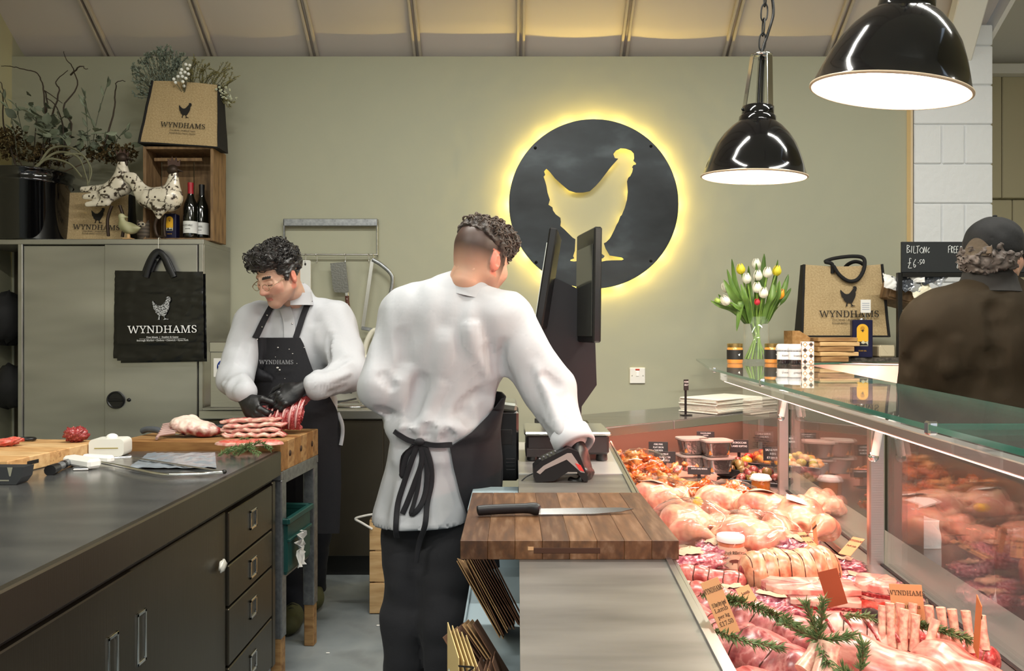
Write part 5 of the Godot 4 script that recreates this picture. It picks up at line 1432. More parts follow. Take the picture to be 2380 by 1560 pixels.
# a head in its own axes: face towards +z, y up, eyes at y = 0
func head(A: Dictionary, pos: Vector3, bs: Basis, sc: float, tint: Callable, cs := 0.0042):
	var s := Sdf.new(Vector3(-0.1, -0.2, -0.125), Vector3(0.1, 0.145, 0.135), cs)
	s.ell(Vector3(0, 0.035, -0.018), Vector3(0.075, 0.093, 0.096), 0.02)
	s.ell(Vector3(0, -0.012, 0.03), Vector3(0.064, 0.085, 0.066), 0.03)
	s.ell(Vector3(0, -0.055, 0.04), Vector3(0.05, 0.05, 0.05), 0.03)
	for m in [-1, 1]:
		s.cap(Vector3(m * 0.056, -0.05, 0.0), Vector3(m * 0.014, -0.098, 0.07), 0.02, 0.018, 0.03)
		s.ell(Vector3(m * 0.043, -0.02, 0.066), Vector3(0.02, 0.018, 0.016), 0.03)
	s.ell(Vector3(0, -0.1, 0.076), Vector3(0.022, 0.016, 0.016), 0.02)
	s.cap(Vector3(0, -0.03, -0.03), Vector3(0, -0.085, -0.03), 0.056, 0.05, 0.03)
	s.cap(Vector3(0, 0.012, 0.09), Vector3(0, -0.028, 0.112), 0.009, 0.0115, 0.014)
	s.ell(Vector3(0, -0.033, 0.108), Vector3(0.013, 0.011, 0.013), 0.008)
	for m in [-1, 1]:
		s.ell(Vector3(m * 0.0125, -0.036, 0.098), Vector3(0.008, 0.008, 0.01), 0.008)
		s.bump(Vector3(m * 0.028, 0.004, 0.088), Vector3(m * 0.034, 0.004, 0.084), 0.024, -0.010)
		s.ell(Vector3(m * 0.031, 0.0, 0.075), Vector3(0.0145, 0.0125, 0.0125), 0.006)
		s.bump(Vector3(m * 0.014, 0.026, 0.094), Vector3(m * 0.045, 0.026, 0.078), 0.014, 0.006)
		# ear
		var eb := Basis(Vector3(0, 1, 0), m * 0.45) * Basis(Vector3(1, 0, 0), -0.15)
		s.ell(Vector3(m * 0.079, -0.008, -0.012), Vector3(0.009, 0.031, 0.019), 0.008, eb)
		s.bump(Vector3(m * 0.088, 0.004, -0.008), Vector3(m * 0.087, -0.012, -0.006), 0.011, -0.005)
	s.bump(Vector3(-0.017, -0.066, 0.1), Vector3(0.017, -0.066, 0.1), 0.006, -0.0035)
	s.bump(Vector3(-0.014, -0.0605, 0.102), Vector3(0.014, -0.0605, 0.102), 0.008, 0.0035)
	s.bump(Vector3(-0.012, -0.073, 0.1), Vector3(0.012, -0.073, 0.1), 0.009, 0.004)
	s.into(A, Transform3D(bs * Basis.from_scale(Vector3.ONE * sc), pos), tint)

func hand(A: Dictionary, xf: Transform3D, curl: Array, mirror: float, fat := 0.0, tint = null, spread := 1.0):
	var s := Sdf.new(Vector3(-0.1, -0.06, -0.11), Vector3(0.1, 0.19, 0.045), 0.0036)
	s.cap(Vector3(0, -0.055, 0), Vector3(0, 0.02, 0), 0.027 + fat, 0.026 + fat, 0.02, Vector3(1, 1, 1.25))
	s.ell(Vector3(0, 0.05, 0), Vector3(0.043 + fat, 0.055, 0.0165 + fat), 0.02)
	var bx := [0.031, 0.0105, -0.0105, -0.030]
	var ln := [0.072, 0.08, 0.075, 0.06]
	for i in 4:
		var p := Vector3(bx[i] * mirror, 0.085 - absf(bx[i]) * 0.15, 0)
		var a := 0.0
		var side: float = bx[i] * mirror * 3.0 * spread
		var r0 := 0.0098 + fat
		for k in 3:
			a += curl[i] * [0.75, 1.15, 0.8][k]
			var l: float = ln[i] * [0.46, 0.3, 0.24][k]
			var q := p + Vector3(sin(side * cos(a)) * cos(a), cos(a), -sin(a)).normalized() * l
			s.cap(p, q, r0, r0 - 0.0006, 0.006)
			r0 -= 0.0006
			p = q
	var tp := Vector3(0.03 * mirror, 0.02, -0.004)
	var t1 := tp + Vector3(0.025 * mirror, 0.03, -0.012)
	var t2 := t1 + Vector3(0.010 * mirror, 0.03, -0.012 - 0.02 * curl[0])
	var t3 := t2 + Vector3(-0.004 * mirror, 0.024, -0.008 - 0.016 * curl[0])
	s.cap(tp, t1, 0.014 + fat, 0.0125 + fat, 0.012)
	s.cap(t1, t2, 0.012 + fat, 0.0105 + fat, 0.006)
	s.cap(t2, t3, 0.0105 + fat, 0.009 + fat, 0.006)
	for i in 4: s.bump(Vector3(bx[i] * mirror, 0.084, 0.014), Vector3(bx[i] * mirror, 0.09, 0.012), 0.012, 0.003)
	s.into(A, xf, tint)

func curls(mb: MB, base: Sdf, n: int, xf: Transform3D, r: float, test: Callable, sd: int):
	var g := RandomNumberGenerator.new()
	g.seed = sd
	var done := 0
	var tries := 0
	while done < n and tries < n * 30:
		tries += 1
		var d := Vector3(g.randfn(), g.randfn(), g.randfn()).normalized()
		var p := Vector3(0, 0.03, -0.015) + d * 0.16
		var hit := false
		for k in 40:   # march inwards to the hair's surface
			var q := (p - base.lo) / base.cs
			if q.x > 0 and q.y > 0 and q.z > 0 and q.x < base.nx - 1 and q.y < base.ny - 1 and q.z < base.nz - 1:
				if base.f[(int(q.z) * base.ny + int(q.y)) * base.nx + int(q.x)] < 0.0:
					hit = true
					break
			p -= d * 0.004
		if not hit or not test.call(p): continue
		done += 1
		var t := d.cross(Vector3(g.randfn(), g.randfn(), g.randfn())).normalized()
		var b := d.cross(t)
		var pts := []
		var rr := r * g.randf_range(0.7, 1.3)
		for k in 8:
			var a := k * 0.75
			pts.append(xf * (p + t * (cos(a) * rr) + b * (k * 0.0016 - 0.006) + d * (sin(a) * rr * 0.9 + 0.001)))
		mb.tube(pts, [0.0009, 0.0018, 0.0022, 0.0024, 0.0024, 0.0022, 0.0016, 0.0008], 5)

func strap(s: Sdf, pts: Array, w: float, th: float, off: float, lift := 0.0) -> MB:
	# a cloth strap laid on the near side of a body; pts are (x, y) in metres
	var c := curve(pts, 8)
	var n := c.size() - 1
	var f := func(u: float, v: float) -> Vector3:
		var i := int(roundf(v * n))
		var t: Vector2 = (c[mini(i + 1, n)] - c[maxi(i - 1, 0)]).normalized()
		var q: Vector2 = c[i] + Vector2(-t.y, t.x) * (u - 0.5) * w
		var z := s.front(c[i].x, c[i].y, -99.0)
		var z2 := s.front(q.x, q.y, z)
		return Vector3(q.x, q.y, (z if absf(z2 - z) > 0.03 else maxf(z, z2)) + off + lift * sin(PI * v))
	return MB.new().sheet(4, n, f, th)

func xy(p: Vector3) -> Vector2: return Vector2(p.x, p.y)

func people():
	mats.coatwhite = mt("#b2b4b9", 0.8, 0, {"btex": mats.n_fine, "bump": 0.02, "sc": 8.0})
	mats.coatwhite.vertex_color_use_as_albedo = true
	mats.skin = mt("#ffffff", 0.48, 0, {"vc": true, "sss": 0.12})
	mats.apron = mt("#15151b", 0.85, 0, {"btex": mats.n_fine, "bump": 0.03, "sc": 12.0, "rim": 0.2})
	mats.navy = mt("#12131a", 0.9, 0, {"btex": mats.n_fine, "bump": 0.03, "sc": 12.0})
	mats.charcoal = mt("#242428", 0.9, 0, {"btex": mats.n_fine, "bump": 0.04, "sc": 12.0, "rim": 0.2})
	mats.glove = mt("#101013", 0.42, 0, {"btex": mats.n_fine, "bump": 0.05, "sc": 10.0})
	person_back()
	person_left()
	person_right()

func trousers(hl: Vector3, kl: Vector3, al: Vector3, hr: Vector3, kr: Vector3, ar: Vector3, r: float, sd: int) -> Sdf:
	var lo := hl.min(hr).min(al).min(ar).min(kl).min(kr) - Vector3(0.2, 0.1, 0.2)
	var hi := hl.max(hr).max(al).max(ar).max(kl).max(kr) + Vector3(0.2, 0.18, 0.2)
	lo.y = -0.02
	var s := Sdf.new(lo, hi, 0.0125)
	var c := (hl + hr) / 2
	s.ell(c + Vector3(0, 0.03, 0), Vector3(0.148, 0.14, 0.105), 0.05)
	s.cap(hl, kl, r * 1.28, r, 0.04).cap(kl, al, r, r * 0.86, 0.03)
	s.cap(hr, kr, r * 1.28, r, 0.04).cap(kr, ar, r, r * 0.86, 0.03)
	var n := noise(4.0, sd, FastNoiseLite.TYPE_SIMPLEX_SMOOTH, 2)
	s.rough(n, 0.012, Vector3(1, 1.6, 1), 0.04)
	s.plane(Vector3(0, -1, 0), -0.045)
	return s

func shoe(A: Dictionary, at_: Vector3, fw: Vector3, tint = null):
	var s := Sdf.new(Vector3(-0.075, -0.005, -0.12), Vector3(0.075, 0.16, 0.21), 0.006)
	s.cap(Vector3(0, 0.05, -0.05), Vector3(0, 0.04, 0.14), 0.046, 0.036, 0.03)
	s.ell(Vector3(0, 0.04, 0.1), Vector3(0.048, 0.04, 0.085), 0.03)
	s.cap(Vector3(0, 0.06, -0.04), Vector3(0, 0.15, -0.045), 0.045, 0.045, 0.03)
	s.cap(Vector3(0, 0.07, 0.06), Vector3(0, 0.12, -0.01), 0.025, 0.035, 0.04)
	s.bump(Vector3(0, 0.09, 0.085), Vector3(0, 0.135, 0.03), 0.02, 0.005)
	s.plane(Vector3(0, -1, 0), -0.002)
	s.into(A, Transform3D(look(fw), at_), tint)

func person_back():
	var d := 2.42
	var t := thing("person", "man with faded curly hair, white coat and black apron, back turned, at the till", "person", Vector3(-0.27, 0, -2.42))
	var hp := at(1117, 606, 2.40)
	var hb := look(Vector3(0.62, -0.34, -0.74), Vector3(0.12, 1, 0))
	var skin := lin(208, 160, 136)
	var hairc := lin(62, 47, 40)
	var htint := func(p: Vector3) -> Color:
		var c := skin
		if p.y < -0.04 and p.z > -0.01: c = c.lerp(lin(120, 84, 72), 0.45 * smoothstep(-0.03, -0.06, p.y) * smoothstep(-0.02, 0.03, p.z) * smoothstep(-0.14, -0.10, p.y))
		if absf(p.x) > 0.074 and p.z < 0.02 and p.y > -0.05 and p.y < 0.03: c = lin(214, 128, 108)
		elif p.z < 0.045:
			var fade := smoothstep(-0.075, 0.045, p.y + 0.35 * maxf(p.z, 0.0))
			c = c.lerp(hairc, clampf(fade * 1.1, 0, 0.97))
		if absf(p.x) > 0.012 and absf(p.x) < 0.047 and absf(p.y - 0.028) < 0.006 and p.z > 0.06: c = hairc
		return c
	# bare body under the clothes: one surface
	var sl := at(938, 742, 2.42)
	var el := at(888, 900, 2.36)
	var wl := at(955, 985, 2.60)
	var sr := at(1178, 748, 2.40)
	var er := at(1272, 905, 2.36)
	var wr := at(1332, 1026, 2.24)
	var hl := at(958, 1140, 2.44)
	var kl := at(942, 1430, 2.44)
	var al := Vector3(kl.x - 0.01, 0.08, -2.50)
	var hr := at(1045, 1140, 2.42)
	var kr := at(1036, 1430, 2.38)
	var ar := Vector3(kr.x + 0.0, 0.08, -2.42)
	var b := Sdf.new(Vector3(-0.5, -0.01, -2.75), Vector3(0.3, 1.62, -2.1), 0.016)
	b.cap(at(1060, 720, 2.42), hp + hb * Vector3(0, -0.045, -0.03), 0.062, 0.054, 0.03).ell(at(1045, 820, 2.42), Vector3(0.17, 0.2, 0.1), 0.04).ell(at(1005, 1080, 2.43), Vector3(0.14, 0.15, 0.1), 0.05)
	b.cap(sl, el, 0.045, 0.04).cap(el, wl, 0.036, 0.026).cap(sr, er, 0.045, 0.04).cap(er, wr, 0.036, 0.026)
	b.cap(hl, kl, 0.075, 0.055).cap(kl, al, 0.05, 0.035).cap(hr, kr, 0.075, 0.055).cap(kr, ar, 0.05, 0.035)
	var A := arrays()
	b.into(A, Transform3D(), func(_p): return skin)
	head(A, hp, hb, 0.97, htint)
	putw("body", Sdf.build(A), mats.skin, t)
	# hair: cropped sides are skin tint, the curls on top their own mass
	var hs := Sdf.new(Vector3(-0.11, -0.03, -0.14), Vector3(0.11, 0.18, 0.14), 0.0042)
	hs.ell(Vector3(0, 0.055, -0.012), Vector3(0.078, 0.08, 0.098), 0.02)
	hs.ell(Vector3(0, 0.092, 0.055), Vector3(0.066, 0.048, 0.058), 0.03)
	hs.rough(noise(38.0, 5, FastNoiseLite.TYPE_SIMPLEX_SMOOTH, 2), 0.014, Vector3.ONE, 0.03)
	hs.plane(Vector3(0, -1, -0.42).normalized(), -0.030)
	var HA := arrays()
	var xf := Transform3D(hb, hp)
	hs.into(HA, xf, func(p): return lin(66, 52, 43).lerp(lin(34, 26, 22), 0.5 + 0.5 * sin(p.x * 190.0) * sin(p.z * 170.0 + p.y * 120.0)))
	var hm := mt("#ffffff", 0.55, 0, {"vc": true, "rim": 0.3})
	putw("hair", Sdf.build(HA), hm, t)
	var cm := MB.new()
	curls(cm, hs, 420, xf, 0.008, func(p): return p.y > 0.055 - p.z * 0.4, 4)
	putw("curls", cm, mt("#493a30", 0.5, 0, {"rim": 0.3}), t)
	# white coat
	var c := Sdf.new(Vector3(-0.49, 0.66, -2.72), Vector3(0.30, 1.60, -2.08), 0.0105)
	c.ell(at(1045, 800, 2.42), Vector3(0.195, 0.22, 0.135), 0.05)
	c.cap(at(965, 728, 2.41), at(1150, 735, 2.40), 0.088, 0.088, 0.05)
	c.cap(at(1045, 715, 2.42), at(1090, 678, 2.41), 0.09, 0.058, 0.05)
	c.ell(at(1025, 960, 2.42), Vector3(0.172, 0.17, 0.125), 0.05)
	c.ell(at(1015, 990, 2.40), Vector3(0.165, 0.07, 0.13), 0.03)
	c.cap(at(1012, 1030, 2.42), at(1005, 1045, 2.42), 0.135, 0.135, 0.02, Vector3(1, 1, 1.25))
	c.cap(at(1008, 1070, 2.42), at(985, 1205, 2.42), 0.142, 0.158, 0.04, Vector3(1, 1, 1.05))
	c.cap(sl, el, 0.082, 0.07, 0.05).cap(el, wl, 0.068, 0.055, 0.03)
	c.cap(sr, er, 0.084, 0.078, 0.05).cap(er, wr + Vector3(-0.01, 0.02, -0.01), 0.076, 0.057, 0.04)
	var B := func(pts: Array, r: float, amp: float):
		var cp := []
		for q in pts:
			var p := at(q[0], q[1], 2.4)
			p.z = c.front(p.x, p.y, -2.3)
			cp.append(p)
		c.bumps(curve(cp, 3), r * 1.25, amp)
	B.call([[1100, 745], [1105, 790], [1135, 850], [1165, 900]], 0.035, 0.018)
	B.call([[1128, 800], [1150, 850], [1172, 890]], 0.025, -0.020)
	B.call([[1135, 870], [1140, 920], [1165, 960]], 0.03, 0.012)
	B.call([[1175, 780], [1168, 850], [1185, 920]], 0.02, -0.012)
	B.call([[960, 840], [945, 900], [930, 960]], 0.035, 0.016)
	B.call([[1040, 880], [1010, 930], [985, 980]], 0.03, 0.012)
	B.call([[1130, 900], [1090, 930], [1050, 975]], 0.025, -0.012)
	B.call([[940, 760], [950, 830], [940, 880]], 0.03, -0.010)
	B.call([[990, 860], [975, 930], [960, 985]], 0.03, -0.016)
	B.call([[1040, 760], [1035, 830], [1030, 900]], 0.035, 0.008)
	B.call([[1075, 940], [1100, 985]], 0.03, -0.014)
	B.call([[1010, 975], [1000, 1010]], 0.025, -0.018)
	B.call([[1060, 990], [1035, 1015]], 0.025, -0.016)
	B.call([[945, 985], [975, 1010]], 0.022, -0.012)
	B.call([[1235, 830], [1275, 930], [1300, 1000]], 0.02, 0.012)
	B.call([[1250, 860], [1300, 900]], 0.022, -0.010)
	B.call([[1225, 960], [1275, 1000], [1295, 1005]], 0.022, -0.012)
	B.call([[1300, 985], [1340, 990]], 0.016, -0.012)
	B.call([[895, 860], [930, 905]], 0.022, -0.010)
	B.call([[880, 940], [925, 960]], 0.02, -0.010)
	for q in [[930, 1065, 895, 1195], [965, 1060, 945, 1200], [1005, 1060, 1010, 1200], [1035, 1060, 1055, 1205]]:
		B.call([[q[0], q[1]], [(q[0] + q[2]) / 2.0, 1130], [q[2], q[3]]], 0.036, -0.012)
	c.rough(noise(5.0, 9, FastNoiseLite.TYPE_SIMPLEX_SMOOTH, 2), 0.014, Vector3(1.4, 0.5, 1.4), 0.04)
	c.plane(Vector3(0.05, -1, 0), -0.742)
	putw("coat", c.mesh(), mats.coatwhite, t)
	# cuff turned back on the reaching arm
	var fd := (wr - er).normalized()
	putw("cuff", MB.new().lathe([[Vector2(0.052, -0.02), Vector2(0.062, -0.018), Vector2(0.063, 0.03), Vector2(0.055, 0.038), Vector2(0.05, 0.03), Vector2(0.048, 0.0)]], 24, wr + fd * -0.012, Basis(Quaternion(Vector3.UP, fd))), mats.coatwhite, t)
	var nb := at(1092, 664, 2.405)
	var nbs := look(Vector3(0.4, 0, -1), Vector3(0.30, 1, -0.1))
	var col := func(u: float, v: float) -> Vector3:
		var a := lerpf(PI / 2 + 0.5, PI / 2 + TAU - 0.5, u)
		var r := lerpf(0.070, 0.094, v) + 0.003 * sin(a * 2.0)
		return nb + nbs * Vector3(cos(a) * r * 1.02, 0.026 - v * 0.054, sin(a) * r)
	putw("collar", MB.new().sheet(36, 5, col, 0.003), mats.coatwhite, t)
	# trousers, shoes
	putw("trousers", trousers(hl, kl, al, hr, kr, ar, 0.076, 14).mesh(), mats.charcoal, t)
	var SA := arrays()
	shoe(SA, Vector3(al.x, 0, al.z), Vector3(0.1, 0, -1))
	shoe(SA, Vector3(ar.x, 0, ar.z), Vector3(0.25, 0, -1))
	putw("shoes", Sdf.build(SA), mats.blackplastic, t)
	# apron wrapped from the front round his right side
	var back := [[1166, 925], [1140, 960], [1100, 998], [1050, 1030], [1058, 1080], [1072, 1140], [1090, 1200], [1098, 1260], [1100, 1340]]
	var ap := func(u: float, v: float) -> Vector3:
		var e := v * (back.size() - 1)
		var i := mini(int(e), back.size() - 2)
		var bx := lerpf(back[i][0], back[i + 1][0], e - i)
		var by := lerpf(back[i][1], back[i + 1][1], e - i)
		var p0 := at(bx, by, 2.36)
		var zz := c.front(p0.x, p0.y, -2.36)
		p0.z = maxf(zz, -2.42) + 0.010
		if by > 1200: p0.z = -2.30
		var y := p0.y + lerpf(0.0, 0.02, u) * (1 - v)
		var q := Vector3(at(1164, by, 2.48).x + 0.004 * sin(v * 14.0), y, -2.47 + 0.02 * v)
		var fr := Vector3(at(1100, by, 2.62).x, y, -2.60)
		var fl := Vector3(at(965, by, 2.62).x, y, -2.605)
		var ll := Vector3(at(925, by, 2.5).x, y, -2.54)
		if u < 0.5:
			var w := u / 0.5
			return p0.lerp(q, w) + Vector3(0.03 * sin(PI * w) * (0.4 + v), 0, 0.030 * sin(PI * w) * minf(1.0, (1 - absf(bx - 1164) / 1164.0)))
		if u < 0.7: return q.lerp(fr, (u - 0.5) / 0.2)
		if u < 0.9: return fr.lerp(fl, (u - 0.7) / 0.2)
		return fl.lerp(ll, (u - 0.9) / 0.1)
	putw("apron", MB.new().sheet(40, 40, ap, 0.004), mats.apron, t)
	putw("waist_tie", strap(c, [xy(at(1052, 1032, 2.3)), xy(at(1010, 1032, 2.3)), xy(at(978, 1027, 2.3)), xy(at(950, 1022, 2.3)), xy(at(918, 1002, 2.3))], 0.016, 0.004, 0.008), mats.apron, t)
	var kz: float = c.front(at(975, 1027, 2.3).x, at(975, 1027, 2.3).y, -2.28) + 0.012
	var kp := at(975, 1027, -kz)
	putw("knot", MB.new().ball(kp, Vector3(0.016, 0.011, 0.012), 12, 8), mats.apron, t)
	for q in [[[972, 1030], [955, 1075], [940, 1120], [925, 1170], [920, 1225], [922, 1250]], [[978, 1030], [980, 1075], [965, 1120], [948, 1165], [935, 1195]], [[982, 1030], [992, 1080], [990, 1140], [975, 1180], [955, 1195], [962, 1170], [972, 1130], [978, 1080]], [[986, 1032], [1000, 1075], [1003, 1120], [993, 1170], [988, 1220], [975, 1260], [966, 1308]], [[968, 1030], [945, 1060], [932, 1110], [935, 1060], [962, 1035]]]:
		var pts := []
		for e in q:
			var w := at(e[0], e[1], 2.28)
			w.z = maxf(c.front(w.x, w.y, -2.30), -2.33) + 0.008
			pts.append(at(e[0], e[1], -w.z))
		putw("tie_end", MB.new().tube(curve(pts, 5), 0.0085, 8, 0.22, true, false, Vector3(1, 0.1, 0.05)), mats.apron, t)
	# gloved hand on the card reader
	var GA := arrays()
	var hd := Vector3(0.25, -0.72, 0.25).normalized()
	hand(GA, Transform3D(look(Vector3(0.75, 0.35, 0.25), -hd) * Basis(Vector3(0, 0, 1), PI), wr + Vector3(0.012, -0.012, 0.012)), [0.75, 0.8, 0.85, 0.9], -1.0, 0.0012)
	putw("glove", Sdf.build(GA), mats.glove, t)
	var GB := arrays()
	hand(GB, Transform3D(look(Vector3(-0.3, 0.9, -0.1), Vector3(0.3, -0.2, -1)), wl + Vector3(0.02, 0, -0.03)), [0.5, 0.5, 0.5, 0.5], 1.0, 0.0012)
	putw("glove", Sdf.build(GB), mats.glove, t)

func person_left():
	var t := thing("person", "man with dark wavy hair, thin glasses, white coat and dark apron behind the block", "person", Vector3(-0.95, 0, -3.5))
	var hp := at(648, 640, 3.27)
	var hb := look(Vector3(-0.50, -0.50, 0.72), Vector3(0.06, 1, 0))
	var skin := lin(214, 172, 150)
	var dark := lin(30, 24, 22)
	var htint := func(p: Vector3) -> Color:
		var c := skin
		if p.z > 0.05 and p.y < 0.0 and p.y > -0.05: c = c.lerp(lin(208, 142, 122), 0.45)
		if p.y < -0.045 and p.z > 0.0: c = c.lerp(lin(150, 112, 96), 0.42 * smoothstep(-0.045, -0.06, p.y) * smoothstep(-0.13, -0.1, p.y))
		if absf(p.x) < 0.03 and p.y < -0.044 and p.y > -0.06 and p.z > 0.08: c = c.lerp(lin(110, 76, 62), 0.3)
		if absf(p.x) < 0.02 and p.y < -0.059 and p.y > -0.075 and p.z > 0.085: c = lin(178, 108, 98)
		if absf(p.x) > 0.074 and p.z < 0.02: c = lin(218, 140, 120)
		if absf(p.x) > 0.012 and absf(p.x) < 0.048 and absf(p.y - 0.027 - 0.003 * sin(p.x * 60)) < 0.0055 and p.z > 0.06: c = dark
		if absf(absf(p.x) - 0.031) < 0.014 and absf(p.y + 0.006) < 0.0022 and p.z > 0.07: c = dark
		return c
	var sl := at(585, 752, 3.40)
	var el := at(545, 880, 3.28)
	var wl := at(566, 920, 3.10)
	var sr := at(785, 748, 3.46)
	var er := at(812, 868, 3.32)
	var wr := at(712, 896, 3.12)
	var hl := at(650, 1010, 3.50)
	var hr := at(735, 1010, 3.50)
	var kl := at(665, 1240, 3.46)
	var kr := at(728, 1240, 3.56)
	var al := Vector3(at(685, 1400, 3.45).x, 0.08, -3.45)
	var ar := Vector3(at(722, 1400, 3.7).x, 0.08, -3.74)
	var b := Sdf.new(Vector3(-1.32, -0.01, -3.75), Vector3(-0.6, 1.60, -2.95), 0.016)
	b.cap(at(690, 715, 3.44), hp + hb * Vector3(0, -0.045, -0.03), 0.062, 0.054, 0.03).ell(at(690, 820, 3.46), Vector3(0.16, 0.2, 0.09), 0.04).ell(at(690, 990, 3.48), Vector3(0.14, 0.15, 0.09), 0.05)
	b.cap(sl, el, 0.045, 0.04).cap(el, wl, 0.036, 0.027).cap(sr, er, 0.045, 0.04).cap(er, wr, 0.038, 0.028)
	b.cap(hl, kl, 0.075, 0.055).cap(kl, al, 0.05, 0.035).cap(hr, kr, 0.075, 0.055).cap(kr, ar, 0.05, 0.035)
	var A := arrays()
	b.into(A, Transform3D(), func(_p): return skin)
	head(A, hp, hb, 1.0, htint, 0.004)
	putw("body", Sdf.build(A), mats.skin, t)
	# hair
	var xf := Transform3D(hb, hp)
	var hs := Sdf.new(Vector3(-0.12, -0.07, -0.15), Vector3(0.12, 0.19, 0.15), 0.0044)
	hs.ell(Vector3(0, 0.05, -0.03), Vector3(0.087, 0.094, 0.1), 0.02)
	hs.ell(Vector3(0.0, 0.098, 0.045), Vector3(0.078, 0.05, 0.066), 0.03)
	for m in [-1, 1]: hs.cap(Vector3(m * 0.074, 0.04, 0.03), Vector3(m * 0.076, -0.01, 0.02), 0.016, 0.008, 0.02)
	hs.rough(noise(22.0, 6, FastNoiseLite.TYPE_SIMPLEX_SMOOTH, 2), 0.016, Vector3(1, 1.6, 0.8), 0.03)
	hs.ell(Vector3(0, -0.03, 0.1), Vector3(0.066, 0.092, 0.07), 0.01, Basis(), true)
	for m in [-1, 1]: hs.ell(Vector3(m * 0.09, -0.02, -0.008), Vector3(0.03, 0.04, 0.026), 0.008, Basis(), true)
	hs.plane(Vector3(0, -1, -0.2).normalized(), 0.055)
	var HA := arrays()
	hs.into(HA, xf, func(p): return lin(40, 35, 33).lerp(lin(16, 14, 14), 0.5 + 0.5 * sin(p.x * 160.0 + p.y * 60.0) * sin(p.z * 120.0)))
	putw("hair", Sdf.build(HA), mt("#ffffff", 0.42, 0, {"vc": true, "rim": 0.3}), t)
	var cm := MB.new()
	curls(cm, hs, 260, xf, 0.013, func(p): return p.y > 0.05 and p.z > -0.09, 8)
	putw("locks", cm, mt("#1d1918", 0.4, 0, {"rim": 0.3}), t)
	# glasses
	var gl := putw("glasses", MB.new().tube([xf * Vector3(0.074, 0.006, 0.01), xf * Vector3(0.068, 0.0, 0.085), xf * Vector3(0.056, -0.004, 0.108)], 0.0016, 6).tube([xf * Vector3(-0.074, 0.006, 0.01), xf * Vector3(-0.068, 0.0, 0.085), xf * Vector3(-0.056, -0.004, 0.108)], 0.0016, 6), mt("#b9a68a", 0.25, 1.0), t)
	for m in [-1, 1]:
		var lp := []
		for i in 20: lp.append(xf * Vector3(m * 0.033 + cos(TAU * i / 20) * 0.019, -0.006 + sin(TAU * i / 20) * 0.015, 0.111 - absf(cos(TAU * i / 20) * 0.5 + 0.5 * m) * 0.002))
		put("rim", MB.new().tube(lp, 0.0013, 6, 1.0, false, true), mt("#b9a68a", 0.25, 1.0), gl)
	# coat
	var c := Sdf.new(Vector3(-1.36, 0.72, -3.75), Vector3(-0.58, 1.55, -2.98), 0.0105)
	c.ell(at(690, 805, 3.46), Vector3(0.185, 0.2, 0.125), 0.05)
	c.cap(at(612, 742, 3.44), at(758, 738, 3.47), 0.085, 0.088, 0.05)
	c.cap(at(685, 725, 3.45), at(690, 690, 3.42), 0.095, 0.068, 0.04)
	c.ell(at(695, 930, 3.47), Vector3(0.17, 0.17, 0.125), 0.05)
	c.cap(at(695, 960, 3.48), at(700, 1035, 3.48), 0.155, 0.165, 0.04, Vector3(1, 1, 1.2))
	c.cap(sl, el, 0.082, 0.073, 0.05).cap(el, wl + Vector3(0, 0.015, 0), 0.07, 0.05, 0.03)
	c.cap(sr, er, 0.088, 0.083, 0.05).cap(er, wr + Vector3(0.035, 0.0, -0.01), 0.08, 0.055, 0.03)
	var B := func(pts: Array, r: float, amp: float):
		var cp := []
		for q in pts:
			var p := at(q[0], q[1], 3.3)
			p.z = c.front(p.x, p.y, -3.3)
			cp.append(p)
		c.bumps(curve(cp, 3), r * 1.25, amp)
	B.call([[725, 750], [735, 800], [745, 850]], 0.04, 0.012)
	B.call([[765, 770], [762, 830], [765, 860]], 0.022, -0.016)
	B.call([[760, 865], [800, 840], [825, 830]], 0.022, -0.012)
	B.call([[755, 885], [800, 875], [830, 860]], 0.02, 0.012)
	B.call([[745, 890], [790, 905], [820, 895]], 0.02, -0.010)
	B.call([[535, 890], [575, 895]], 0.018, 0.010)
	B.call([[585, 760], [575, 810], [570, 850]], 0.02, -0.010)
	B.call([[650, 735], [655, 775]], 0.018, -0.008)
	c.rough(noise(5.5, 19, FastNoiseLite.TYPE_SIMPLEX_SMOOTH, 2), 0.014, Vector3(1.4, 0.6, 1.4), 0.04)
	putw("coat", c.mesh(), mats.coatwhite, t)
	# stand collar and front opening
	var nb := at(683, 702, 3.40)
	var nbs := look(Vector3(-0.2, 0, 1), Vector3(-0.1, 1, 0.25))
	var col := func(u: float, v: float) -> Vector3:
		var a := lerpf(PI / 2 + 0.25, PI / 2 + TAU - 0.3, u)
		var r := lerpf(0.088, 0.075, v)
		return nb + nbs * Vector3(cos(a) * r, v * 0.05 - 0.02 + 0.02 * (1.0 - absf(u - 0.5) * 2.0) * v, sin(a) * r)
	putw("collar", MB.new().sheet(36, 4, col, 0.003), mats.coatwhite, t)
	var fp := putw("front_placket", strap(c, [xy(at(655, 715, 3.3)), xy(at(664, 745, 3.3)), xy(at(668, 790, 3.3))], 0.05, 0.003, 0.004), mats.coatwhite, t)
	var bp := at(672, 752, 3.3)
	put("press_stud", MB.new().ball(Vector3(bp.x, bp.y, c.front(bp.x, bp.y, -3.3) + 0.008), Vector3(0.005, 0.005, 0.003), 10, 6), mats.alu, fp)
	# apron bib: follows the chest
	var rows := [[785, 594, 698], [800, 591, 706], [830, 585, 716], [860, 582, 727], [890, 583, 742], [920, 590, 765], [950, 600, 782], [1000, 605, 790], [1120, 612, 792], [1240, 620, 788]]
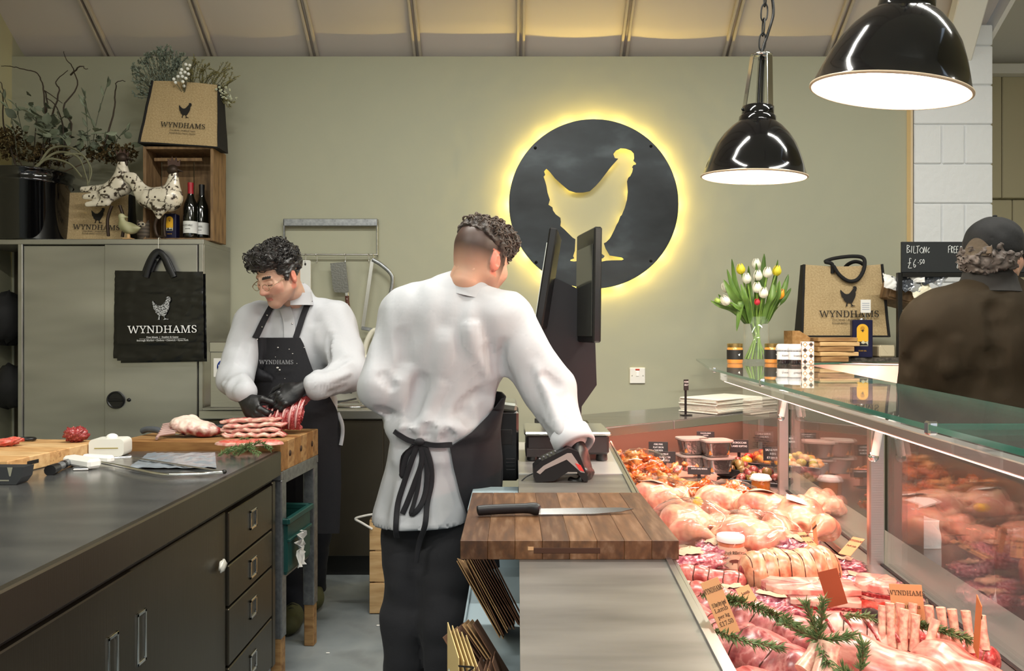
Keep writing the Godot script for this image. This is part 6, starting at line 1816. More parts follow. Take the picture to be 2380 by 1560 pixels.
	var bib := func(u: float, v: float) -> Vector3:
		var e := v * (rows.size() - 1)
		var i := mini(int(e), rows.size() - 2)
		var w := e - i
		var p := at(lerpf(lerpf(rows[i][1], rows[i + 1][1], w), lerpf(rows[i][2], rows[i + 1][2], w), u), lerpf(rows[i][0], rows[i + 1][0], w), 3.36)
		var cx := at(690, 0, 3.4).x
		var zz := -3.46 + 0.148 * sqrt(maxf(0.0, 1.0 - pow((p.x - cx) / 0.24, 2.0))) + 0.006 * sin(u * 17.0 + v * 4.0) * smoothstep(0.3, 1.0, v)
		if v < 0.42: zz = maxf(zz, minf(c.front(p.x, p.y, zz) + 0.008, zz + 0.03))
		return at(p.x / (3.36 / F) + 1190.0, 780.0 - (p.y - EYE) / (3.36 / F), -zz)
	var apr := putw("apron", MB.new().sheet(30, 40, bib, 0.004), mats.apron, t)
	for q in [[[604, 786], [618, 745], [630, 712]], [[691, 786], [703, 740], [716, 698]]]:
		var pts := []
		for e in q: pts.append(xy(at(e[0], e[1], 3.36)))
		putw("apron_strap", strap(c, pts, 0.026, 0.004, 0.008), mats.apron, t)
	for q in [[621, 733], [609, 760], [598, 789]]:
		var p := at(q[0], q[1], 3.34)
		put("eyelet", MB.new().ball(at(q[0], q[1], -c.front(p.x, p.y, -3.3) - 0.014), Vector3(0.004, 0.004, 0.003), 10, 6), mats.chrome, apr)
	var wp: Vector3 = bib.call(0.42, 0.30)
	write("WYNDHAMS", 0.0245, serif, mt("#8a8b8f", 0.8), apr, at(642, 842, -wp.z - 0.026), Basis(Vector3.UP, -0.12), "lettering", 1.05)
	for q in [[646, 808, 0.004], [672, 812, 0.003], [680, 822, 0.003], [645, 855, 0.006], [650, 860, 0.005], [707, 808, 0.003], [690, 845, 0.002], [640, 830, 0.002], [662, 880, 0.002]]:
		var uu: float = clampf((q[0] - 588.0) / 132.0, 0, 1)
		put("splash", MB.new().ball(at(q[0], q[1], -(bib.call(uu, clampf((q[1] - 785.0) / 300.0, 0, 1)) as Vector3).z - 0.012), Vector3(q[2], q[2] * 0.7, 0.002), 8, 6), mt("#b9b6b2", 0.7), apr)
	putw("apron_tie", MB.new().tube(curve([at(785, 960, 3.38), at(795, 985, 3.36), at(796, 1010, 3.36), at(792, 1035, 3.36)], 5), 0.009, 8, 0.3, true, false, Vector3(1, 0, 0.2)), mats.coatwhite, t)
	# trousers and boots
	putw("trousers", trousers(hl, kl, al, hr, kr, ar, 0.076, 24).mesh(), mt("#141720", 0.9), t)
	for k in 2:
		var SA := arrays()
		var p: Vector3 = [al, ar][k]
		var fw: Vector3 = [Vector3(0.12, 0, 1), Vector3(0.3, 0, 1)][k]
		shoe(SA, Vector3(p.x, 0.008, p.z), fw)
		var bt := putw("boot", Sdf.build(SA), mt("#4a4a2a", 0.75, 0, {"btex": mats.n_fine, "bump": 0.06, "sc": 6.0}), t)
		var sb := look(fw)
		for i in 5:
			var y := 0.085 + i * 0.012
			var z := 0.085 - i * 0.019
			put("lace", MB.new().tube(curve([Vector3(p.x, 0.008, p.z) + sb * Vector3(-0.032, y - 0.012, z), Vector3(p.x, 0.008, p.z) + sb * Vector3(0, y + 0.012, z + 0.008), Vector3(p.x, 0.008, p.z) + sb * Vector3(0.032, y - 0.010, z - 0.008)], 5), 0.0025, 5), mats.dark, bt)
	# gloves
	var G1 := arrays()
	var dir := (at(596, 948, 3.0) - at(700, 896, 3.10)).normalized()
	hand(G1, Transform3D(look(Vector3(0.15, 0.45, 0.85), dir), wr + dir * 0.03), [0.5, 0.55, 0.6, 0.65], 1.0, 0.002)
	putw("glove", Sdf.build(G1), mats.glove, t)
	var G2 := arrays()
	var d2 := (at(588, 975, 3.0) - at(562, 915, 3.10)).normalized()
	hand(G2, Transform3D(look(Vector3(-0.45, 0.1, 0.9), d2), wl + d2 * 0.03), [0.8, 0.85, 0.9, 0.95], -1.0, 0.002)
	putw("glove", Sdf.build(G2), mats.glove, t)

func person_right():
	var t := thing("person", "grey haired man in black cap and dark olive waxed coat, seen from behind", "person", Vector3(1.76, 0, -2.75))
	var hp := at(2312, 597, 2.74)
	var hb := look(Vector3(0.86, -0.06, -0.5), Vector3(0.05, 1, 0))
	var skin := lin(196, 150, 128)
	var b := Sdf.new(Vector3(1.38, -0.01, -3.05), Vector3(2.2, 1.58, -2.4), 0.018)
	b.cap(at(2300, 720, 2.76), hp + hb * Vector3(0, -0.045, -0.03), 0.062, 0.054, 0.03).ell(at(2300, 850, 2.76), Vector3(0.17, 0.22, 0.1), 0.04).ell(Vector3(1.76, 0.9, -2.76), Vector3(0.15, 0.16, 0.1), 0.05)
	b.cap(Vector3(1.66, 0.86, -2.76), Vector3(1.66, 0.45, -2.74), 0.075, 0.055).cap(Vector3(1.66, 0.45, -2.74), Vector3(1.66, 0.08, -2.78), 0.05, 0.035)
	b.cap(Vector3(1.86, 0.86, -2.76), Vector3(1.86, 0.45, -2.74), 0.075, 0.055).cap(Vector3(1.86, 0.45, -2.74), Vector3(1.86, 0.08, -2.78), 0.05, 0.035)
	var A := arrays()
	b.into(A, Transform3D(), func(_p): return skin)
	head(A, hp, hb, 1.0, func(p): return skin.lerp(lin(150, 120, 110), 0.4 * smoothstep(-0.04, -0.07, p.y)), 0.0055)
	for m in [-1.0, 1.0]:
		hand(A, Transform3D(look(Vector3(m * 0.6, 0.5, -0.2), Vector3(-m * 0.3, -0.2, -1)), Vector3(1.76 + m * 0.22, 1.0, -2.98)), [0.5, 0.5, 0.5, 0.5], m, 0.0)
	putw("body", Sdf.build(A), mats.skin, t)
	var xf := Transform3D(hb, hp)
	var hs := Sdf.new(Vector3(-0.12, -0.12, -0.15), Vector3(0.12, 0.08, 0.12), 0.005)
	hs.ell(Vector3(0, -0.01, -0.035), Vector3(0.09, 0.075, 0.098), 0.02)
	hs.rough(noise(30.0, 16, FastNoiseLite.TYPE_SIMPLEX_SMOOTH, 2), 0.02, Vector3.ONE, 0.03)
	hs.ell(Vector3(0, -0.04, 0.09), Vector3(0.09, 0.14, 0.08), 0.01, Basis(), true)
	var HA := arrays()
	hs.into(HA, xf, func(p): return lin(100, 90, 85).lerp(lin(58, 50, 46), 0.5 + 0.5 * sin(p.x * 140.0) * sin(p.z * 150.0 + p.y * 90.0)))
	putw("hair", Sdf.build(HA), mt("#ffffff", 0.7, 0, {"vc": true}), t)
	var cm := MB.new()
	curls(cm, hs, 200, xf, 0.0055, func(p): return p.y < 0.03, 18)
	putw("curls", cm, mt("#574d48", 0.75), t)
	# cap
	var cp := Sdf.new(Vector3(-0.13, -0.02, -0.16), Vector3(0.13, 0.17, 0.14), 0.0055)
	cp.ell(Vector3(0, 0.045, -0.015), Vector3(0.093, 0.1, 0.112), 0.02)
	cp.rough(noise(9.0, 3, FastNoiseLite.TYPE_SIMPLEX_SMOOTH, 2), 0.006, Vector3.ONE, 0.03)
	cp.plane(Vector3(0, -1, 0.14).normalized(), -0.008)
	for i in 6: cp.bump(Vector3(0, 0.145, -0.015), Vector3(sin(TAU * i / 6 + 0.5) * 0.09, 0.05, -0.015 + cos(TAU * i / 6 + 0.5) * 0.11), 0.007, -0.002)
	var CA := arrays()
	cp.into(CA, xf)
	var cap := putw("cap", Sdf.build(CA), mt("#0d0d0f", 0.85, 0, {"btex": mats.n_fine, "bump": 0.05, "sc": 10.0}), t)
	var brim := func(u: float, v: float) -> Vector3:
		var a := (u - 0.5) * 2.2
		var r := lerpf(0.098, 0.098 + 0.062 * cos(a * 0.75), v)
		return xf * Vector3(sin(a) * r * 0.92, 0.028 - 0.018 * v - 0.03 * pow(u * 2 - 1, 2), cos(a) * r + 0.004)
	put("brim", MB.new().sheet(18, 6, brim, 0.005), mt("#2a2620", 0.85), cap)
	put("button", MB.new().ball(xf * Vector3(0, 0.146, -0.015), Vector3(0.008, 0.005, 0.008), 10, 6), mt("#0d0d0f", 0.85), cap)
	var ad := func(u: float, v: float) -> Vector3:
		var a := PI + (u - 0.5) * 1.25
		var h := 0.062 * sin(PI * u) + 0.010
		return xf * (Vector3(0, 0.0, -0.015) + Vector3(sin(a) * 0.0955, 0.0 + h * v * 0.9 - 0.012, cos(a) * 0.115) * 1.0)
	put("opening", MB.new().sheet(16, 6, ad, 0.003), mt("#54493c", 0.9, 0, {"btex": mats.n_fine, "bump": 0.2, "sc": 8.0}), cap)
	put("buckle", MB.new().box(xf * Vector3(-0.045, 0.006, -0.125), Vector3(0.02, 0.026, 0.006), 0.002, hb), mt("#5a4a3a", 0.6), cap)
	# coat
	var c := Sdf.new(Vector3(1.36, 0.62, -3.06), Vector3(2.22, 1.60, -2.44), 0.013)
	c.ell(at(2305, 820, 2.75), Vector3(0.29, 0.27, 0.17), 0.06)
	c.cap(at(2190, 735, 2.75), at(2420, 735, 2.75), 0.105, 0.105, 0.06)
	c.cap(at(2290, 705, 2.75), at(2305, 660, 2.75), 0.12, 0.075, 0.05)
	c.cap(Vector3(1.77, 0.98, -2.75), Vector3(1.77, 0.72, -2.75), 0.27, 0.28, 0.06, Vector3(1, 1, 1.5))
	c.cap(at(2165, 760, 2.75), at(2150, 905, 2.80), 0.10, 0.088, 0.05).cap(at(2150, 905, 2.80), Vector3(1.56, 1.02, -2.96), 0.08, 0.055, 0.04)
	c.cap(at(2440, 760, 2.75), at(2465, 905, 2.80), 0.10, 0.088, 0.05).cap(at(2465, 905, 2.80), Vector3(1.96, 1.02, -2.96), 0.08, 0.055, 0.04)
	for q in [[2330, 760, 2325, 830, 2340, 900, -0.015], [2190, 790, 2170, 850, 2160, 900, -0.009], [2240, 800, 2235, 860, 2230, 905, 0.010], [2290, 830, 2285, 880, 2280, 920, -0.010], [2345, 690, 2330, 720, 2325, 760, -0.010]]:
		var a := at(q[0], q[1], 2.58)
		var m := at(q[2], q[3], 2.57)
		var e := at(q[4], q[5], 2.57)
		a.z = c.front(a.x, a.y, -2.6); m.z = c.front(m.x, m.y, -2.6); e.z = c.front(e.x, e.y, -2.6)
		c.bump(a, m, 0.045, q[6]).bump(m, e, 0.045, q[6])
	c.rough(noise(4.0, 29, FastNoiseLite.TYPE_SIMPLEX_SMOOTH, 3), 0.009, Vector3(1.3, 0.6, 1.3), 0.045)
	c.plane(Vector3(0, -1, 0), -0.66)
	putw("coat", c.mesh(), mt("#241d13", 0.8, 0, {"spec": 0.25, "btex": mats.n_fine, "bump": 0.04, "sc": 4.0}), t)
	var nb := at(2298, 655, 2.745)
	var nbs := look(Vector3(0.5, 0, -0.85), Vector3(0.1, 1, -0.1))
	var col := func(u: float, v: float) -> Vector3:
		var a := lerpf(PI / 2 + 0.4, PI / 2 + TAU - 0.4, u)
		var r := lerpf(0.083, 0.118, v * v)
		return nb + nbs * Vector3(cos(a) * r, 0.048 - v * 0.085, sin(a) * r)
	putw("collar", MB.new().sheet(36, 6, col, 0.006), mt("#0f0c0a", 0.95, 0, {"rim": 0.2}), t)
	putw("trousers", trousers(Vector3(1.66, 0.86, -2.76), Vector3(1.66, 0.45, -2.74), Vector3(1.66, 0.08, -2.78), Vector3(1.86, 0.86, -2.76), Vector3(1.86, 0.45, -2.74), Vector3(1.86, 0.08, -2.78), 0.08, 34).mesh(), mats.navy, t)
	var SA := arrays()
	shoe(SA, Vector3(1.66, 0, -2.78), Vector3(0, 0, -1))
	shoe(SA, Vector3(1.86, 0, -2.78), Vector3(0.1, 0, -1))
	putw("shoes", Sdf.build(SA), mats.blackplastic, t)
# leafy bits: n pointed leaves along a path, all in one mesh
func needles(mb: MB, path: Array, n: int, ln: float, w: float, sd: int, droop := 0.35):
	var g := RandomNumberGenerator.new()
	g.seed = sd
	var m := path.size() - 1
	for i in n:
		var e := g.randf() * m * 0.999
		var a: Vector3 = path[int(e)].lerp(path[int(e) + 1], e - int(e))
		var t: Vector3 = (path[int(e) + 1] - path[int(e)]).normalized()
		var d := t.cross(Vector3(g.randfn(), g.randfn() + 0.5, g.randfn())).normalized()
		d = (d + t * g.randf_range(0.5, 1.9) + Vector3(0, droop * g.randf_range(-0.6, 1.0), 0)).normalized()
		var s := d.cross(Vector3(g.randfn(), g.randfn(), g.randfn())).normalized() * w
		var l := ln * g.randf_range(0.6, 1.2)
		var up := d.cross(s).normalized() * w * 0.5
		var p1 := a + d * l * 0.45 + up
		mb.tri(a, p1 + s, p1 - s)
		mb.tri(p1 + s, a + d * l, p1 - s)
		mb.tri(a, p1 - s, a + d * l * 0.5 - up)
		mb.tri(a + d * l * 0.5 - up, p1 - s, a + d * l)
		mb.tri(a, a + d * l * 0.5 - up, p1 + s)
		mb.tri(p1 + s, a + d * l * 0.5 - up, a + d * l)

func stuff(o: Node3D) -> Node3D:
	o.set_meta("kind", "stuff")
	return o

func rosemary(label: String, pts: Array, n: int, ln := 0.02, sd := 1, group := "") -> Node3D:
	var c := curve(pts, 6)
	var p: Vector3 = pts[0]
	var t := thing("rosemary_sprig", label, "herb", p, 0.0, group)
	var q := []
	for e in c: q.append(e - p)
	put("stem", MB.new().tube(q, 0.0018, 5), mt("#5a4a2c", 0.8), t)
	var mb := MB.new()
	needles(mb, q, n, ln, 0.0014, sd)
	stuff(put("foliage", mb, mats.rosemary, t))
	return t

func metal_bird(label: String, o: Vector3, body: Array, legs: Array, comb: Vector3, hd: Vector3, sd: int):
	var t := thing("metal_rooster", label, "ornament", o, 0.0, "riveted metal roosters")
	var lo := Vector3(99, 99, 99)
	var hi := -lo
	for b in body:
		lo = lo.min(b[0] - Vector3.ONE * b[2]).min(b[1] - Vector3.ONE * b[3])
		hi = hi.max(b[0] + Vector3.ONE * b[2]).max(b[1] + Vector3.ONE * b[3])
	var s := Sdf.new(lo - Vector3.ONE * 0.02, hi + Vector3.ONE * 0.02, 0.006)
	for b in body: s.cap(b[0], b[1], b[2], b[3], b[4] if b.size() > 4 else 0.02, Vector3(1, 1, b[5] if b.size() > 5 else 1.3))
	var n := noise(9.0, sd, FastNoiseLite.TYPE_CELLULAR, 1)
	n.cellular_return_type = FastNoiseLite.RETURN_DISTANCE2_SUB
	var n2 := noise(24.0, sd + 1)
	var tint := func(p: Vector3) -> Color:
		var e: float = n.get_noise_3d(p.x, p.y * 1.3, p.z)
		var r: float = n2.get_noise_3dv(p)
		var c := lin(226, 218, 200).lerp(lin(180, 168, 146), clampf(r, 0, 1))
		if e < -0.965 or r + absf(p.x + 0.06) * 0.4 > 0.42 or (p.y < 0.21 and r > 0.1): c = lin(58, 44, 32)
		return c
	put("body", s.mesh(tint), mt("#ffffff", 0.3, 0.1, {"vc": true, "coat": 0.5}), t)
	var rust := mt("#3a2e26", 0.5, 0.6)
	for l in legs: put("leg", MB.new().tube(curve(l, 4), 0.009, 8), rust, t)
	put("head_piece", MB.new().ball(hd, Vector3(0.033, 0.032, 0.03), 12, 8), rust, t)
	put("beak", MB.new().tube([hd + Vector3(0.028, 0.0, 0), hd + Vector3(0.06, -0.008, 0)], [0.01, 0.001], 6), rust, t)
	put("comb", MB.new().prism(scaled(poly([-1, -0.6, 1, -0.6, 1.1, 0.5, 0.6, 0.0, 0.4, 1.0, 0.0, 0.2, -0.3, 1.1, -0.6, 0.2, -1.1, 0.7]), 0.034, Vector2(comb.x, comb.y)), 0.004, Transform3D(Basis(), Vector3(0, 0, comb.z))), mt("#54403a", 0.5, 0.5), t)
	put("wattle", MB.new().ball(hd + Vector3(0.026, -0.03, 0.006), Vector3(0.01, 0.02, 0.006), 8, 6), rust, t)
	var g := RandomNumberGenerator.new()
	g.seed = sd
	for i in 10:
		var b = body[i % body.size()]
		var p: Vector3 = b[0].lerp(b[1], g.randf())
		var z := s.front(p.x, p.y + g.randf_range(-0.02, 0.02), 0.0)
		put("rivet", MB.new().ball(Vector3(p.x, p.y, z), Vector3(0.006, 0.006, 0.004), 8, 6), rust, t)

func cabinet_top():
	var H := 1.868
	var d := 4.45
	mats.rosemary = mt("#ffffff", 0.6, 0, {"tex": ntex(0.05, ["#3e5230", "#5d7444", "#7f9460"], 77, 128, 2), "sc": 20.0, "back": "#26331a"})
	# crate stood on end
	var c := thing("wine_crate", "old wooden crate stood on end on the cabinet, open to the front", "crate", Vector3(at(431, 0, d).x, H, -d))
	var w := 0.405
	var h := 0.545
	for s in [-1, 1]: put("side_board", MB.new().box(Vector3(s * (w / 2 - 0.008), h / 2, 0), Vector3(0.016, h, 0.2), 0.002), mats.wood_old, c)
	put("top_board", MB.new().box(Vector3(0, h - 0.008, 0), Vector3(w - 0.034, 0.016, 0.2), 0.002), mats.wood_old, c)
	put("base_board", MB.new().box(Vector3(0, 0.008, 0), Vector3(w - 0.034, 0.016, 0.2), 0.002), mats.wood_old, c)
	for q in [[-0.085, 0.19], [0.098, 0.165]]: put("back_board", MB.new().box(Vector3(q[0], h / 2, -0.092), Vector3(q[1], h - 0.034, 0.01), 0.002), mats.wood_old, c)
	put("cleat", MB.new().box(Vector3(-0.03, h - 0.06, 0.02), Vector3(0.28, 0.02, 0.03), 0.002), mats.wood_old, c)
	# bottles
	var bt := mt("#0a0d0a", 0.06, 0, {"coat": 0.8})
	for q in [[443, 4.40, "#a3202c", "wine bottle with a red capsule standing in the wooden crate", 0.325, "AUTIGNAC"], [469, 4.46, "#111114", "wine bottle with a black capsule standing behind the red capped one", 0.325, "CASTEL"]]:
		var p := at(q[0], 0, q[1])
		var b := thing("wine_bottle", q[3], "bottle", Vector3(p.x, H + 0.0165, p.z), 0.0, "wine bottles in the crate")
		put("glass", MB.new().lathe([[Vector2(0, 0.004), Vector2(0.03, 0.0), Vector2(0.039, 0.004), Vector2(0.04, 0.02), Vector2(0.04, 0.18), Vector2(0.036, 0.205), Vector2(0.022, 0.238), Vector2(0.0155, 0.262), Vector2(0.0145, 0.325), Vector2(0, 0.325)]], 32), bt, b)
		put("capsule", MB.new().lathe([[Vector2(0.0165, 0.262), Vector2(0.0158, 0.3), Vector2(0.0168, 0.315), Vector2(0.0168, 0.328)], [Vector2(0.0168, 0.328), Vector2(0, 0.329)]], 24), mt(q[2], 0.4), b)
		put("label", MB.new().lathe([[Vector2(0.0405, 0.03), Vector2(0.0405, 0.1)]], 32), mt("#d8d9d6", 0.7), b)
		write(q[5], 0.012, serif, mats.ink, b, Vector3(0, 0.075, 0.0415))
		put("rule", MB.new().box(Vector3(0, 0.055, 0.0412), Vector3(0.03, 0.002, 0.001)), mats.ink, b)
	oil_tin(Vector3(at(399, 0, 4.40).x, H + 0.0165, -4.40), "navy and yellow olive oil tin inside the wooden crate", 0.0, 0.72)
	jute_bag(Vector3(at(429, 0, 4.42).x, H + h + 0.002, -4.41), 0.46, 0.375, 0.13, "jute bag of dried flowers perched on top of the wooden crate", false, 0.0, Vector3(0, 0, -3.6), 0.84, 0.82)
	jute_bag(Vector3(at(222, 0, 4.5).x, H, -4.53), 0.40, 0.30, 0.12, "jute bag standing on the cabinet half behind the metal roosters", false, 4.0, Vector3(0, 0, -1.0), 0.96, 0.98)
	# metal roosters
	var o1 := Vector3(at(372, 0, 4.31).x, H, -4.31)
	var X := func(px: float, py: float, z: float) -> Vector3:
		var p := at(px, py, 4.31)
		return Vector3(p.x - o1.x, p.y - H, z)
	metal_bird("white riveted metal rooster with raised tail before the wine bottles", o1, [[X.call(350, 462, 0), X.call(392, 462, 0), 0.062, 0.075, 0.03, 1.25], [X.call(400, 455, 0), X.call(404, 405, 0), 0.052, 0.026, 0.03], [X.call(335, 455, 0), X.call(308, 415, 0), 0.05, 0.03, 0.03, 2.0], [X.call(308, 415, 0), X.call(298, 412, 0), 0.03, 0.03, 0.02, 2.4], [X.call(372, 490, 0.01), X.call(370, 505, 0.01), 0.04, 0.014, 0.02]], [[X.call(368, 505, 0.01), X.call(362, 525, 0.01), X.call(368, 549, 0.01), X.call(385, 551, 0.02)], [X.call(378, 500, -0.03), X.call(376, 530, -0.03), X.call(378, 549, -0.03)]], X.call(404, 378, 0), X.call(402, 396, 0), 3)
	var o2 := Vector3(at(250, 0, 4.36).x, H, -4.36)
	var Y := func(px: float, py: float, z: float) -> Vector3:
		var p := at(px, py, 4.36)
		return Vector3(p.x - o2.x, p.y - H, z)
	metal_bird("white riveted metal rooster with fanned tail plates beside the black pot", o2, [[Y.call(250, 450, 0), Y.call(282, 430, 0), 0.055, 0.06, 0.03, 1.3], [Y.call(285, 425, 0), Y.call(284, 380, 0), 0.058, 0.026, 0.03], [Y.call(250, 438, 0), Y.call(192, 440, 0), 0.026, 0.016, 0.012, 1.6], [Y.call(250, 455, 0.006), Y.call(198, 458, 0.006), 0.026, 0.016, 0.012, 1.6], [Y.call(250, 470, 0.01), Y.call(205, 476, 0.01), 0.026, 0.015, 0.012, 1.6]], [[Y.call(260, 478, 0), Y.call(250, 510, 0), Y.call(252, 549, 0)], [Y.call(270, 475, -0.04), Y.call(280, 510, -0.04), Y.call(276, 549, -0.04)]], Y.call(284, 358, 0), Y.call(284, 368, 0), 13)
	# duck and owl
	var dp := Vector3(at(295, 0, 4.29).x, H, -4.29)
	var du := thing("wooden_duck", "small pale green wooden duck on a stand between the roosters", "ornament", dp)
	var ds := Sdf.new(Vector3(-0.08, 0, -0.05), Vector3(0.09, 0.17, 0.05), 0.004)
	ds.ell(Vector3(0.01, 0.065, 0), Vector3(0.052, 0.034, 0.03), 0.02, Basis(Vector3(0, 0, 1), -0.25)).cap(Vector3(-0.025, 0.085, 0), Vector3(-0.03, 0.12, 0), 0.02, 0.015, 0.02).ell(Vector3(-0.03, 0.132, 0), Vector3(0.018, 0.016, 0.015), 0.01).cap(Vector3(-0.02, 0.13, 0), Vector3(0.004, 0.126, 0), 0.006, 0.004, 0.006).cap(Vector3(0.05, 0.06, 0), Vector3(0.075, 0.065, 0), 0.016, 0.005, 0.02)
	put("body", ds.mesh(func(p): return lin(178, 176, 140).lerp(lin(140, 138, 100), 0.5 + 0.5 * sin(p.x * 90.0 + p.y * 50.0))), mt("#ffffff", 0.5, 0, {"vc": true}), du)
	put("stand", MB.new().box(Vector3(0.01, 0.018, 0), Vector3(0.014, 0.034, 0.014), 0.002).box(Vector3(0.01, 0.003, 0), Vector3(0.05, 0.006, 0.04), 0.001), mats.wood_pale, du)
	var op := Vector3(at(333, 0, 4.37).x, H, -4.37)
	var ow := thing("owl_ornament", "small grey owl ornament tucked behind the wooden duck", "ornament", op)
	var os := Sdf.new(Vector3(-0.06, 0, -0.05), Vector3(0.06, 0.14, 0.05), 0.004)
	os.ell(Vector3(0, 0.045, 0), Vector3(0.036, 0.047, 0.03), 0.02).ell(Vector3(0, 0.09, 0), Vector3(0.036, 0.03, 0.027), 0.02).cap(Vector3(-0.026, 0.1, 0), Vector3(-0.032, 0.122, 0), 0.008, 0.003, 0.01).cap(Vector3(0.026, 0.1, 0), Vector3(0.032, 0.122, 0), 0.008, 0.003, 0.01)
	os.plane(Vector3(0, -1, 0), -0.001)
	put("body", os.mesh(func(p): return lin(96, 84, 70).lerp(lin(60, 52, 44), 0.5 + 0.5 * sin(p.y * 300.0))), mt("#ffffff", 0.7, 0, {"vc": true}), ow)
	put("face", MB.new().ball(Vector3(0, 0.09, 0.02), Vector3(0.024, 0.02, 0.009), 14, 8), mt("#a59a86", 0.7), ow)
	for s in [-1, 1]: put("eye", MB.new().ball(Vector3(s * 0.011, 0.094, 0.028), Vector3(0.006, 0.006, 0.004), 10, 6), mats.dark, ow)
	put("beak", MB.new().ball(Vector3(0, 0.082, 0.03), Vector3(0.004, 0.007, 0.004), 8, 6), mats.dark, ow)
	# glossy black pot with dried arrangement
	var pp := Vector3(at(72, 0, 4.44).x, H, -4.45)
	var pt := thing("black_pot", "large glossy black pot with a raised rim holding dried foliage on the cabinet", "pot", pp)
	put("pot", MB.new().lathe([[Vector2(0, 0), Vector2(0.195, 0), Vector2(0.2, 0.006), Vector2(0.205, 0.33), Vector2(0.214, 0.337), Vector2(0.214, 0.345), Vector2(0.207, 0.352), Vector2(0.212, 0.395), Vector2(0.222, 0.403), Vector2(0.22, 0.41), Vector2(0.205, 0.405), Vector2(0.2, 0.36), Vector2(0, 0.355)]], 56), mats.blackgloss, pt)
	put("rim_band", MB.new().lathe([[Vector2(0.2165, 0.335), Vector2(0.2185, 0.341), Vector2(0.2165, 0.347)]], 56), mats.blackgloss, pt)
	var T := Vector3(pp.x, H + 0.36, pp.z)
	# eucalyptus: each leaf a part
	var em := []
	for cc in ["#6b7460", "#838c76", "#575f4e"]: em.append(mt(cc, 0.65, 0, {"back": "#2e3a34"}))
	var lm := MB.new().sheet(4, 6, func(u, v): return Vector3((u - 0.5) * 0.05 * sin(PI * (0.06 + v * 0.94)), 0.004 * sin(PI * u) + 0.012 * v * v, v * 0.062), 0.0012).mesh()
	var g := RandomNumberGenerator.new()
	g.seed = 5
	for e in [["eucalyptus spray with silvery round leaves over the pot's right half", 120, 300, 46, 62, 60], ["eucalyptus spray with silvery round leaves reaching towards the crate", 225, 330, 66, 36, 48], ["eucalyptus spray with larger pale leaves high above the pot's middle", 85, 275, 44, 30, 20]]:
		var cpos := at(e[1], e[2], 4.42)
		var ev := thing("eucalyptus_spray", e[0], "foliage", T, 0.0, "eucalyptus sprays in the black pot")
		var rel := cpos - T
		put("stem", MB.new().tube(curve([Vector3(rel.x * 0.2, -0.01, 0), rel * 0.5, rel], 5), 0.003, 5), mt("#4c463a", 0.8), ev)
		for i in e[5]:
			var p := rel + Vector3(g.randfn() * e[3] * 0.5 / 393.0, g.randfn() * e[4] * 0.4 / 393.0, g.randfn() * 0.05)
			var o := put("leaf", lm, em[i % 3], ev, p)
			o.basis = look(Vector3(g.randfn(), g.randfn() * 0.6, g.randfn() + 0.4), Vector3(g.randfn(), g.randfn(), g.randfn())) * Basis.from_scale(Vector3.ONE * g.randf_range(0.55, 1.15))
	# dried hydrangea heads, twigs, grasses
	for e in [["brown dried flower head at the left above the pot", 25, 335, 0.13, 0.10], ["brown dried flower head low over the pot's right rim", 255, 355, 0.17, 0.06], ["brown dried flower head in the middle over the pot's rim", 110, 360, 0.14, 0.07]]:
		var hy := thing("dried_hydrangea", e[0], "foliage", at(e[1], e[2], 4.47), 0.0, "dried flower heads")
		put("stem", MB.new().tube([Vector3.ZERO, T + Vector3(0, -0.02, 0) - hy.position], 0.003, 5), mt("#4c3a2a", 0.8), hy)
		var mb := MB.new()
		for i in 240:
			var v := Vector3(g.randfn(), g.randfn(), g.randfn()).normalized() * Vector3(e[3], e[4], 0.09) * pow(g.randf(), 0.33)
			needles(mb, [v, v + Vector3(g.randfn(), g.randfn(), g.randfn()).normalized() * 0.01], 5, 0.02, 0.006, i)
		stuff(put("petals", mb, mt("#ffffff", 0.8, 0, {"tex": ntex(0.05, ["#3a2c1a", "#56431f", "#4a4a2a"], 12, 128, 2), "sc": 9.0}), hy))
	var twm := mt("#3c3228", 0.8)
	var k := 0
	for e in [[[115, 390], [112, 300], [104, 250], [100, 200], [88, 170], [60, 162], [25, 155], [0, 153]], [[130, 380], [165, 300], [150, 250], [180, 205], [170, 160], [158, 140], [145, 120]], [[165, 175], [185, 155], [200, 160]], [[120, 270], [135, 210], [130, 190], [160, 165]], [[95, 380], [112, 240], [104, 210], [145, 240]], [[240, 340], [265, 270], [270, 220], [275, 190], [290, 188]], [[40, 390], [10, 290], [8, 220], [2, 190]], [[150, 340], [140, 260], [105, 225]]]:
		var pts := []
		for i in e.size(): pts.append(at(e[i][0] + g.randf_range(-3, 3), e[i][1], 4.43 + 0.03 * sin(i * 2.0 + k)))
		var cv := curve(pts, 5)
		var rad := []
		for i in cv.size():
			cv[i] += Vector3(g.randfn(), g.randfn(), g.randfn()) * 0.002
			rad.append(lerpf(0.0055, 0.0018, float(i) / cv.size()))
		var q := []
		for v in cv: q.append(v - pts[0])
		tag(put("willow_twig", MB.new().tube(q, rad, 6), twm, self, pts[0]), ["contorted twig sweeping left to the picture's edge above the pot", "tallest contorted twig zigzagging up in front of the wall", "short side twig forking right from the tallest one", "thin twig crossing the tallest twig", "contorted twig bending over the pot's middle", "lone wavy twig rising right of the pot", "twig rising at the far left edge", "thin curling twig low over the pot"][k], "twig", "contorted twigs in the black pot")
		k += 1
	k = 0
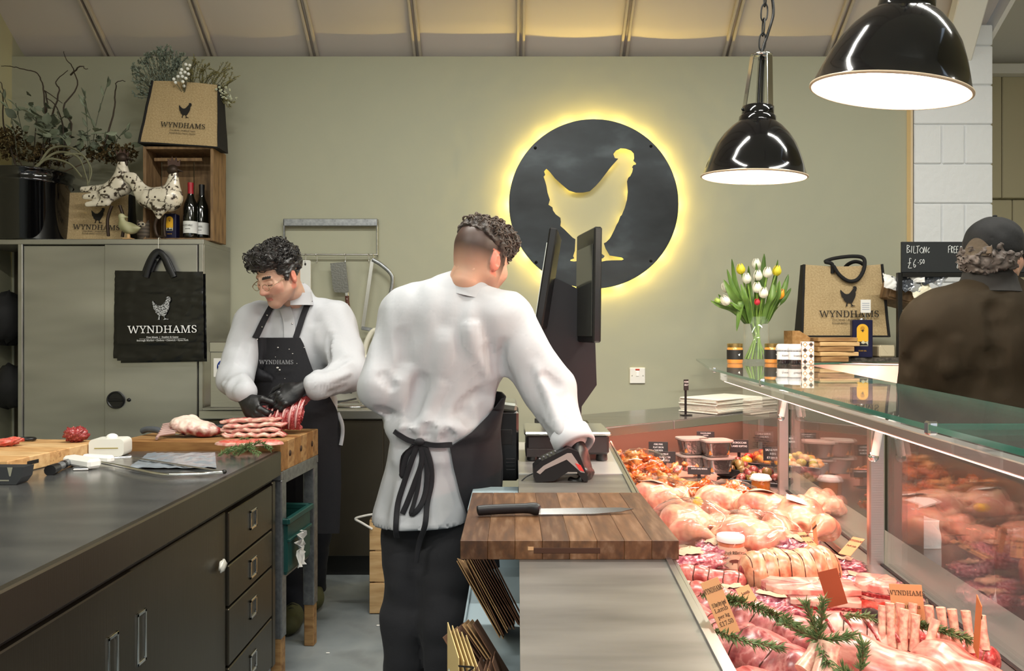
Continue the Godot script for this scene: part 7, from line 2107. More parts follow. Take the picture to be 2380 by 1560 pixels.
	for e in [[[90, 385], [120, 345], [170, 345], [205, 380], [208, 430]], [[80, 392], [130, 355], [180, 365], [200, 410], [204, 432]], [[75, 395], [110, 370], [160, 380], [190, 412]], [[150, 360], [190, 360], [212, 395], [205, 425]]]:
		var pts := []
		for q in e: pts.append(at(q[0], q[1], 4.36) - T)
		tag(put("grass_blade", MB.new().tube(curve(pts, 6), 0.007, 6, 0.25), mt("#7d7c62", 0.7), self, T), ["highest pale grass blade arching down to the rooster's tail", "middle pale grass blade arching down beside the rooster's tail", "lowest and shortest pale grass blade over the pot's rim", "pale grass blade starting at the pot's right rim"][k], "grass", "arching grass blades")
		k += 1
	k = 0
	for e in [[[215, 340], [225, 280], [245, 210], [252, 198]], [[205, 345], [202, 280], [196, 240], [200, 225]], [[40, 360], [30, 290], [15, 240], [0, 210]], [[260, 350], [275, 320], [300, 300]], [[60, 340], [45, 280], [36, 240]], [[230, 330], [205, 260], [197, 235]]]:
		var pts := []
		for q in e: pts.append(at(q[0], q[1], 4.40) - T)
		var sp := thing("seed_stem", ["leafy seed stem pointing up at the right of the pot", "leafy seed stem upright over the pot's right side", "leafy seed stem leaning to the left edge of the picture", "short leafy stem reaching towards the roosters", "leafy seed stem upright at the left of the pot", "leafy seed stem crossing the upright one"][k], "foliage", T, 0.0, "leafy seed stems")
		var cv := curve(pts, 4)
		put("stem", MB.new().tube(cv, 0.002, 5), mt("#55584a", 0.8), sp)
		for i in range(3, cv.size(), 2):
			var lf := put("leaf", lm, em[i % 3], sp, cv[i])
			lf.basis = look((cv[mini(i + 1, cv.size() - 1)] - cv[i - 1]).normalized() + Vector3(0.5 if i % 4 < 2 else -0.5, 0.1, 0.3), Vector3(g.randfn(), 0.2, 1)) * Basis.from_scale(Vector3(0.36, 1, 0.9))
		k += 1
	# flowers in the upper bag
	var bz := 4.42
	for e in [["frosted grey green foliage at the left of the upper jute bag", [[365, 205], [350, 165], [330, 150]], [[370, 205], [372, 150], [365, 118]], [[378, 205], [390, 150], [395, 118]], [[365, 210], [335, 185], [315, 180]], [[385, 205], [410, 160], [420, 130]], [[370, 205], [350, 140], [345, 125]], [[380, 205], [380, 140], [380, 115]], [[372, 208], [325, 165], [318, 160]], [[388, 205], [400, 165], [405, 150]], [[360, 215], [335, 215], [322, 205]]], ["golden fern sprays at the right of the upper jute bag", [[440, 205], [445, 170], [460, 140]], [[460, 208], [480, 180], [500, 165]], [[480, 208], [505, 180], [530, 155]], [[490, 210], [515, 195], [540, 180]], [[450, 205], [440, 180], [435, 160]], [[500, 212], [515, 225], [535, 235]], [[470, 205], [470, 175], [475, 150]]]]:
		var fo := thing("dried_foliage", e[0], "foliage", at(430, 210, bz))
		var base: Vector3 = fo.position
		var mb := MB.new()
		var sb := MB.new()
		for i in range(1, e.size()):
			for jit in 6:
				var pts := []
				for q in e[i]: pts.append(at(q[0] + g.randfn() * 9, q[1] + g.randfn() * 7, bz + g.randfn() * 0.03) - base)
				pts[0] = at(e[i][0][0], 225, bz) - base
				var cv := curve(pts, 5)
				sb.tube(cv, 0.0016, 4)
				needles(mb, cv, 60 if e[0].begins_with("f") else 45, 0.017, 0.0034 if e[0].begins_with("f") else 0.0022, i * 3 + jit)
		put("stems", sb, mt("#5c5b48", 0.8), fo)
		stuff(put("leaves", mb, mt("#ffffff", 0.7, 0, {"tex": ntex(0.05, ["#59645a", "#808b7c", "#a4ad9e"] if e[0].begins_with("f") else ["#5c5a36", "#837c4a", "#a39a66"], 17, 128, 2), "sc": 14.0, "back": "#2e3428"}), fo))
	var be := thing("white_berries", "sprig of round white berries in the middle of the upper jute bag", "berries", at(425, 212, 4.36))
	for e in [[408, 192], [422, 162], [432, 150], [441, 152], [420, 170], [430, 168], [438, 172], [424, 178], [432, 182], [414, 178], [425, 190], [404, 184], [436, 160], [428, 200]]:
		var q := at(e[0], e[1], 4.34 + g.randfn() * 0.01) - be.position
		var br := put("berry", MB.new().ball(q, Vector3.ONE * 0.0095, 12, 8), mt("#eceee9", 0.3), be)
		put("stalk", MB.new().tube([q, q.lerp(Vector3(0, -0.02, -0.02), 0.9)], 0.0012, 4), mt("#5c5b48", 0.8), br)
	var wf := thing("pale_flowers", "cluster of pale dried florets at the upper jute bag's right edge", "flowers", at(522, 225, 4.40))
	var fm := MB.new()
	for i in 30:
		var v := Vector3(g.randfn() * 0.03, g.randfn() * 0.026, g.randfn() * 0.02)
		needles(fm, [v, v + Vector3(0, 0.006, 0)], 6, 0.014, 0.006, i)
	stuff(put("florets", fm, mt("#b9bca4", 0.7), wf))
	put("stem", MB.new().tube([Vector3.ZERO, Vector3(-0.06, 0.03, 0.0)], 0.002, 5), mt("#5c5b48", 0.8), wf)
# a rolled or boneless joint along its own x axis: len, radius, squash in y, strings, materials
func roll(called: String, label: String, cat: String, p: Vector3, dir: Vector3, ln: float, r: float, fl: float, nstr: int, skin: Material, cut: Material, sd: int, group := "", taper := 0.12, strm: Material = null) -> Node3D:
	var t := thing(called, label, cat, p, 0.0, group)
	var x := dir.normalized()
	var z := x.cross(Vector3.UP).normalized()
	t.basis = Basis(x, z.cross(x), z)
	var n := noise(9.0, sd, FastNoiseLite.TYPE_SIMPLEX_SMOOTH, 3)
	var R := func(u: float, a: float) -> Vector3:
		var e := absf(u * 2 - 1)
		var prof := pow(maxf(0.0, 1.0 - pow(e, 7.0)), 0.4) * (1.0 - taper * e * e)
		var q := Vector3((u - 0.5) * ln, cos(a) * r * fl, sin(a) * r)
		var k := 1.0 + 0.26 * n.get_noise_3d(q.x * 1.0, q.y, q.z) + 0.05 * sin(q.x * 60.0 + cos(a) * 3.0)
		if nstr > 0:
			var s := u * (nstr + 0.0) + 0.5
			var dd := absf(s - roundf(s)) * 2.0
			k *= 1.0 - 0.10 * pow(1.0 - dd, 4.0)
		return Vector3(q.x, q.y * k * prof, q.z * k * prof)
	var body := func(u: float, v: float) -> Vector3:
		var uu := 0.004 + 0.992 * u
		return R.call(uu, v * TAU)
	put("meat", MB.new().sheet(46, 24, body), skin, t)
	for s in [0, 1]:
		if cut == null: continue
		var face := func(u: float, v: float) -> Vector3:
			var q: Vector3 = R.call(0.012 if s == 0 else 0.988, v * TAU)
			return Vector3(q.x + (-0.004 if s == 0 else 0.004) * (1.0 - u * u) - 0.001 * (1 if s == 1 else -1), q.y * u * 0.94, q.z * u * 0.94)
		put("cut_face", MB.new().sheet(6, 24, face), cut, t)
	for i in nstr:
		var u := (i + 0.5) / nstr
		var pts := []
		for j in 20:
			var q: Vector3 = R.call(u + 0.006 * sin(j * 1.1), TAU * j / 20)
			pts.append(Vector3(q.x, q.y * 1.012, q.z * 1.012))
		put("string", MB.new().tube(pts, 0.0011, 5, 1.0, false, true), strm if strm else mats.string, t)
	return t

# a lump of meat or a filled pouch
func lump(called: String, label: String, cat: String, p: Vector3, r: Vector3, rot: Vector3, m: Material, rough: float, fr: float, sd: int, group := "", film := false) -> Node3D:
	var t := thing(called, label, cat, p, 0.0, group)
	t.rotation = rot
	var n := noise(fr, sd, FastNoiseLite.TYPE_SIMPLEX_SMOOTH, 3)
	put("meat", MB.new().ball(Vector3.ZERO, r, 30, 18, Basis(), func(d): return 1.0 + rough * n.get_noise_3d(d.x, d.y, d.z)), m, t)
	if film:
		var n2 := noise(fr * 2.2, sd + 7, FastNoiseLite.TYPE_SIMPLEX_SMOOTH, 2)
		put("film", MB.new().ball(Vector3.ZERO, r * 1.06, 30, 18, Basis(), func(d): return 1.0 + rough * n.get_noise_3d(d.x, d.y, d.z) + 0.10 * absf(n2.get_noise_3d(d.x, d.y, d.z))), mats.film, t)
		put("film_label", MB.new().sheet(6, 4, func(u, v):
			var d := Vector3((u - 0.5) * 0.8, 1.0, (v - 0.5) * 0.8).normalized()
			return d * r * 1.10 * (1.0 + rough * n.get_noise_3d(d.x, d.y, d.z)) + Vector3(0, 0.002, 0)), mats.paperlabel, t)
	return t

func tag_card(label: String, p: Vector3, w: float, h: float, rot: Vector3, lines: Array, col := "#b08a5e"):
	var t := thing("kraft_tag", label, "tag", p, 0.0, "kraft price tags")
	t.rotation = Vector3(deg_to_rad(rot.x), deg_to_rad(rot.y), deg_to_rad(rot.z))
	put("card", MB.new().box(Vector3(0, h / 2, 0), Vector3(w, h, 0.001), 0.0003), mt(col, 0.8), t)
	for i in lines.size():
		var hh: float = lines[i][1] * h
		write(lines[i][0], hh, serif, mt("#4a3426", 0.8), t, Vector3(0, lines[i][2] * h, 0.0008), Basis(), "lettering", minf(1.0, w * 0.9 / (lines[i][0].length() * hh * 0.6)))

func chicken_mesh() -> ArrayMesh:
	var s := Sdf.new(Vector3(-0.15, -0.005, -0.12), Vector3(0.15, 0.15, 0.12), 0.0052)
	s.ell(Vector3(0.01, 0.06, 0), Vector3(0.102, 0.058, 0.07), 0.02)
	s.ell(Vector3(0.035, 0.078, 0.026), Vector3(0.062, 0.045, 0.036), 0.015).ell(Vector3(0.035, 0.078, -0.026), Vector3(0.062, 0.045, 0.036), 0.015)
	for m in [-1, 1]:
		s.cap(Vector3(-0.03, 0.055, m * 0.07), Vector3(-0.075, 0.075, m * 0.062), 0.036, 0.028, 0.02)
		s.cap(Vector3(-0.075, 0.08, m * 0.06), Vector3(-0.125, 0.055, m * 0.028), 0.026, 0.011, 0.012)
		s.ell(Vector3(-0.13, 0.052, m * 0.026), Vector3(0.013, 0.012, 0.013), 0.008)
		s.cap(Vector3(0.07, 0.055, m * 0.07), Vector3(0.03, 0.035, m * 0.092), 0.02, 0.015, 0.015)
		s.cap(Vector3(0.03, 0.035, m * 0.092), Vector3(0.085, 0.03, m * 0.088), 0.014, 0.01, 0.01)
	s.bump(Vector3(-0.02, 0.125, 0), Vector3(0.09, 0.11, 0), 0.014, -0.006)
	s.ell(Vector3(0.105, 0.06, 0), Vector3(0.02, 0.022, 0.022), 0.02)
	s.ell(Vector3(-0.1, 0.06, 0), Vector3(0.03, 0.02, 0.02), 0.01, Basis(), true)
	s.plane(Vector3(0, -1, 0), -0.002)
	s.rough(noise(26.0, 3), 0.003, Vector3.ONE, 0.02)
	var n := noise(14.0, 8)
	return s.mesh(func(p): return lin(206, 152, 126).lerp(lin(184, 98, 84), clampf(n.get_noise_3dv(p) * 1.6 + 0.3 - p.y * 1.5, 0, 1)).lerp(lin(214, 178, 138), clampf(n.get_noise_3d(p.z * 2, p.x, p.y) * 1.4, 0, 1)))

func meats():
	var cell := func(cols: Array, f: float, sc, sd: int, r := 0.3) -> StandardMaterial3D:
		var cc := []
		for i in cols.size(): cc.append(cols[i] if cols[i] is Array else [0.27 + 0.46 * i / (cols.size() - 1), cols[i]])
		return mt("#ffffff", r, 0, {"tex": ntex(f * 1.7, cc, sd, 256, 5), "sc": sc, "coat": 0.25, "cr": 0.3, "btex": mats.n_fine, "bump": 0.06})
	mats.string = mt("#7a5640", 0.9)
	mats.film = mt("#ffffff", 0.06, 0, {"alpha": 0.0})
	mats.paperlabel = mt("#b99a80", 0.7)
	mats.fatty = cell.call(["#8c2e2c", "#ac4e48", "#c0726a", "#cc9486", "#b0605a"], 0.012, 5.0, 201)
	mats.lamb = cell.call(["#742c30", "#924446", "#b06c6a", "#c08c84", "#9c5452"], 0.012, 6.0, 202)
	mats.crackle = cell.call(["#a0543c", "#b87a58", "#c69472", "#cfaa86"], 0.012, 6.0, 203)
	mats.cream = mt("#bdb496", 0.6)
	mats.whitefat = cell.call([[0.0, "#b85a58"], [0.4, "#c4847a"], [0.55, "#d4b4a2"], [1.0, "#dcc4b2"]], 0.010, 5.0, 204)
	mats.rack = cell.call([[0.0, "#7a342e"], [0.4, "#a8645a"], [0.6, "#bf8878"], [1.0, "#cfa696"]], 0.02, Vector3(3, 9, 9), 214)
	mats.redmeat = cell.call([[0.0, "#5c1418"], [0.45, "#8c2a2c"], [0.7, "#a84040"], [0.85, "#d9a49a"], [1.0, "#ead0c4"]], 0.03, 9.0, 205)
	mats.purple = cell.call([[0.0, "#5c1c30"], [0.4, "#8a3a4c"], [0.6, "#b06a78"], [0.75, "#dcb4b4"], [1.0, "#e8d0cc"]], 0.02, 9.0, 206, 0.18)
	mats.orange = cell.call([[0.0, "#4a1406"], [0.35, "#8a3008"], [0.55, "#b4500c"], [0.75, "#c87020"], [1.0, "#8e3a0c"]], 0.025, 9.0, 207, 0.22)
	mats.golden = cell.call([[0.0, "#7a3410"], [0.4, "#b06a2c"], [0.65, "#c8905c"], [1.0, "#c07a3c"]], 0.02, 8.0, 208, 0.22)
	mats.pale = mt("#ffffff", 0.35, 0, {"vc": true, "coat": 0.3, "cr": 0.3, "sss": 0.1})
	mats.bone = cell.call(["#c98a7c", "#dcb49c", "#e6cdb4"], 0.02, 10.0, 209)
	mats.salmon = cell.call([[0.0, "#b8342c"], [0.5, "#cc5648"], [0.7, "#d87c6c"], [1.0, "#eac8bc"]], 0.014, 7.0, 210)
	var D := func(px: float, py: float, h: float) -> Vector3: return on(px, py, h)
	# --- foreground lamb joints
	var a: Vector3 = D.call(1640, 1470, 0.83)
	var b: Vector3 = D.call(1935, 1590, 0.83)
	roll("lamb_joint", "strung lamb joint nearest the steel ledge with rosemary along its top", "meat", (a + b) / 2 + Vector3(0, -0.005, 0), b - a, 0.235, 0.052, 0.8, 4, mats.lamb, mats.redmeat, 3, "strung lamb joints", 0.1, mats.darkstring)
	a = D.call(1640, 1395, 0.84); b = D.call(1880, 1490, 0.84)
	roll("lamb_joint", "strung lamb joint behind the nearest one, under the big price tag", "meat", (a + b) / 2 + Vector3(0, -0.012, 0), b - a, 0.25, 0.048, 0.85, 6, mats.lamb, mats.redmeat, 5, "strung lamb joints", 0.1, mats.darkstring)
	a = D.call(1560, 1420, 0.83); b = D.call(1650, 1450, 0.83)
	roll("lamb_joint", "short strung lamb joint tucked against the steel ledge", "meat", (a + b) / 2 + Vector3(0.01, -0.012, 0), b - a, 0.12, 0.04, 0.85, 2, mats.fatty, mats.redmeat, 7, "strung lamb joints", 0.1, mats.darkstring)
	a = D.call(1530, 1325, 0.845); b = D.call(1735, 1345, 0.845)
	roll("rolled_joint", "thin rolled and strung joint behind the lamb beside the board's corner", "meat", (a + b) / 2 + Vector3(0, -0.006, 0), b - a, 0.17, 0.023, 0.9, 6, mats.fatty, mats.redmeat, 9, "small rolled joints", 0.1, mats.darkstring)
	a = D.call(1550, 1370, 0.84); b = D.call(1710, 1395, 0.84)
	roll("rolled_joint", "smooth salmon pink rolled joint in front of the thin strung one", "meat", (a + b) / 2 + Vector3(0, -0.008, 0), b - a, 0.145, 0.03, 0.9, 4, mats.fatty, mats.redmeat, 11, "small rolled joints", 0.1, mats.darkstring)
	# --- big rolled pork and neighbours
	a = D.call(1725, 1318, 0.86); b = D.call(1945, 1312, 0.86)
	roll("pork_joint", "large pale golden rolled pork joint with eight strings behind the belly slab", "meat", (a + b) / 2 + Vector3(0, -0.012, 0), b - a, 0.20, 0.047, 0.95, 8, mats.crackle, mats.fatty, 13, "", 0.03, mats.darkstring)
	var slab_ := func(called: String, label: String, p: Vector3, turn: float, sz: Vector3, tilt: float, sd: int):
		var t := thing(called, label, "meat", p, turn)
		t.rotation.z = deg_to_rad(tilt)
		var n := noise(14.0, sd)
		var ly := [[0.0, 0.36, mats.salmon], [0.36, 0.5, mats.whitefat], [0.5, 0.68, mats.redmeat], [0.68, 1.0, mats.whitefat]]
		for i in 4:
			var l = ly[i]
			var f := func(u: float, v: float) -> Vector3:
				var an := v * TAU
				var e: float = 1.0 + 0.10 * n.get_noise_2d(cos(an) * 3.0, sin(an) * 3.0)
				var sq := pow(pow(absf(cos(an)), 5) + pow(absf(sin(an)), 5), -0.2)
				var y: float = lerpf(l[0], l[1], clampf((u - 0.15) / 0.7, 0, 1)) * sz.y
				var k: float = 1.0 if u > 0.14 and u < 0.86 else 0.0
				return Vector3(cos(an) * sq * sz.x / 2 * e * k, y + 0.004 * n.get_noise_2d(cos(an) * 2.0 + i, sin(an) * 2.0), sin(an) * sq * sz.z / 2 * e * k)
			put(["rind", "fat", "lean", "top_fat"][i], MB.new().sheet(7, 28, f), l[2], t)
	slab_.call("pork_belly", "layered pork belly slab in front of the large rolled joint", D.call(1885, 1400, 0.835), -6.0, Vector3(0.165, 0.034, 0.07), 0.0, 3)
	slab_.call("pork_steak", "thick pork steak with a pale rim right of the belly slab", D.call(2035, 1402, 0.835), -30.0, Vector3(0.066, 0.042, 0.075), 0.0, 4)
	slab_.call("fat_slab", "white fat covered slab behind the strung loin", D.call(1915, 1428, 0.828), -10.0, Vector3(0.12, 0.03, 0.05), 0.0, 6)
	# --- strung loin and racks of lamb
	a = D.call(1915, 1450, 0.865); b = D.call(2060, 1470, 0.865)
	var rk := roll("lamb_loin", "white fat strung lamb loin with a dark red cut end", "meat", (a + b) / 2 + Vector3(0, -0.014, 0), b - a, 0.13, 0.036, 0.95, 4, mats.whitefat, mats.redmeat, 15, "", 0.05, mats.darkstring)
	for i in 4:
		put("lean_stripe", MB.new().tube(curve([Vector3(-0.05 + i * 0.03, 0.034, 0.004), Vector3(-0.042 + i * 0.03, 0.03, 0.02), Vector3(-0.03 + i * 0.03, 0.014, 0.0345), Vector3(-0.02 + i * 0.03, -0.005, 0.036)], 4), 0.0042, 6, 0.5), mats.redmeat, rk)
	a = D.call(1925, 1500, 0.865); b = D.call(2180, 1575, 0.865)
	var r1 := roll("lamb_rack", "pale lamb rack with frenched bones nearest the picture's bottom edge", "meat", (a + b) / 2 + Vector3(0, -0.022, -0.01), b - a, 0.19, 0.046, 0.85, 0, mats.rack, mats.redmeat, 17, "lamb racks with frenched bones", 0.04)
	a = D.call(2160, 1520, 0.865); b = D.call(2320, 1590, 0.865)
	var r2 := roll("lamb_rack", "second pale lamb rack to the right, its red end by the case's base rail", "meat", (a + b) / 2 + Vector3(0, -0.022, -0.01), b - a, 0.13, 0.046, 0.88, 0, mats.rack, mats.redmeat, 19, "lamb racks with frenched bones", 0.04)
	var bones := [[r1, [[2048, 1470, 2052, 1408], [2073, 1474, 2068, 1402], [2098, 1480, 2102, 1416], [2125, 1485, 2128, 1428], [2150, 1500, 2175, 1440]]], [r2, [[2170, 1470, 2158, 1408], [2200, 1478, 2186, 1412], [2226, 1480, 2212, 1416], [2258, 1486, 2244, 1420], [2290, 1480, 2280, 1430]]], [rk, [[2090, 1462, 2092, 1402], [2118, 1455, 2122, 1402]]]]
	for e in bones:
		var inv: Transform3D = e[0].transform.affine_inverse()
		for q in e[1]:
			var p := D.call(q[0], q[1] + 30, 0.855) as Vector3
			var top := at(q[2], q[3], -p.z + 0.01)
			put("bone", MB.new().tube([inv * p, inv * p.lerp(top, 0.5), inv * top], [0.0075, 0.0058, 0.0066], 8), mats.bone, e[0])
	a = D.call(2075, 1450, 0.855); b = D.call(2270, 1500, 0.855)
	var r3 := roll("lamb_rack", "dark lamb rack lying behind the pale ones with a rosemary sprig on it", "meat", (a + b) / 2 + Vector3(0, -0.02, 0), b - a, 0.18, 0.032, 0.8, 5, mats.redmeat, mats.redmeat, 21, "lamb racks with frenched bones", 0.05)
	for q in [[1865, 1560, 1905, 1500], [1905, 1575, 1922, 1495], [1925, 1580, 1930, 1500]]:
		var p := D.call(q[0], q[1], 0.86) as Vector3
		var top := at(q[2], q[3], -p.z + 0.02)
		tag(put("shank_bone", MB.new().tube([Vector3.ZERO, (top - p) * 0.6, top - p], [0.012, 0.010, 0.0125], 10), mats.bone, self, p), ["trimmed shank bone leaning right below the rosemary bush", "trimmed shank bone in the middle below the rosemary bush", "trimmed shank bone leaning left below the rosemary bush"][[1865, 1905, 1925].find(q[0])], "bone", "trimmed shank bones")
	lump("meat_piece", "pink trimmed shoulder piece filling the case's near corner under the shank bones", "meat", D.call(1990, 1600, 0.82), Vector3(0.10, 0.035, 0.06), Vector3(0, 0.4, 0), mats.fatty, 0.35, 1.5, 31)
	lump("meat_piece", "pink breast of lamb at the bottom edge beside the ledge", "meat", D.call(1790, 1640, 0.81), Vector3(0.10, 0.04, 0.06), Vector3(0, -0.7, 0), mats.fatty, 0.3, 1.5, 33)
	lump("cutlet", "small red cutlet below the rosemary line behind the bush", "meat", D.call(1860, 1460, 0.84), Vector3(0.03, 0.014, 0.022), Vector3(0, 0.2, 0), mats.redmeat, 0.3, 1.5, 35)
	# --- shrink wrapped purple packs
	var packs := [[1600, 1290, 0.85, 0.075, 0.022, 0.05, "crumpled vacuum packed purple meat beside the board's corner"], [1660, 1265, 0.85, 0.05, 0.02, 0.04, "vacuum packed pink meat left of the rillettes jar"], [1800, 1395, 0.845, 0.06, 0.025, 0.05, "vacuum packed purple meat between the lamb and the belly slab"], [1570, 1405, 0.85, 0.045, 0.014, 0.03, "crumpled film wrapped pink meat by the ledge behind the lamb"], [1860, 1262, 0.86, 0.05, 0.024, 0.05, "vacuum packed purple meat between the chickens and the rolled pork"], [2010, 1345, 0.83, 0.085, 0.018, 0.035, "long vacuum packed strip of pink meat along the base rail"], [2075, 1375, 0.825, 0.05, 0.02, 0.035, "vacuum packed red meat at the end of the base rail row"], [1975, 1365, 0.84, 0.06, 0.016, 0.03, "flat vacuum packed striped meat right of the rolled pork"], [1960, 1300, 0.84, 0.045, 0.016, 0.03, "small white and red packed joint behind the long strip"], [1700, 1365, 0.84, 0.05, 0.016, 0.03, "loose pink scraps in film behind the big price tag"]]
	var k := 0
	for q in packs:
		lump("vacuum_pack", q[6], "meat pack", D.call(q[0], q[1], q[2]) + Vector3(0, -0.015, 0), Vector3(q[3], q[4], q[5]), Vector3(0, [0.1, 0.6, -0.6, 0.2, 0.5, -0.75, -0.7, -0.7, -0.6, 0.0][k], 0), mats.purple, 0.45, 2.6, 40 + k, "vacuum packs of meat", true)
		k += 1
	# --- chickens
	var cm := chicken_mesh()
	k = 0
	for q in [[1860, 1235, 0.83, 70.0, 1.15, "whole pale chicken lying at the right against the front glass"], [1785, 1195, 0.83, 150.0, 1.0, "whole pale chicken in the middle of the row with a white label"], [1680, 1180, 0.82, 190.0, 1.0, "whole pale chicken at the back of the row left of the middle"], [1605, 1240, 0.83, 120.0, 1.05, "whole chicken in clear film nearest the butcher's board"], [1745, 1265, 0.83, 165.0, 1.0, "bright pale chicken in film in front of the middle one"], [1530, 1165, 0.82, 140.0, 0.95, "film wrapped chicken behind the board's far corner"], [1905, 1180, 0.81, 60.0, 0.9, "chicken half hidden behind the right one near the post"]]:
		var p: Vector3 = D.call(q[0], q[1], q[2])
		p.y = q[2] - 0.03
		var t := thing("chicken", q[5], "chicken", p, q[3], "whole chickens in the case")
		t.scale = Vector3.ONE * q[4] * 0.76
		put("carcass", cm, mats.pale, t)
		put("truss", MB.new().tube([Vector3(-0.13, 0.065, 0.03), Vector3(-0.137, 0.068, 0), Vector3(-0.13, 0.065, -0.03)], 0.0015, 5), mats.string, t)
		if k in [3, 4, 5]:
			var n := noise(3.0, 80 + k, FastNoiseLite.TYPE_SIMPLEX_SMOOTH, 3)
			put("film", MB.new().ball(Vector3(-0.005, 0.066, 0), Vector3(0.15, 0.078, 0.108), 30, 18, Basis(), func(d): return 1.0 + 0.10 * n.get_noise_3d(d.x, d.y, d.z)), mats.film, t)
		if k in [0, 1, 5]:
			put("paper_label", MB.new().sheet(8, 4, func(u, v): return Vector3(-0.02 + u * 0.09, 0.128 + 0.004 * sin(u * 5.0) - 0.02 * v, (v - 0.5) * 0.075), 0.001), mats.white, t)
		k += 1
	var lemon := D.call(1622, 1166, 0.86) as Vector3
	tag(put("lemon_wedge", MB.new().ball(Vector3.ZERO, Vector3(0.014, 0.012, 0.018), 14, 10), mt("#e0b428", 0.4), self, lemon), "yellow lemon piece tucked behind the film wrapped chicken", "lemon")
	# --- marinated poultry: piles of pieces
	var pile := func(called: String, label: String, px: float, py: float, h: float, w: float, n: int, m: Material, m2: Material, sd: int, film: bool):
		var c: Vector3 = D.call(px, py, h)
		c.y = 0.815 if px < 1720 else 0.80
		var t := thing(called, label, "marinated meat", c, 0.0, "marinated poultry in the case")
		var g := RandomNumberGenerator.new()
		g.seed = sd
		for i in n:
			var an := g.randf() * TAU
			var rr := sqrt(g.randf())
			var p := Vector3(cos(an) * rr * w, 0.01 + (1.0 - rr) * w * 0.95 * g.randf_range(0.6, 1.0), sin(an) * rr * w * 0.8)
			var nn := noise(2.0, sd + i)
			put("piece", MB.new().ball(p, Vector3(w * 0.46, w * 0.2, w * 0.26) * g.randf_range(0.75, 1.15), 14, 9, Basis(Vector3(g.randfn(), g.randfn() * 2.0, g.randfn()).normalized(), g.randf() * 3.0), func(d): return 1.0 + 0.75 * nn.get_noise_3dv(d)), m if g.randf() < 0.7 else m2, t)
		if film:
			var n2 := noise(3.0, sd + 3)
			put("film", MB.new().ball(Vector3(0, w * 0.35, 0), Vector3(w * 1.25, w * 0.72, w * 1.05), 26, 16, Basis(), func(d): return 1.0 + 0.14 * n2.get_noise_3dv(d)), mats.film, t)
	pile.call("chicken_bag", "large clear bag of marinated flattened chicken at the back left corner", 1490, 1085, 0.84, 0.085, 26, mats.orange, mats.golden, 1, true)
	pile.call("chicken_pile", "spread marinated chicken along the ledge in front of the back bag", 1480, 1135, 0.83, 0.07, 18, mats.golden, mats.orange, 2, false)
	pile.call("chicken_pile", "golden chicken pieces next to the first marinated bag", 1560, 1135, 0.83, 0.06, 14, mats.golden, mats.orange, 3, false)
	pile.call("chicken_bag", "clear bag of orange marinated wings in front of the foil trays", 1625, 1145, 0.84, 0.062, 18, mats.orange, mats.golden, 4, true)
	pile.call("chicken_bag", "clear bag of deep orange wings left of the honey jar", 1700, 1145, 0.85, 0.068, 20, mats.orange, mats.golden, 5, true)
	pile.call("chicken_pile", "orange marinated strips below the honey jar", 1745, 1165, 0.82, 0.04, 10, mats.orange, mats.orange, 6, false)
	pile.call("chicken_pile", "pale pink chicken fillets behind the wings bags", 1590, 1100, 0.82, 0.05, 10, mats.golden, mats.fatty, 7, false)
	pile.call("chicken_pile", "orange pieces at the far left tip of the case", 1432, 1065, 0.83, 0.05, 10, mats.orange, mats.golden, 8, false)
	# --- foil trays
	var foil := mt("#8f8783", 0.25, 0.9, {"btex": mats.n_fine, "bump": 0.1, "sc": 9.0})
	k = 0
	for q in [[1608, 1092, 0], [1608, 1092, 1], [1668, 1098, 0], [1664, 1098, 1]]:
		var p: Vector3 = D.call(q[0], q[1], 0.80)
		p.y = 0.80 + q[2] * 0.064
		var t := thing("foil_tray", ["lower foil tray of the pair nearest the marinated bag", "upper foil tray of the pair nearest the marinated bag", "lower foil tray of the pair nearer the peppers", "upper foil tray of the pair nearer the peppers"][k], "tray", p, 8.0, "lidded foil trays")
		var sec := []
		for e in [[0.038, 0.0], [0.046, 0.05], [0.052, 0.052], [0.052, 0.055]]: sec.append(e)
		var rr := rrect(1.0, 0.9, 0.22, 4)
		var mb := MB.new()
		for i in sec.size() - 1:
			for j in rr.size():
				var u0 := rr[j]
				var u1 := rr[(j + 1) % rr.size()]
				mb.quad(Vector3(u0.x * sec[i][0] * 2.2, sec[i][1], u0.y * sec[i][0] * 2), Vector3(u1.x * sec[i][0] * 2.2, sec[i][1], u1.y * sec[i][0] * 2), Vector3(u1.x * sec[i + 1][0] * 2.2, sec[i + 1][1], u1.y * sec[i + 1][0] * 2), Vector3(u0.x * sec[i + 1][0] * 2.2, sec[i + 1][1], u0.y * sec[i + 1][0] * 2), i)
		put("tray", mb, foil, t)
		put("filling", MB.new().box(Vector3(0, 0.025, 0), Vector3(0.08, 0.04, 0.07), 0.004), mats.golden, t)
		put("lid", MB.new().prism(scaled(rr, 0.106), 0.006, Transform3D(Basis(Vector3(1.08, 0, 0), Vector3(0, 0, -1), Vector3(0, 1, 0)), Vector3(0, 0.061, 0))), mt("#b5a8a0", 0.3, 0, {"alpha": 0.75}), t)
		k += 1
	# --- pepper and meat trays at the back right
	for q in [["tray_of_skewers", "black tray of diced orange chicken and red peppers under the back tickets", 1785, 1078, 0.80, 0.12, 64, ["#c96a1e", "#d98a2e", "#b02418", "#d9a03a"]], ["tray_of_burgers", "black tray of dark minced koftas in front of the peppers", 1770, 1120, 0.80, 0.09, 26, ["#5c2420", "#7a3430", "#8a4a40", "#6a5a2c"]], ["tray_of_kebabs", "dark tray of green flecked meat left of the peppers", 1712, 1095, 0.80, 0.06, 18, ["#6a5a34", "#8a7a44", "#7a3430", "#5a5a30"]], ["tray_of_marinade", "tray of pale marinated chicken near the far post", 1860, 1085, 0.80, 0.09, 44, ["#d9a878", "#e0b890", "#b8a040", "#c97a2c"]]]:
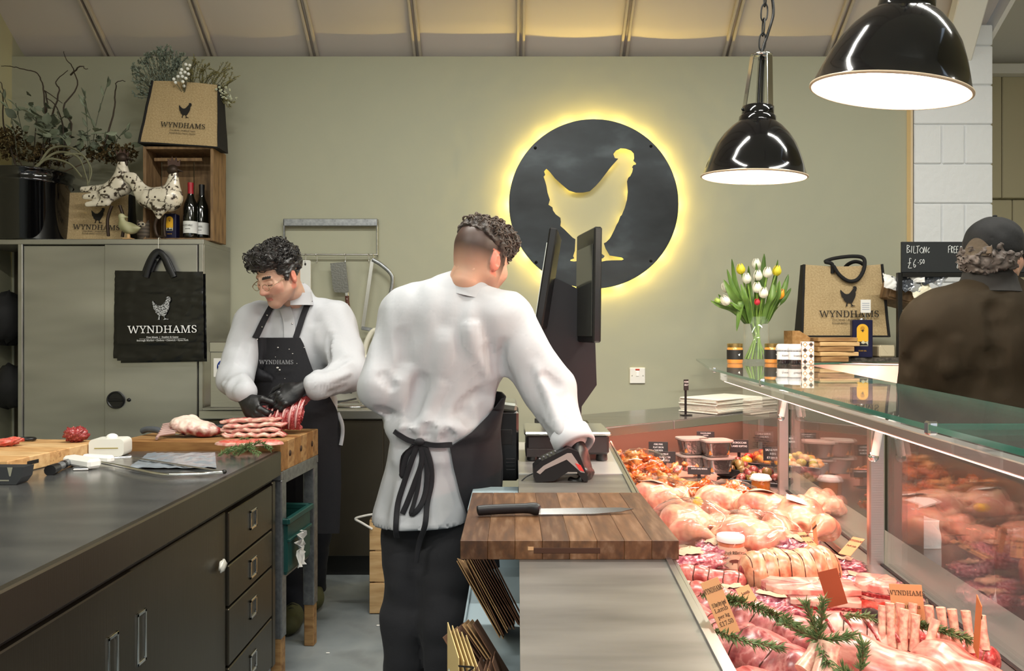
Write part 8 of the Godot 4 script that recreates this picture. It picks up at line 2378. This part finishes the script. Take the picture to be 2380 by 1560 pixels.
		var p: Vector3 = D.call(q[2], q[3], q[4])
		p.y = 0.782
		var t := thing(q[0], q[1], "tray", p, -34.0)
		var w: float = q[5]
		put("tray", MB.new().box(Vector3(0, 0.004, 0), Vector3(w * 2, 0.008, w * 1.5), 0.002).box(Vector3(w, 0.016, 0), Vector3(0.006, 0.03, w * 1.5), 0.002).box(Vector3(-w, 0.016, 0), Vector3(0.006, 0.03, w * 1.5), 0.002).box(Vector3(0, 0.016, w * 0.75), Vector3(w * 2, 0.03, 0.006), 0.002).box(Vector3(0, 0.016, -w * 0.75), Vector3(w * 2, 0.03, 0.006), 0.002), mats.blackplastic, t)
		var g := RandomNumberGenerator.new()
		g.seed = int(q[2])
		var pm := MB.new().ball(Vector3.ZERO, Vector3(0.017, 0.013, 0.015), 8, 6).mesh()
		var ms := []
		for c in q[7]: ms.append(mt(c, 0.25, 0, {"coat": 0.5}))
		for i in q[6]:
			var x := g.randf_range(-0.9, 0.9)
			var z := g.randf_range(-0.9, 0.9)
			var o := put("piece", pm, ms[i % 4], t, Vector3(x * w * 0.92, 0.018 + 0.05 * (1 - x * x) * (1 - z * z) * g.randf_range(0.5, 1.0), z * w * 0.68))
			o.basis = Basis(Vector3(g.randfn(), g.randfn(), g.randfn()).normalized(), g.randf() * 3.0) * Basis.from_scale(Vector3.ONE * g.randf_range(0.7, 1.3))
	# --- jars
	var jr := func(called: String, label: String, p: Vector3, r: float, h: float, glass: Color, lid: String, frill: bool):
		var t := thing(called, label, "jar", p)
		put("body", MB.new().lathe([[Vector2(0, 0), Vector2(r * 0.92, 0), Vector2(r, 0.004), Vector2(r, h * 0.8), Vector2(r * 0.9, h * 0.86)]], 32), mt(glass, 0.08, 0, {"coat": 1.0}), t)
		if frill: put("paper_lid", MB.new().lathe([[Vector2(r * 0.95, h * 0.74), Vector2(r * 1.18, h * 0.78), Vector2(r * 1.0, h * 0.9), Vector2(r * 0.92, h)], [Vector2(r * 0.92, h), Vector2(0, h * 1.03)]], 40, Vector3.ZERO, Basis(), func(a2, y2): return 1.0 + 0.05 * sin(a2 * 13.0) * (1.0 if y2 < h * 0.85 else 0.2)), mt(lid, 0.7), t)
		else:
			put("lid", MB.new().lathe([[Vector2(r * 1.04, h * 0.84), Vector2(r * 1.06, h * 0.86), Vector2(r * 1.06, h * 0.96), Vector2(r * 1.02, h)], [Vector2(r * 1.02, h), Vector2(0, h)]], 32), mt(lid, 0.3), t)
			put("label", MB.new().lathe([[Vector2(r * 1.01, h * 0.1), Vector2(r * 1.01, h * 0.72)]], 32), mt("#d8b49a", 0.6), t)
			write("Pork Rillettes", h * 0.12, serif, mats.ink, t, Vector3(0, h * 0.58, r * 1.03), Basis(), "lettering", 0.75)
			var pig := scaled(poly([-1, 0.1, -0.75, 0.25, -0.5, 0.35, 0.3, 0.42, 0.75, 0.3, 0.95, 0.05, 0.8, -0.15, 0.72, -0.55, 0.6, -0.55, 0.55, -0.2, -0.2, -0.22, -0.3, -0.55, -0.42, -0.55, -0.46, -0.15, -0.75, -0.12]), r * 0.42)
			put("pig_print", MB.new().prism(pig, 0.0006, Transform3D(Basis(), Vector3(0, h * 0.32, r * 1.03))), mt("#6a3a30", 0.7), t)
	jr.call("rillettes_jar", "white lidded jar of pork rillettes with a pig printed label", D.call(1698, 1322, 0.80), 0.029, 0.075, Color("#b06a4c"), "#f0eeea", false)
	jr.call("honey_jar", "amber jar with a frilled white paper lid in front of the dark trays", D.call(1768, 1148, 0.80), 0.03, 0.062, Color("#9a5a1c"), "#eeeae6", true)
	# --- herbs
	rosemary("long rosemary sprig lying along the second lamb joint", [D.call(1690, 1395, 0.875), D.call(1740, 1405, 0.89), D.call(1800, 1430, 0.892), D.call(1850, 1455, 0.888), D.call(1905, 1482, 0.87)], 506, 0.018, 3, "rosemary in the case")
	rosemary("long rosemary sprig lying along the nearest lamb joint", [D.call(1610, 1450, 0.86), D.call(1670, 1470, 0.88), D.call(1740, 1492, 0.88), D.call(1812, 1505, 0.872)], 286, 0.014, 4, "rosemary in the case")
	rosemary("rosemary sprig laid behind the big price tag", [D.call(1630, 1385, 0.87), D.call(1680, 1390, 0.88), D.call(1720, 1398, 0.88)], 198, 0.014, 5, "rosemary in the case")
	rosemary("rosemary sprig on the dark lamb rack behind the bones", [D.call(2130, 1450, 0.88), D.call(2190, 1465, 0.885), D.call(2250, 1485, 0.88)], 242, 0.014, 6, "rosemary in the case")
	rosemary("rosemary sprig across the strung loin", [D.call(1960, 1432, 0.895), D.call(2010, 1432, 0.895), D.call(2040, 1445, 0.885)], 132, 0.011, 16, "rosemary in the case")
	var bp := D.call(1905, 1490, 0.90) as Vector3
	for i in 5:
		var e := [Vector3(-0.02, 0.05, 0.0), Vector3(0.005, 0.055, 0.0), Vector3(0.04, 0.012, 0.01), Vector3(-0.045, 0.02, -0.01), Vector3(0.0, -0.02, 0.03)][i] as Vector3
		rosemary(["upright rosemary tip of the bush tied to the shank bones, leaning left", "upright rosemary tip in the middle of the bush on the shank bones", "rosemary tip of the bush pointing right over the rack", "rosemary tip of the bush pointing left over the lamb joint", "rosemary tip of the bush hanging over the shank bones"][i], [bp, bp + e * 0.5, bp + e], 101, 0.015, 20 + i, "rosemary bush on the shank bones")
	for q in [[2000, 1560, 2008, 1500], [1985, 1585, 1960, 1560]]:
		var p0 := D.call(q[0], q[1], 0.88) as Vector3
		rosemary("rosemary tip standing at the bottom edge " + ("in front of the pale rack" if q[0] == 2000 else "left of the standing tip"), [p0, p0.lerp(at(q[2], q[3], -p0.z), 0.5), at(q[2], q[3], -p0.z)], 88, 0.017, q[0], "rosemary in the case")
	rosemary("green herb stalks lying beside the honey jar", [D.call(1775, 1160, 0.85), D.call(1800, 1155, 0.855), D.call(1825, 1160, 0.85)], 132, 0.015, 31, "rosemary in the case")
	# --- kraft tags
	var L := [["WYNDHAMS", 0.13, 0.82], ["15 Day Dry Aged", 0.10, 0.56], ["Lamb", 0.10, 0.46], ["£17.50", 0.11, 0.22], ["per kg", 0.06, 0.34]]
	tag_card("tall kraft price tag reading 15 Day Dry Aged Lamb on the strung lamb", D.call(1700, 1476, 0.875), 0.030, 0.082, Vector3(-22, 8, 16), L)
	tag_card("brown kraft tag seen from behind over the pork belly", D.call(1948, 1408, 0.87), 0.032, 0.066, Vector3(-10, 172, -18), [["WYNDHAMS", 0.1, 0.8]], "#8a4a2c")
	tag_card("wide kraft price tag reading Lamb Cutlets beside the base rail", D.call(2115, 1462, 0.865), 0.046, 0.066, Vector3(-12, -28, 6), [["WYNDHAMS", 0.15, 0.8], ["Lamb Cutlets", 0.12, 0.5], ["£37.50", 0.14, 0.25]])
	tag_card("kraft tag seen edge on at the right end of the lamb racks", D.call(2268, 1520, 0.87), 0.03, 0.085, Vector3(0, 70, 14), [["WYNDHAMS", 0.1, 0.8]], "#b9703c")
	tag_card("narrow kraft tag standing in the purple meat behind the rolled pork", D.call(1898, 1272, 0.865), 0.022, 0.055, Vector3(-4, 50, 8), [["WYNDHAMS", 0.1, 0.8]])
	tag_card("kraft tag lying on its back right of the rolled pork", D.call(1962, 1290, 0.862), 0.026, 0.07, Vector3(-70, -50, 0), [["WYNDHAMS", 0.13, 0.8], ["Pork Loin", 0.12, 0.5]])
	tag_card("kraft tag lying behind the rolled pork near the narrow one", D.call(1905, 1285, 0.868), 0.022, 0.06, Vector3(-60, 24, 0), [["WYNDHAMS", 0.13, 0.8], ["Pork", 0.12, 0.5]])
	tag_card("small kraft tag on the purple meat right of the big price tag", D.call(1745, 1400, 0.87), 0.03, 0.028, Vector3(-40, 20, 10), [["Lamb", 0.2, 0.6]])
	# --- black tickets
	var tk := [[1530, 1090, 0.79, 0.075, 0.052, 0.03, "black ticket reading Piri Piri Flat Iron Chicken on the marinated bag", ["PIRI PIRI", "FLAT IRON", "CHICKEN"]], [1545, 1108, 0.79, 0.06, 0.055, 0.03, "black ticket for flat iron chicken leaning in front of the piri piri one", ["GARLIC", "FLAT IRON", "CHICKEN"]], [1640, 1085, 0.79, 0.13, 0.048, 0.022, "black ticket behind the foil trays", ["CAULIFLOWER", "CHEESE"]], [1628, 1098, 0.79, 0.085, 0.048, 0.034, "black ticket reading Beef Lasagne before the foil trays", ["BEEF", "LASAGNE", "£9.95"]], [1718, 1098, 0.79, 0.09, 0.048, 0.034, "black ticket reading Moroccan Lamb Koftas right of the foil trays", ["MOROCCAN", "LAMB KOFTAS"]], [1776, 1078, 0.79, 0.105, 0.05, 0.03, "black ticket above the orange peppers at the back", ["CHILLI GARLIC", "CHICKEN"]], [1832, 1082, 0.79, 0.085, 0.048, 0.034, "black ticket reading Chicken Shawarma beside the far post", ["CHICKEN", "SHAWARMA"]], [1796, 1108, 0.79, 0.07, 0.048, 0.036, "black ticket reading Salt and Pepper Ribs over the kofta tray", ["SALT & PEPPER", "RIBS", "£9 per kg"]], [1625, 1120, 0.80, 0.042, 0.055, 0.018, "low black ticket half hidden by the orange wings", ["STICKY BBQ WINGS"]]]
	for q in tk:
		var p: Vector3 = D.call(q[0], q[1], q[2])
		p.y = 0.79
		ticket(p, q[3] * 0.85, q[4] * 1.45, q[5] * 1.45, -8.0, q[6], q[7])

func small_left():
	var C := 0.891
	var B := 0.9185
	# big board at the left end of the steel counter
	var cb := thing("chopping_board", "large worn wooden chopping board at the left end of the steel counter", "board", Vector3(-1.73, C, -2.56), -6.0)
	for i in 5:
		put("plank", MB.new().box(Vector3(-0.02, 0.0235, -0.17 + i * 0.092 + 0.0), Vector3(0.48, 0.046, 0.0915), 0.003), mats.wood_pale if i % 2 else mats.wood_worn, cb)
	put("handle_slot", MB.new().box(Vector3(0.2205, 0.026, 0.14), Vector3(0.002, 0.012, 0.05), 0.001), mats.dark, cb)
	lump("meat_chunk", "dark red chunk of beef on the chopping board's far corner", "meat", Vector3(at(184, 0, 2.72).x, C + 0.075, -2.70), Vector3(0.04, 0.026, 0.03), Vector3.ZERO, mats.redmeat, 0.5, 2.4, 61)
	lump("meat_chunk", "pale pink meat offcut on the chopping board at the picture's left edge", "meat", Vector3(at(26, 0, 2.62).x, C + 0.062, -2.60), Vector3(0.05, 0.014, 0.026), Vector3(0, 0.2, 0.1), mats.salmon, 0.5, 2.0, 63)
	var sc := thing("scissors", "black handled scissors lying on the chopping board", "scissors", Vector3(at(45, 0, 2.72).x, C + 0.049, -2.72))
	for s in [-1, 1]:
		var pts := []
		for i in 14: pts.append(Vector3(0.0 + s * 0.028 + cos(TAU * i / 14) * 0.026, 0.006, sin(TAU * i / 14) * 0.018))
		put("handle", MB.new().tube(pts, 0.006, 8, 1.0, false, true), mats.blackplastic, sc)
	put("blade", MB.new().box(Vector3(-0.11, 0.004, 0.0), Vector3(0.12, 0.003, 0.016), 0.001), mats.chrome, sc)
	# knife sharpener
	var ks := thing("knife_sharpener", "dark grey knife sharpener with two steel slots at the left edge", "sharpener", Vector3(at(28, 0, 2.2).x, C, -2.19))
	put("body", MB.new().prism(poly([-0.07, 0, 0.035, 0, 0.05, 0.02, 0.055, 0.05, -0.07, 0.05]), 0.05, Transform3D(Basis(), Vector3(0, 0, 0.025))), mt("#2a2d32", 0.4), ks)
	for x in [-0.018, 0.018]: put("slot", MB.new().prism(poly([-0.008, 0.05, 0.008, 0.05, 0.002, 0.024, -0.002, 0.024]), 0.003, Transform3D(Basis(), Vector3(x, 0, 0.0265))), mats.chrome, ks)
	put("badge", MB.new().box(Vector3(0.0, 0.012, 0.0258), Vector3(0.03, 0.004, 0.001), 0.0003), mats.alu, ks)
	# white plastic tub
	var tb := thing("white_tub", "small white plastic block with a rounded knob beside the chopping board", "tub", Vector3(at(264, 0, 2.72).x, C, -2.70), 6.0)
	put("body", MB.new().prism(rrect(0.118, 0.062, 0.016), 0.075, Transform3D(Basis(), Vector3(0, 0.031, 0.037)), true), mt("#e3e2d8", 0.4), tb)
	put("knob", MB.new().ball(Vector3(0.005, 0.064, 0.0), Vector3(0.02, 0.014, 0.02), 16, 8), mt("#e9e9e4", 0.4), tb)
	put("label", MB.new().box(Vector3(0.0, 0.03, 0.0376), Vector3(0.08, 0.004, 0.001), 0.0003), mt("#a89a60", 0.6), tb)
	# sharpening steel, saw, scraps
	tagsteel()
	var sw := thing("bow_saw", "steel bow saw with a white handle lying on the counter", "saw", on(220, 1075, C))
	var S := func(px: float, py: float, h: float) -> Vector3: return on(px, py, C + h) - sw.position
	put("frame", MB.new().tube(curve([S.call(225, 1073, 0.012), S.call(300, 1088, 0.01), S.call(365, 1101, 0.009), S.call(400, 1103, 0.009), S.call(470, 1101, 0.009), S.call(520, 1098, 0.009)], 5), 0.0052, 8), mats.chrome, sw)
	put("blade", MB.new().bar(S.call(310, 1064, 0.012), S.call(518, 1096, 0.010), 0.012, 0.002, 0.0004), mats.steel, sw)
	put("pin", MB.new().ball(S.call(521, 1097, 0.010), Vector3(0.008, 0.007, 0.008), 10, 6), mats.dark, sw)
	put("handle", MB.new().bar(S.call(160, 1068, 0.018), S.call(222, 1078, 0.018), 0.045, 0.03, 0.008).bar(S.call(195, 1064, 0.02), S.call(262, 1068, 0.02), 0.03, 0.026, 0.008), mt("#e4e4e0", 0.35), sw)
	put("back_rod", MB.new().tube([S.call(228, 1068, 0.02), S.call(305, 1062, 0.02)], 0.004, 8), mats.chrome, sw)
	for q in [[192, 1087, 0.06, "thin steel skewer piece nearest the saw's white handle"], [188, 1091, 0.045, "white plastic sliver in front of the saw's handle"]]:
		var p := on(q[0], q[1], C + 0.003)
		tag(put("sliver", MB.new().box(Vector3.ZERO, Vector3(q[2], 0.005, 0.008), 0.002, Basis(Vector3.UP, 0.12)), mats.chrome if q[2] > 0.05 else mats.white, self, p), q[3], "scrap")
	# blue film sheet
	var fp := on(400, 1075, C + 0.001)
	var n := noise(2.5, 71)
	tag(put("film_sheet", MB.new().sheet(20, 14, func(u, v):
		var q := on(lerpf(lerpf(300, 345, v), lerpf(503, 500, v), u), lerpf(1091, 1056, v), C)
		return q - fp + Vector3(0, 0.004 + 0.010 * absf(n.get_noise_2d(u * 1.2, v * 1.2)), 0), 0.0012), mt("#8f98a2", 0.25, 0, {"coat": 0.4}), self, fp), "blue grey plastic film sheet lying under the saw", "film")
	# rosemary heap at the counter's corner
	for i in 7:
		var q := on(545 + [-40, -22, -4, 14, 30, -10, 8][i], 1066 - [0, 6, 2, 8, 10, 14, 0][i], C)
		var d := Vector3([0.5, 0.8, 0.9, 0.7, 0.9, 0.6, 0.8][i], 0.1, [-0.5, -0.3, 0.2, -0.4, 0.1, -0.2, 0.3][i]).normalized()
		rosemary(["rosemary sprig nearest the film sheet on the counter's corner", "rosemary sprig second from the film sheet in the heap", "rosemary sprig at the front of the heap on the counter's corner", "rosemary sprig in the middle of the heap", "rosemary sprig at the right of the heap under the pink steak", "rosemary sprig on top of the heap towards the back", "rosemary sprig over the front right of the heap"][i], [q + Vector3(0, 0.008, 0), q + d * 0.045 + Vector3(0, 0.022 + 0.004 * i, 0), q + d * 0.09 + Vector3(0, 0.012, 0)], 132, 0.018, 90 + i, "rosemary heap on the counter")
	# meat on the block
	var fr := thing("lamb_rack", "frenched lamb rack with a white fat cap lying left on the block", "meat", Vector3(at(440, 0, 2.98).x, B, -2.98), 0.0, "lamb racks on the block")
	var fs := Sdf.new(Vector3(-0.12, -0.005, -0.08), Vector3(0.14, 0.1, 0.08), 0.005)
	fs.ell(Vector3(0.03, 0.034, 0.0), Vector3(0.095, 0.032, 0.055), 0.02, Basis(Vector3(0, 0, 1), -0.12)).ell(Vector3(-0.02, 0.055, -0.01), Vector3(0.06, 0.03, 0.045), 0.02)
	fs.rough(noise(18.0, 4), 0.008, Vector3.ONE, 0.03)
	fs.plane(Vector3(0, -1, 0), -0.001)
	var nz := noise(22.0, 6)
	put("meat", fs.mesh(func(p): return lin(228, 206, 192).lerp(lin(140, 42, 46), clampf(1.2 - p.y * 22.0 + nz.get_noise_3dv(p) * 1.2, 0, 1))), mats.pale, fr)
	for i in 7:
		put("bone", MB.new().tube(curve([Vector3(-0.035, 0.058 - i * 0.006, -0.05 + i * 0.016), Vector3(-0.08, 0.05 - i * 0.0055, -0.05 + i * 0.021), Vector3(-0.125 + i * 0.008, 0.042 - i * 0.0055, -0.045 + i * 0.026)], 4), 0.0056, 7), mt("#a98a82", 0.5), fr)
	for i in 4:
		var st := thing("pork_strip", ["bottom layered pork strip on the block", "second pork strip from the bottom on the block", "third pork strip from the bottom on the block", "topmost pork strip of the stack on the block"][i], "meat", Vector3(at(590 + [8, -6, 4, -10][i], 0, 3.0).x, B + 0.002 + i * 0.017, -3.0 + [0.03, 0.01, 0.0, -0.02][i]), [4.0, -6.0, 5.0, -3.0][i], "pork strips stacked on the block")
		var ns := noise(8.0, 300 + i)
		for l in 3:
			var f := func(u: float, v: float) -> Vector3:
				var an := v * TAU
				var x := (u - 0.5) * 0.25
				var e := pow(maxf(0.0, 1.0 - pow(absf(u * 2 - 1), 10)), 0.5)
				return Vector3(x, 0.009 + 0.010 * ns.get_noise_1d(x * 2.0) + sin(an) * 0.0085 * e, -0.022 + l * 0.021 + cos(an) * 0.0125 * e + 0.008 * ns.get_noise_2d(x * 3.0, 3.0))
			put(["lean", "fat", "rind"][l], MB.new().sheet(24, 12, f), [mats.redmeat, mats.whitefat, mats.whitefat][l], st)
	var sk := thing("steak", "flat salmon pink steak with a white rim at the block's front corner", "meat", on(580, 1034, B), 3.0)
	var nk := noise(6.0, 88)
	for l in 2:
		var f := func(u: float, v: float) -> Vector3:
			var an := v * TAU
			var rx := (0.122 - l * 0.008) * (1.0 + 0.10 * nk.get_noise_2d(cos(an) * 2.0, sin(an) * 2.0))
			var rz := (0.052 - l * 0.006) * (1.0 + 0.14 * nk.get_noise_2d(cos(an) * 2.0 + 5.0, sin(an) * 2.0))
			var h: float = [0.012, 0.0165][l]
			return Vector3(cos(an) * rx * sin(PI * u * 0.5 + (0.0 if u < 1 else 0.0)), h * cos(PI * 0.5 * pow(u, 3.0)) + 0.002, sin(an) * rz * sin(PI * u * 0.5))
		put(["rim", "lean"][l], MB.new().sheet(10, 32, f), [mats.whitefat, mats.salmon][l], sk)
	# rib rack held by the man
	var rb := thing("rib_rack", "raw rack of ribs held up on edge by the gloved man", "meat", at(640, 958, 3.06))
	var nr := noise(10.0, 99)
	var outl := func(u: float, v: float) -> Vector3:
		var x := lerpf(lerpf(582, 596, v), lerpf(697, 704, v), u)
		var y := lerpf(lerpf(996, 1000, u), lerpf(948, 922, u), v)
		var p := at(x, y, 3.06) - rb.position
		var rib := sin(u * TAU * 6.5 + v * 0.8)
		return Vector3(p.x, p.y + 0.004 * nr.get_noise_2d(u, v), 0.03 * sin(PI * v) + 0.006 * rib * sin(PI * v) - 0.05 * v)
	put("meat", MB.new().sheet(60, 20, outl, 0.03), mats.redmeat, rb)
	for i in 7:
		var pts := []
		for j in 8:
			var q: Vector3 = outl.call((i + 0.55) / 7.2, 0.06 + 0.88 * j / 7.0)
			pts.append(q + Vector3(0, 0, 0.0015))
		put("rib", MB.new().tube(pts, [0.003, 0.0052, 0.006, 0.006, 0.006, 0.0055, 0.005, 0.003], 8, 0.8), mt("#b98a86", 0.4, 0, {"coat": 0.4}), rb)
	# knives on the block
	for q in [[498, 990, 3.1, 8.0, "black knife handle poking out between the rack and the strips"], [352, 1002, 3.02, -24.0, "grey knife handle poking out left of the lamb rack"]]:
		var kn := thing("knife", q[4], "knife", Vector3(at(q[0], 0, q[2]).x, B + 0.004, -q[2]), q[3], "knives on the block")
		put("handle", MB.new().tube(curve([Vector3(-0.05, 0.012, 0), Vector3(-0.02, 0.02, 0), Vector3(0.03, 0.02, 0), Vector3(0.055, 0.014, 0)], 4), 0.0125, 10), mats.rubber if q[0] > 400 else mt("#4c5056", 0.5), kn)
		put("blade", MB.new().box(Vector3(0.12, 0.008, 0), Vector3(0.14, 0.002, 0.024), 0.0006), mats.chrome, kn)

func tagsteel():
	var a := on(116, 1094, 0.905)
	var b := on(170, 1070, 0.905)
	var t := thing("torch_tool", "grey cylindrical tool with a black tip lying against the chopping board", "tool", a)
	var d := b - a
	put("shaft", MB.new().tube([d * 0.25, d], 0.0125, 12), mt("#8d9094", 0.3, 0.6), t)
	put("tip", MB.new().tube([Vector3.ZERO, d * 0.28], [0.017, 0.0145], 12), mats.blackplastic, t)
	put("collar", MB.new().tube([d * 0.5, d * 0.58], 0.0135, 12), mats.blackplastic, t)
	put("end_cap", MB.new().tube([d * 0.94, d * 1.02], 0.0135, 12), mats.blackplastic, t)
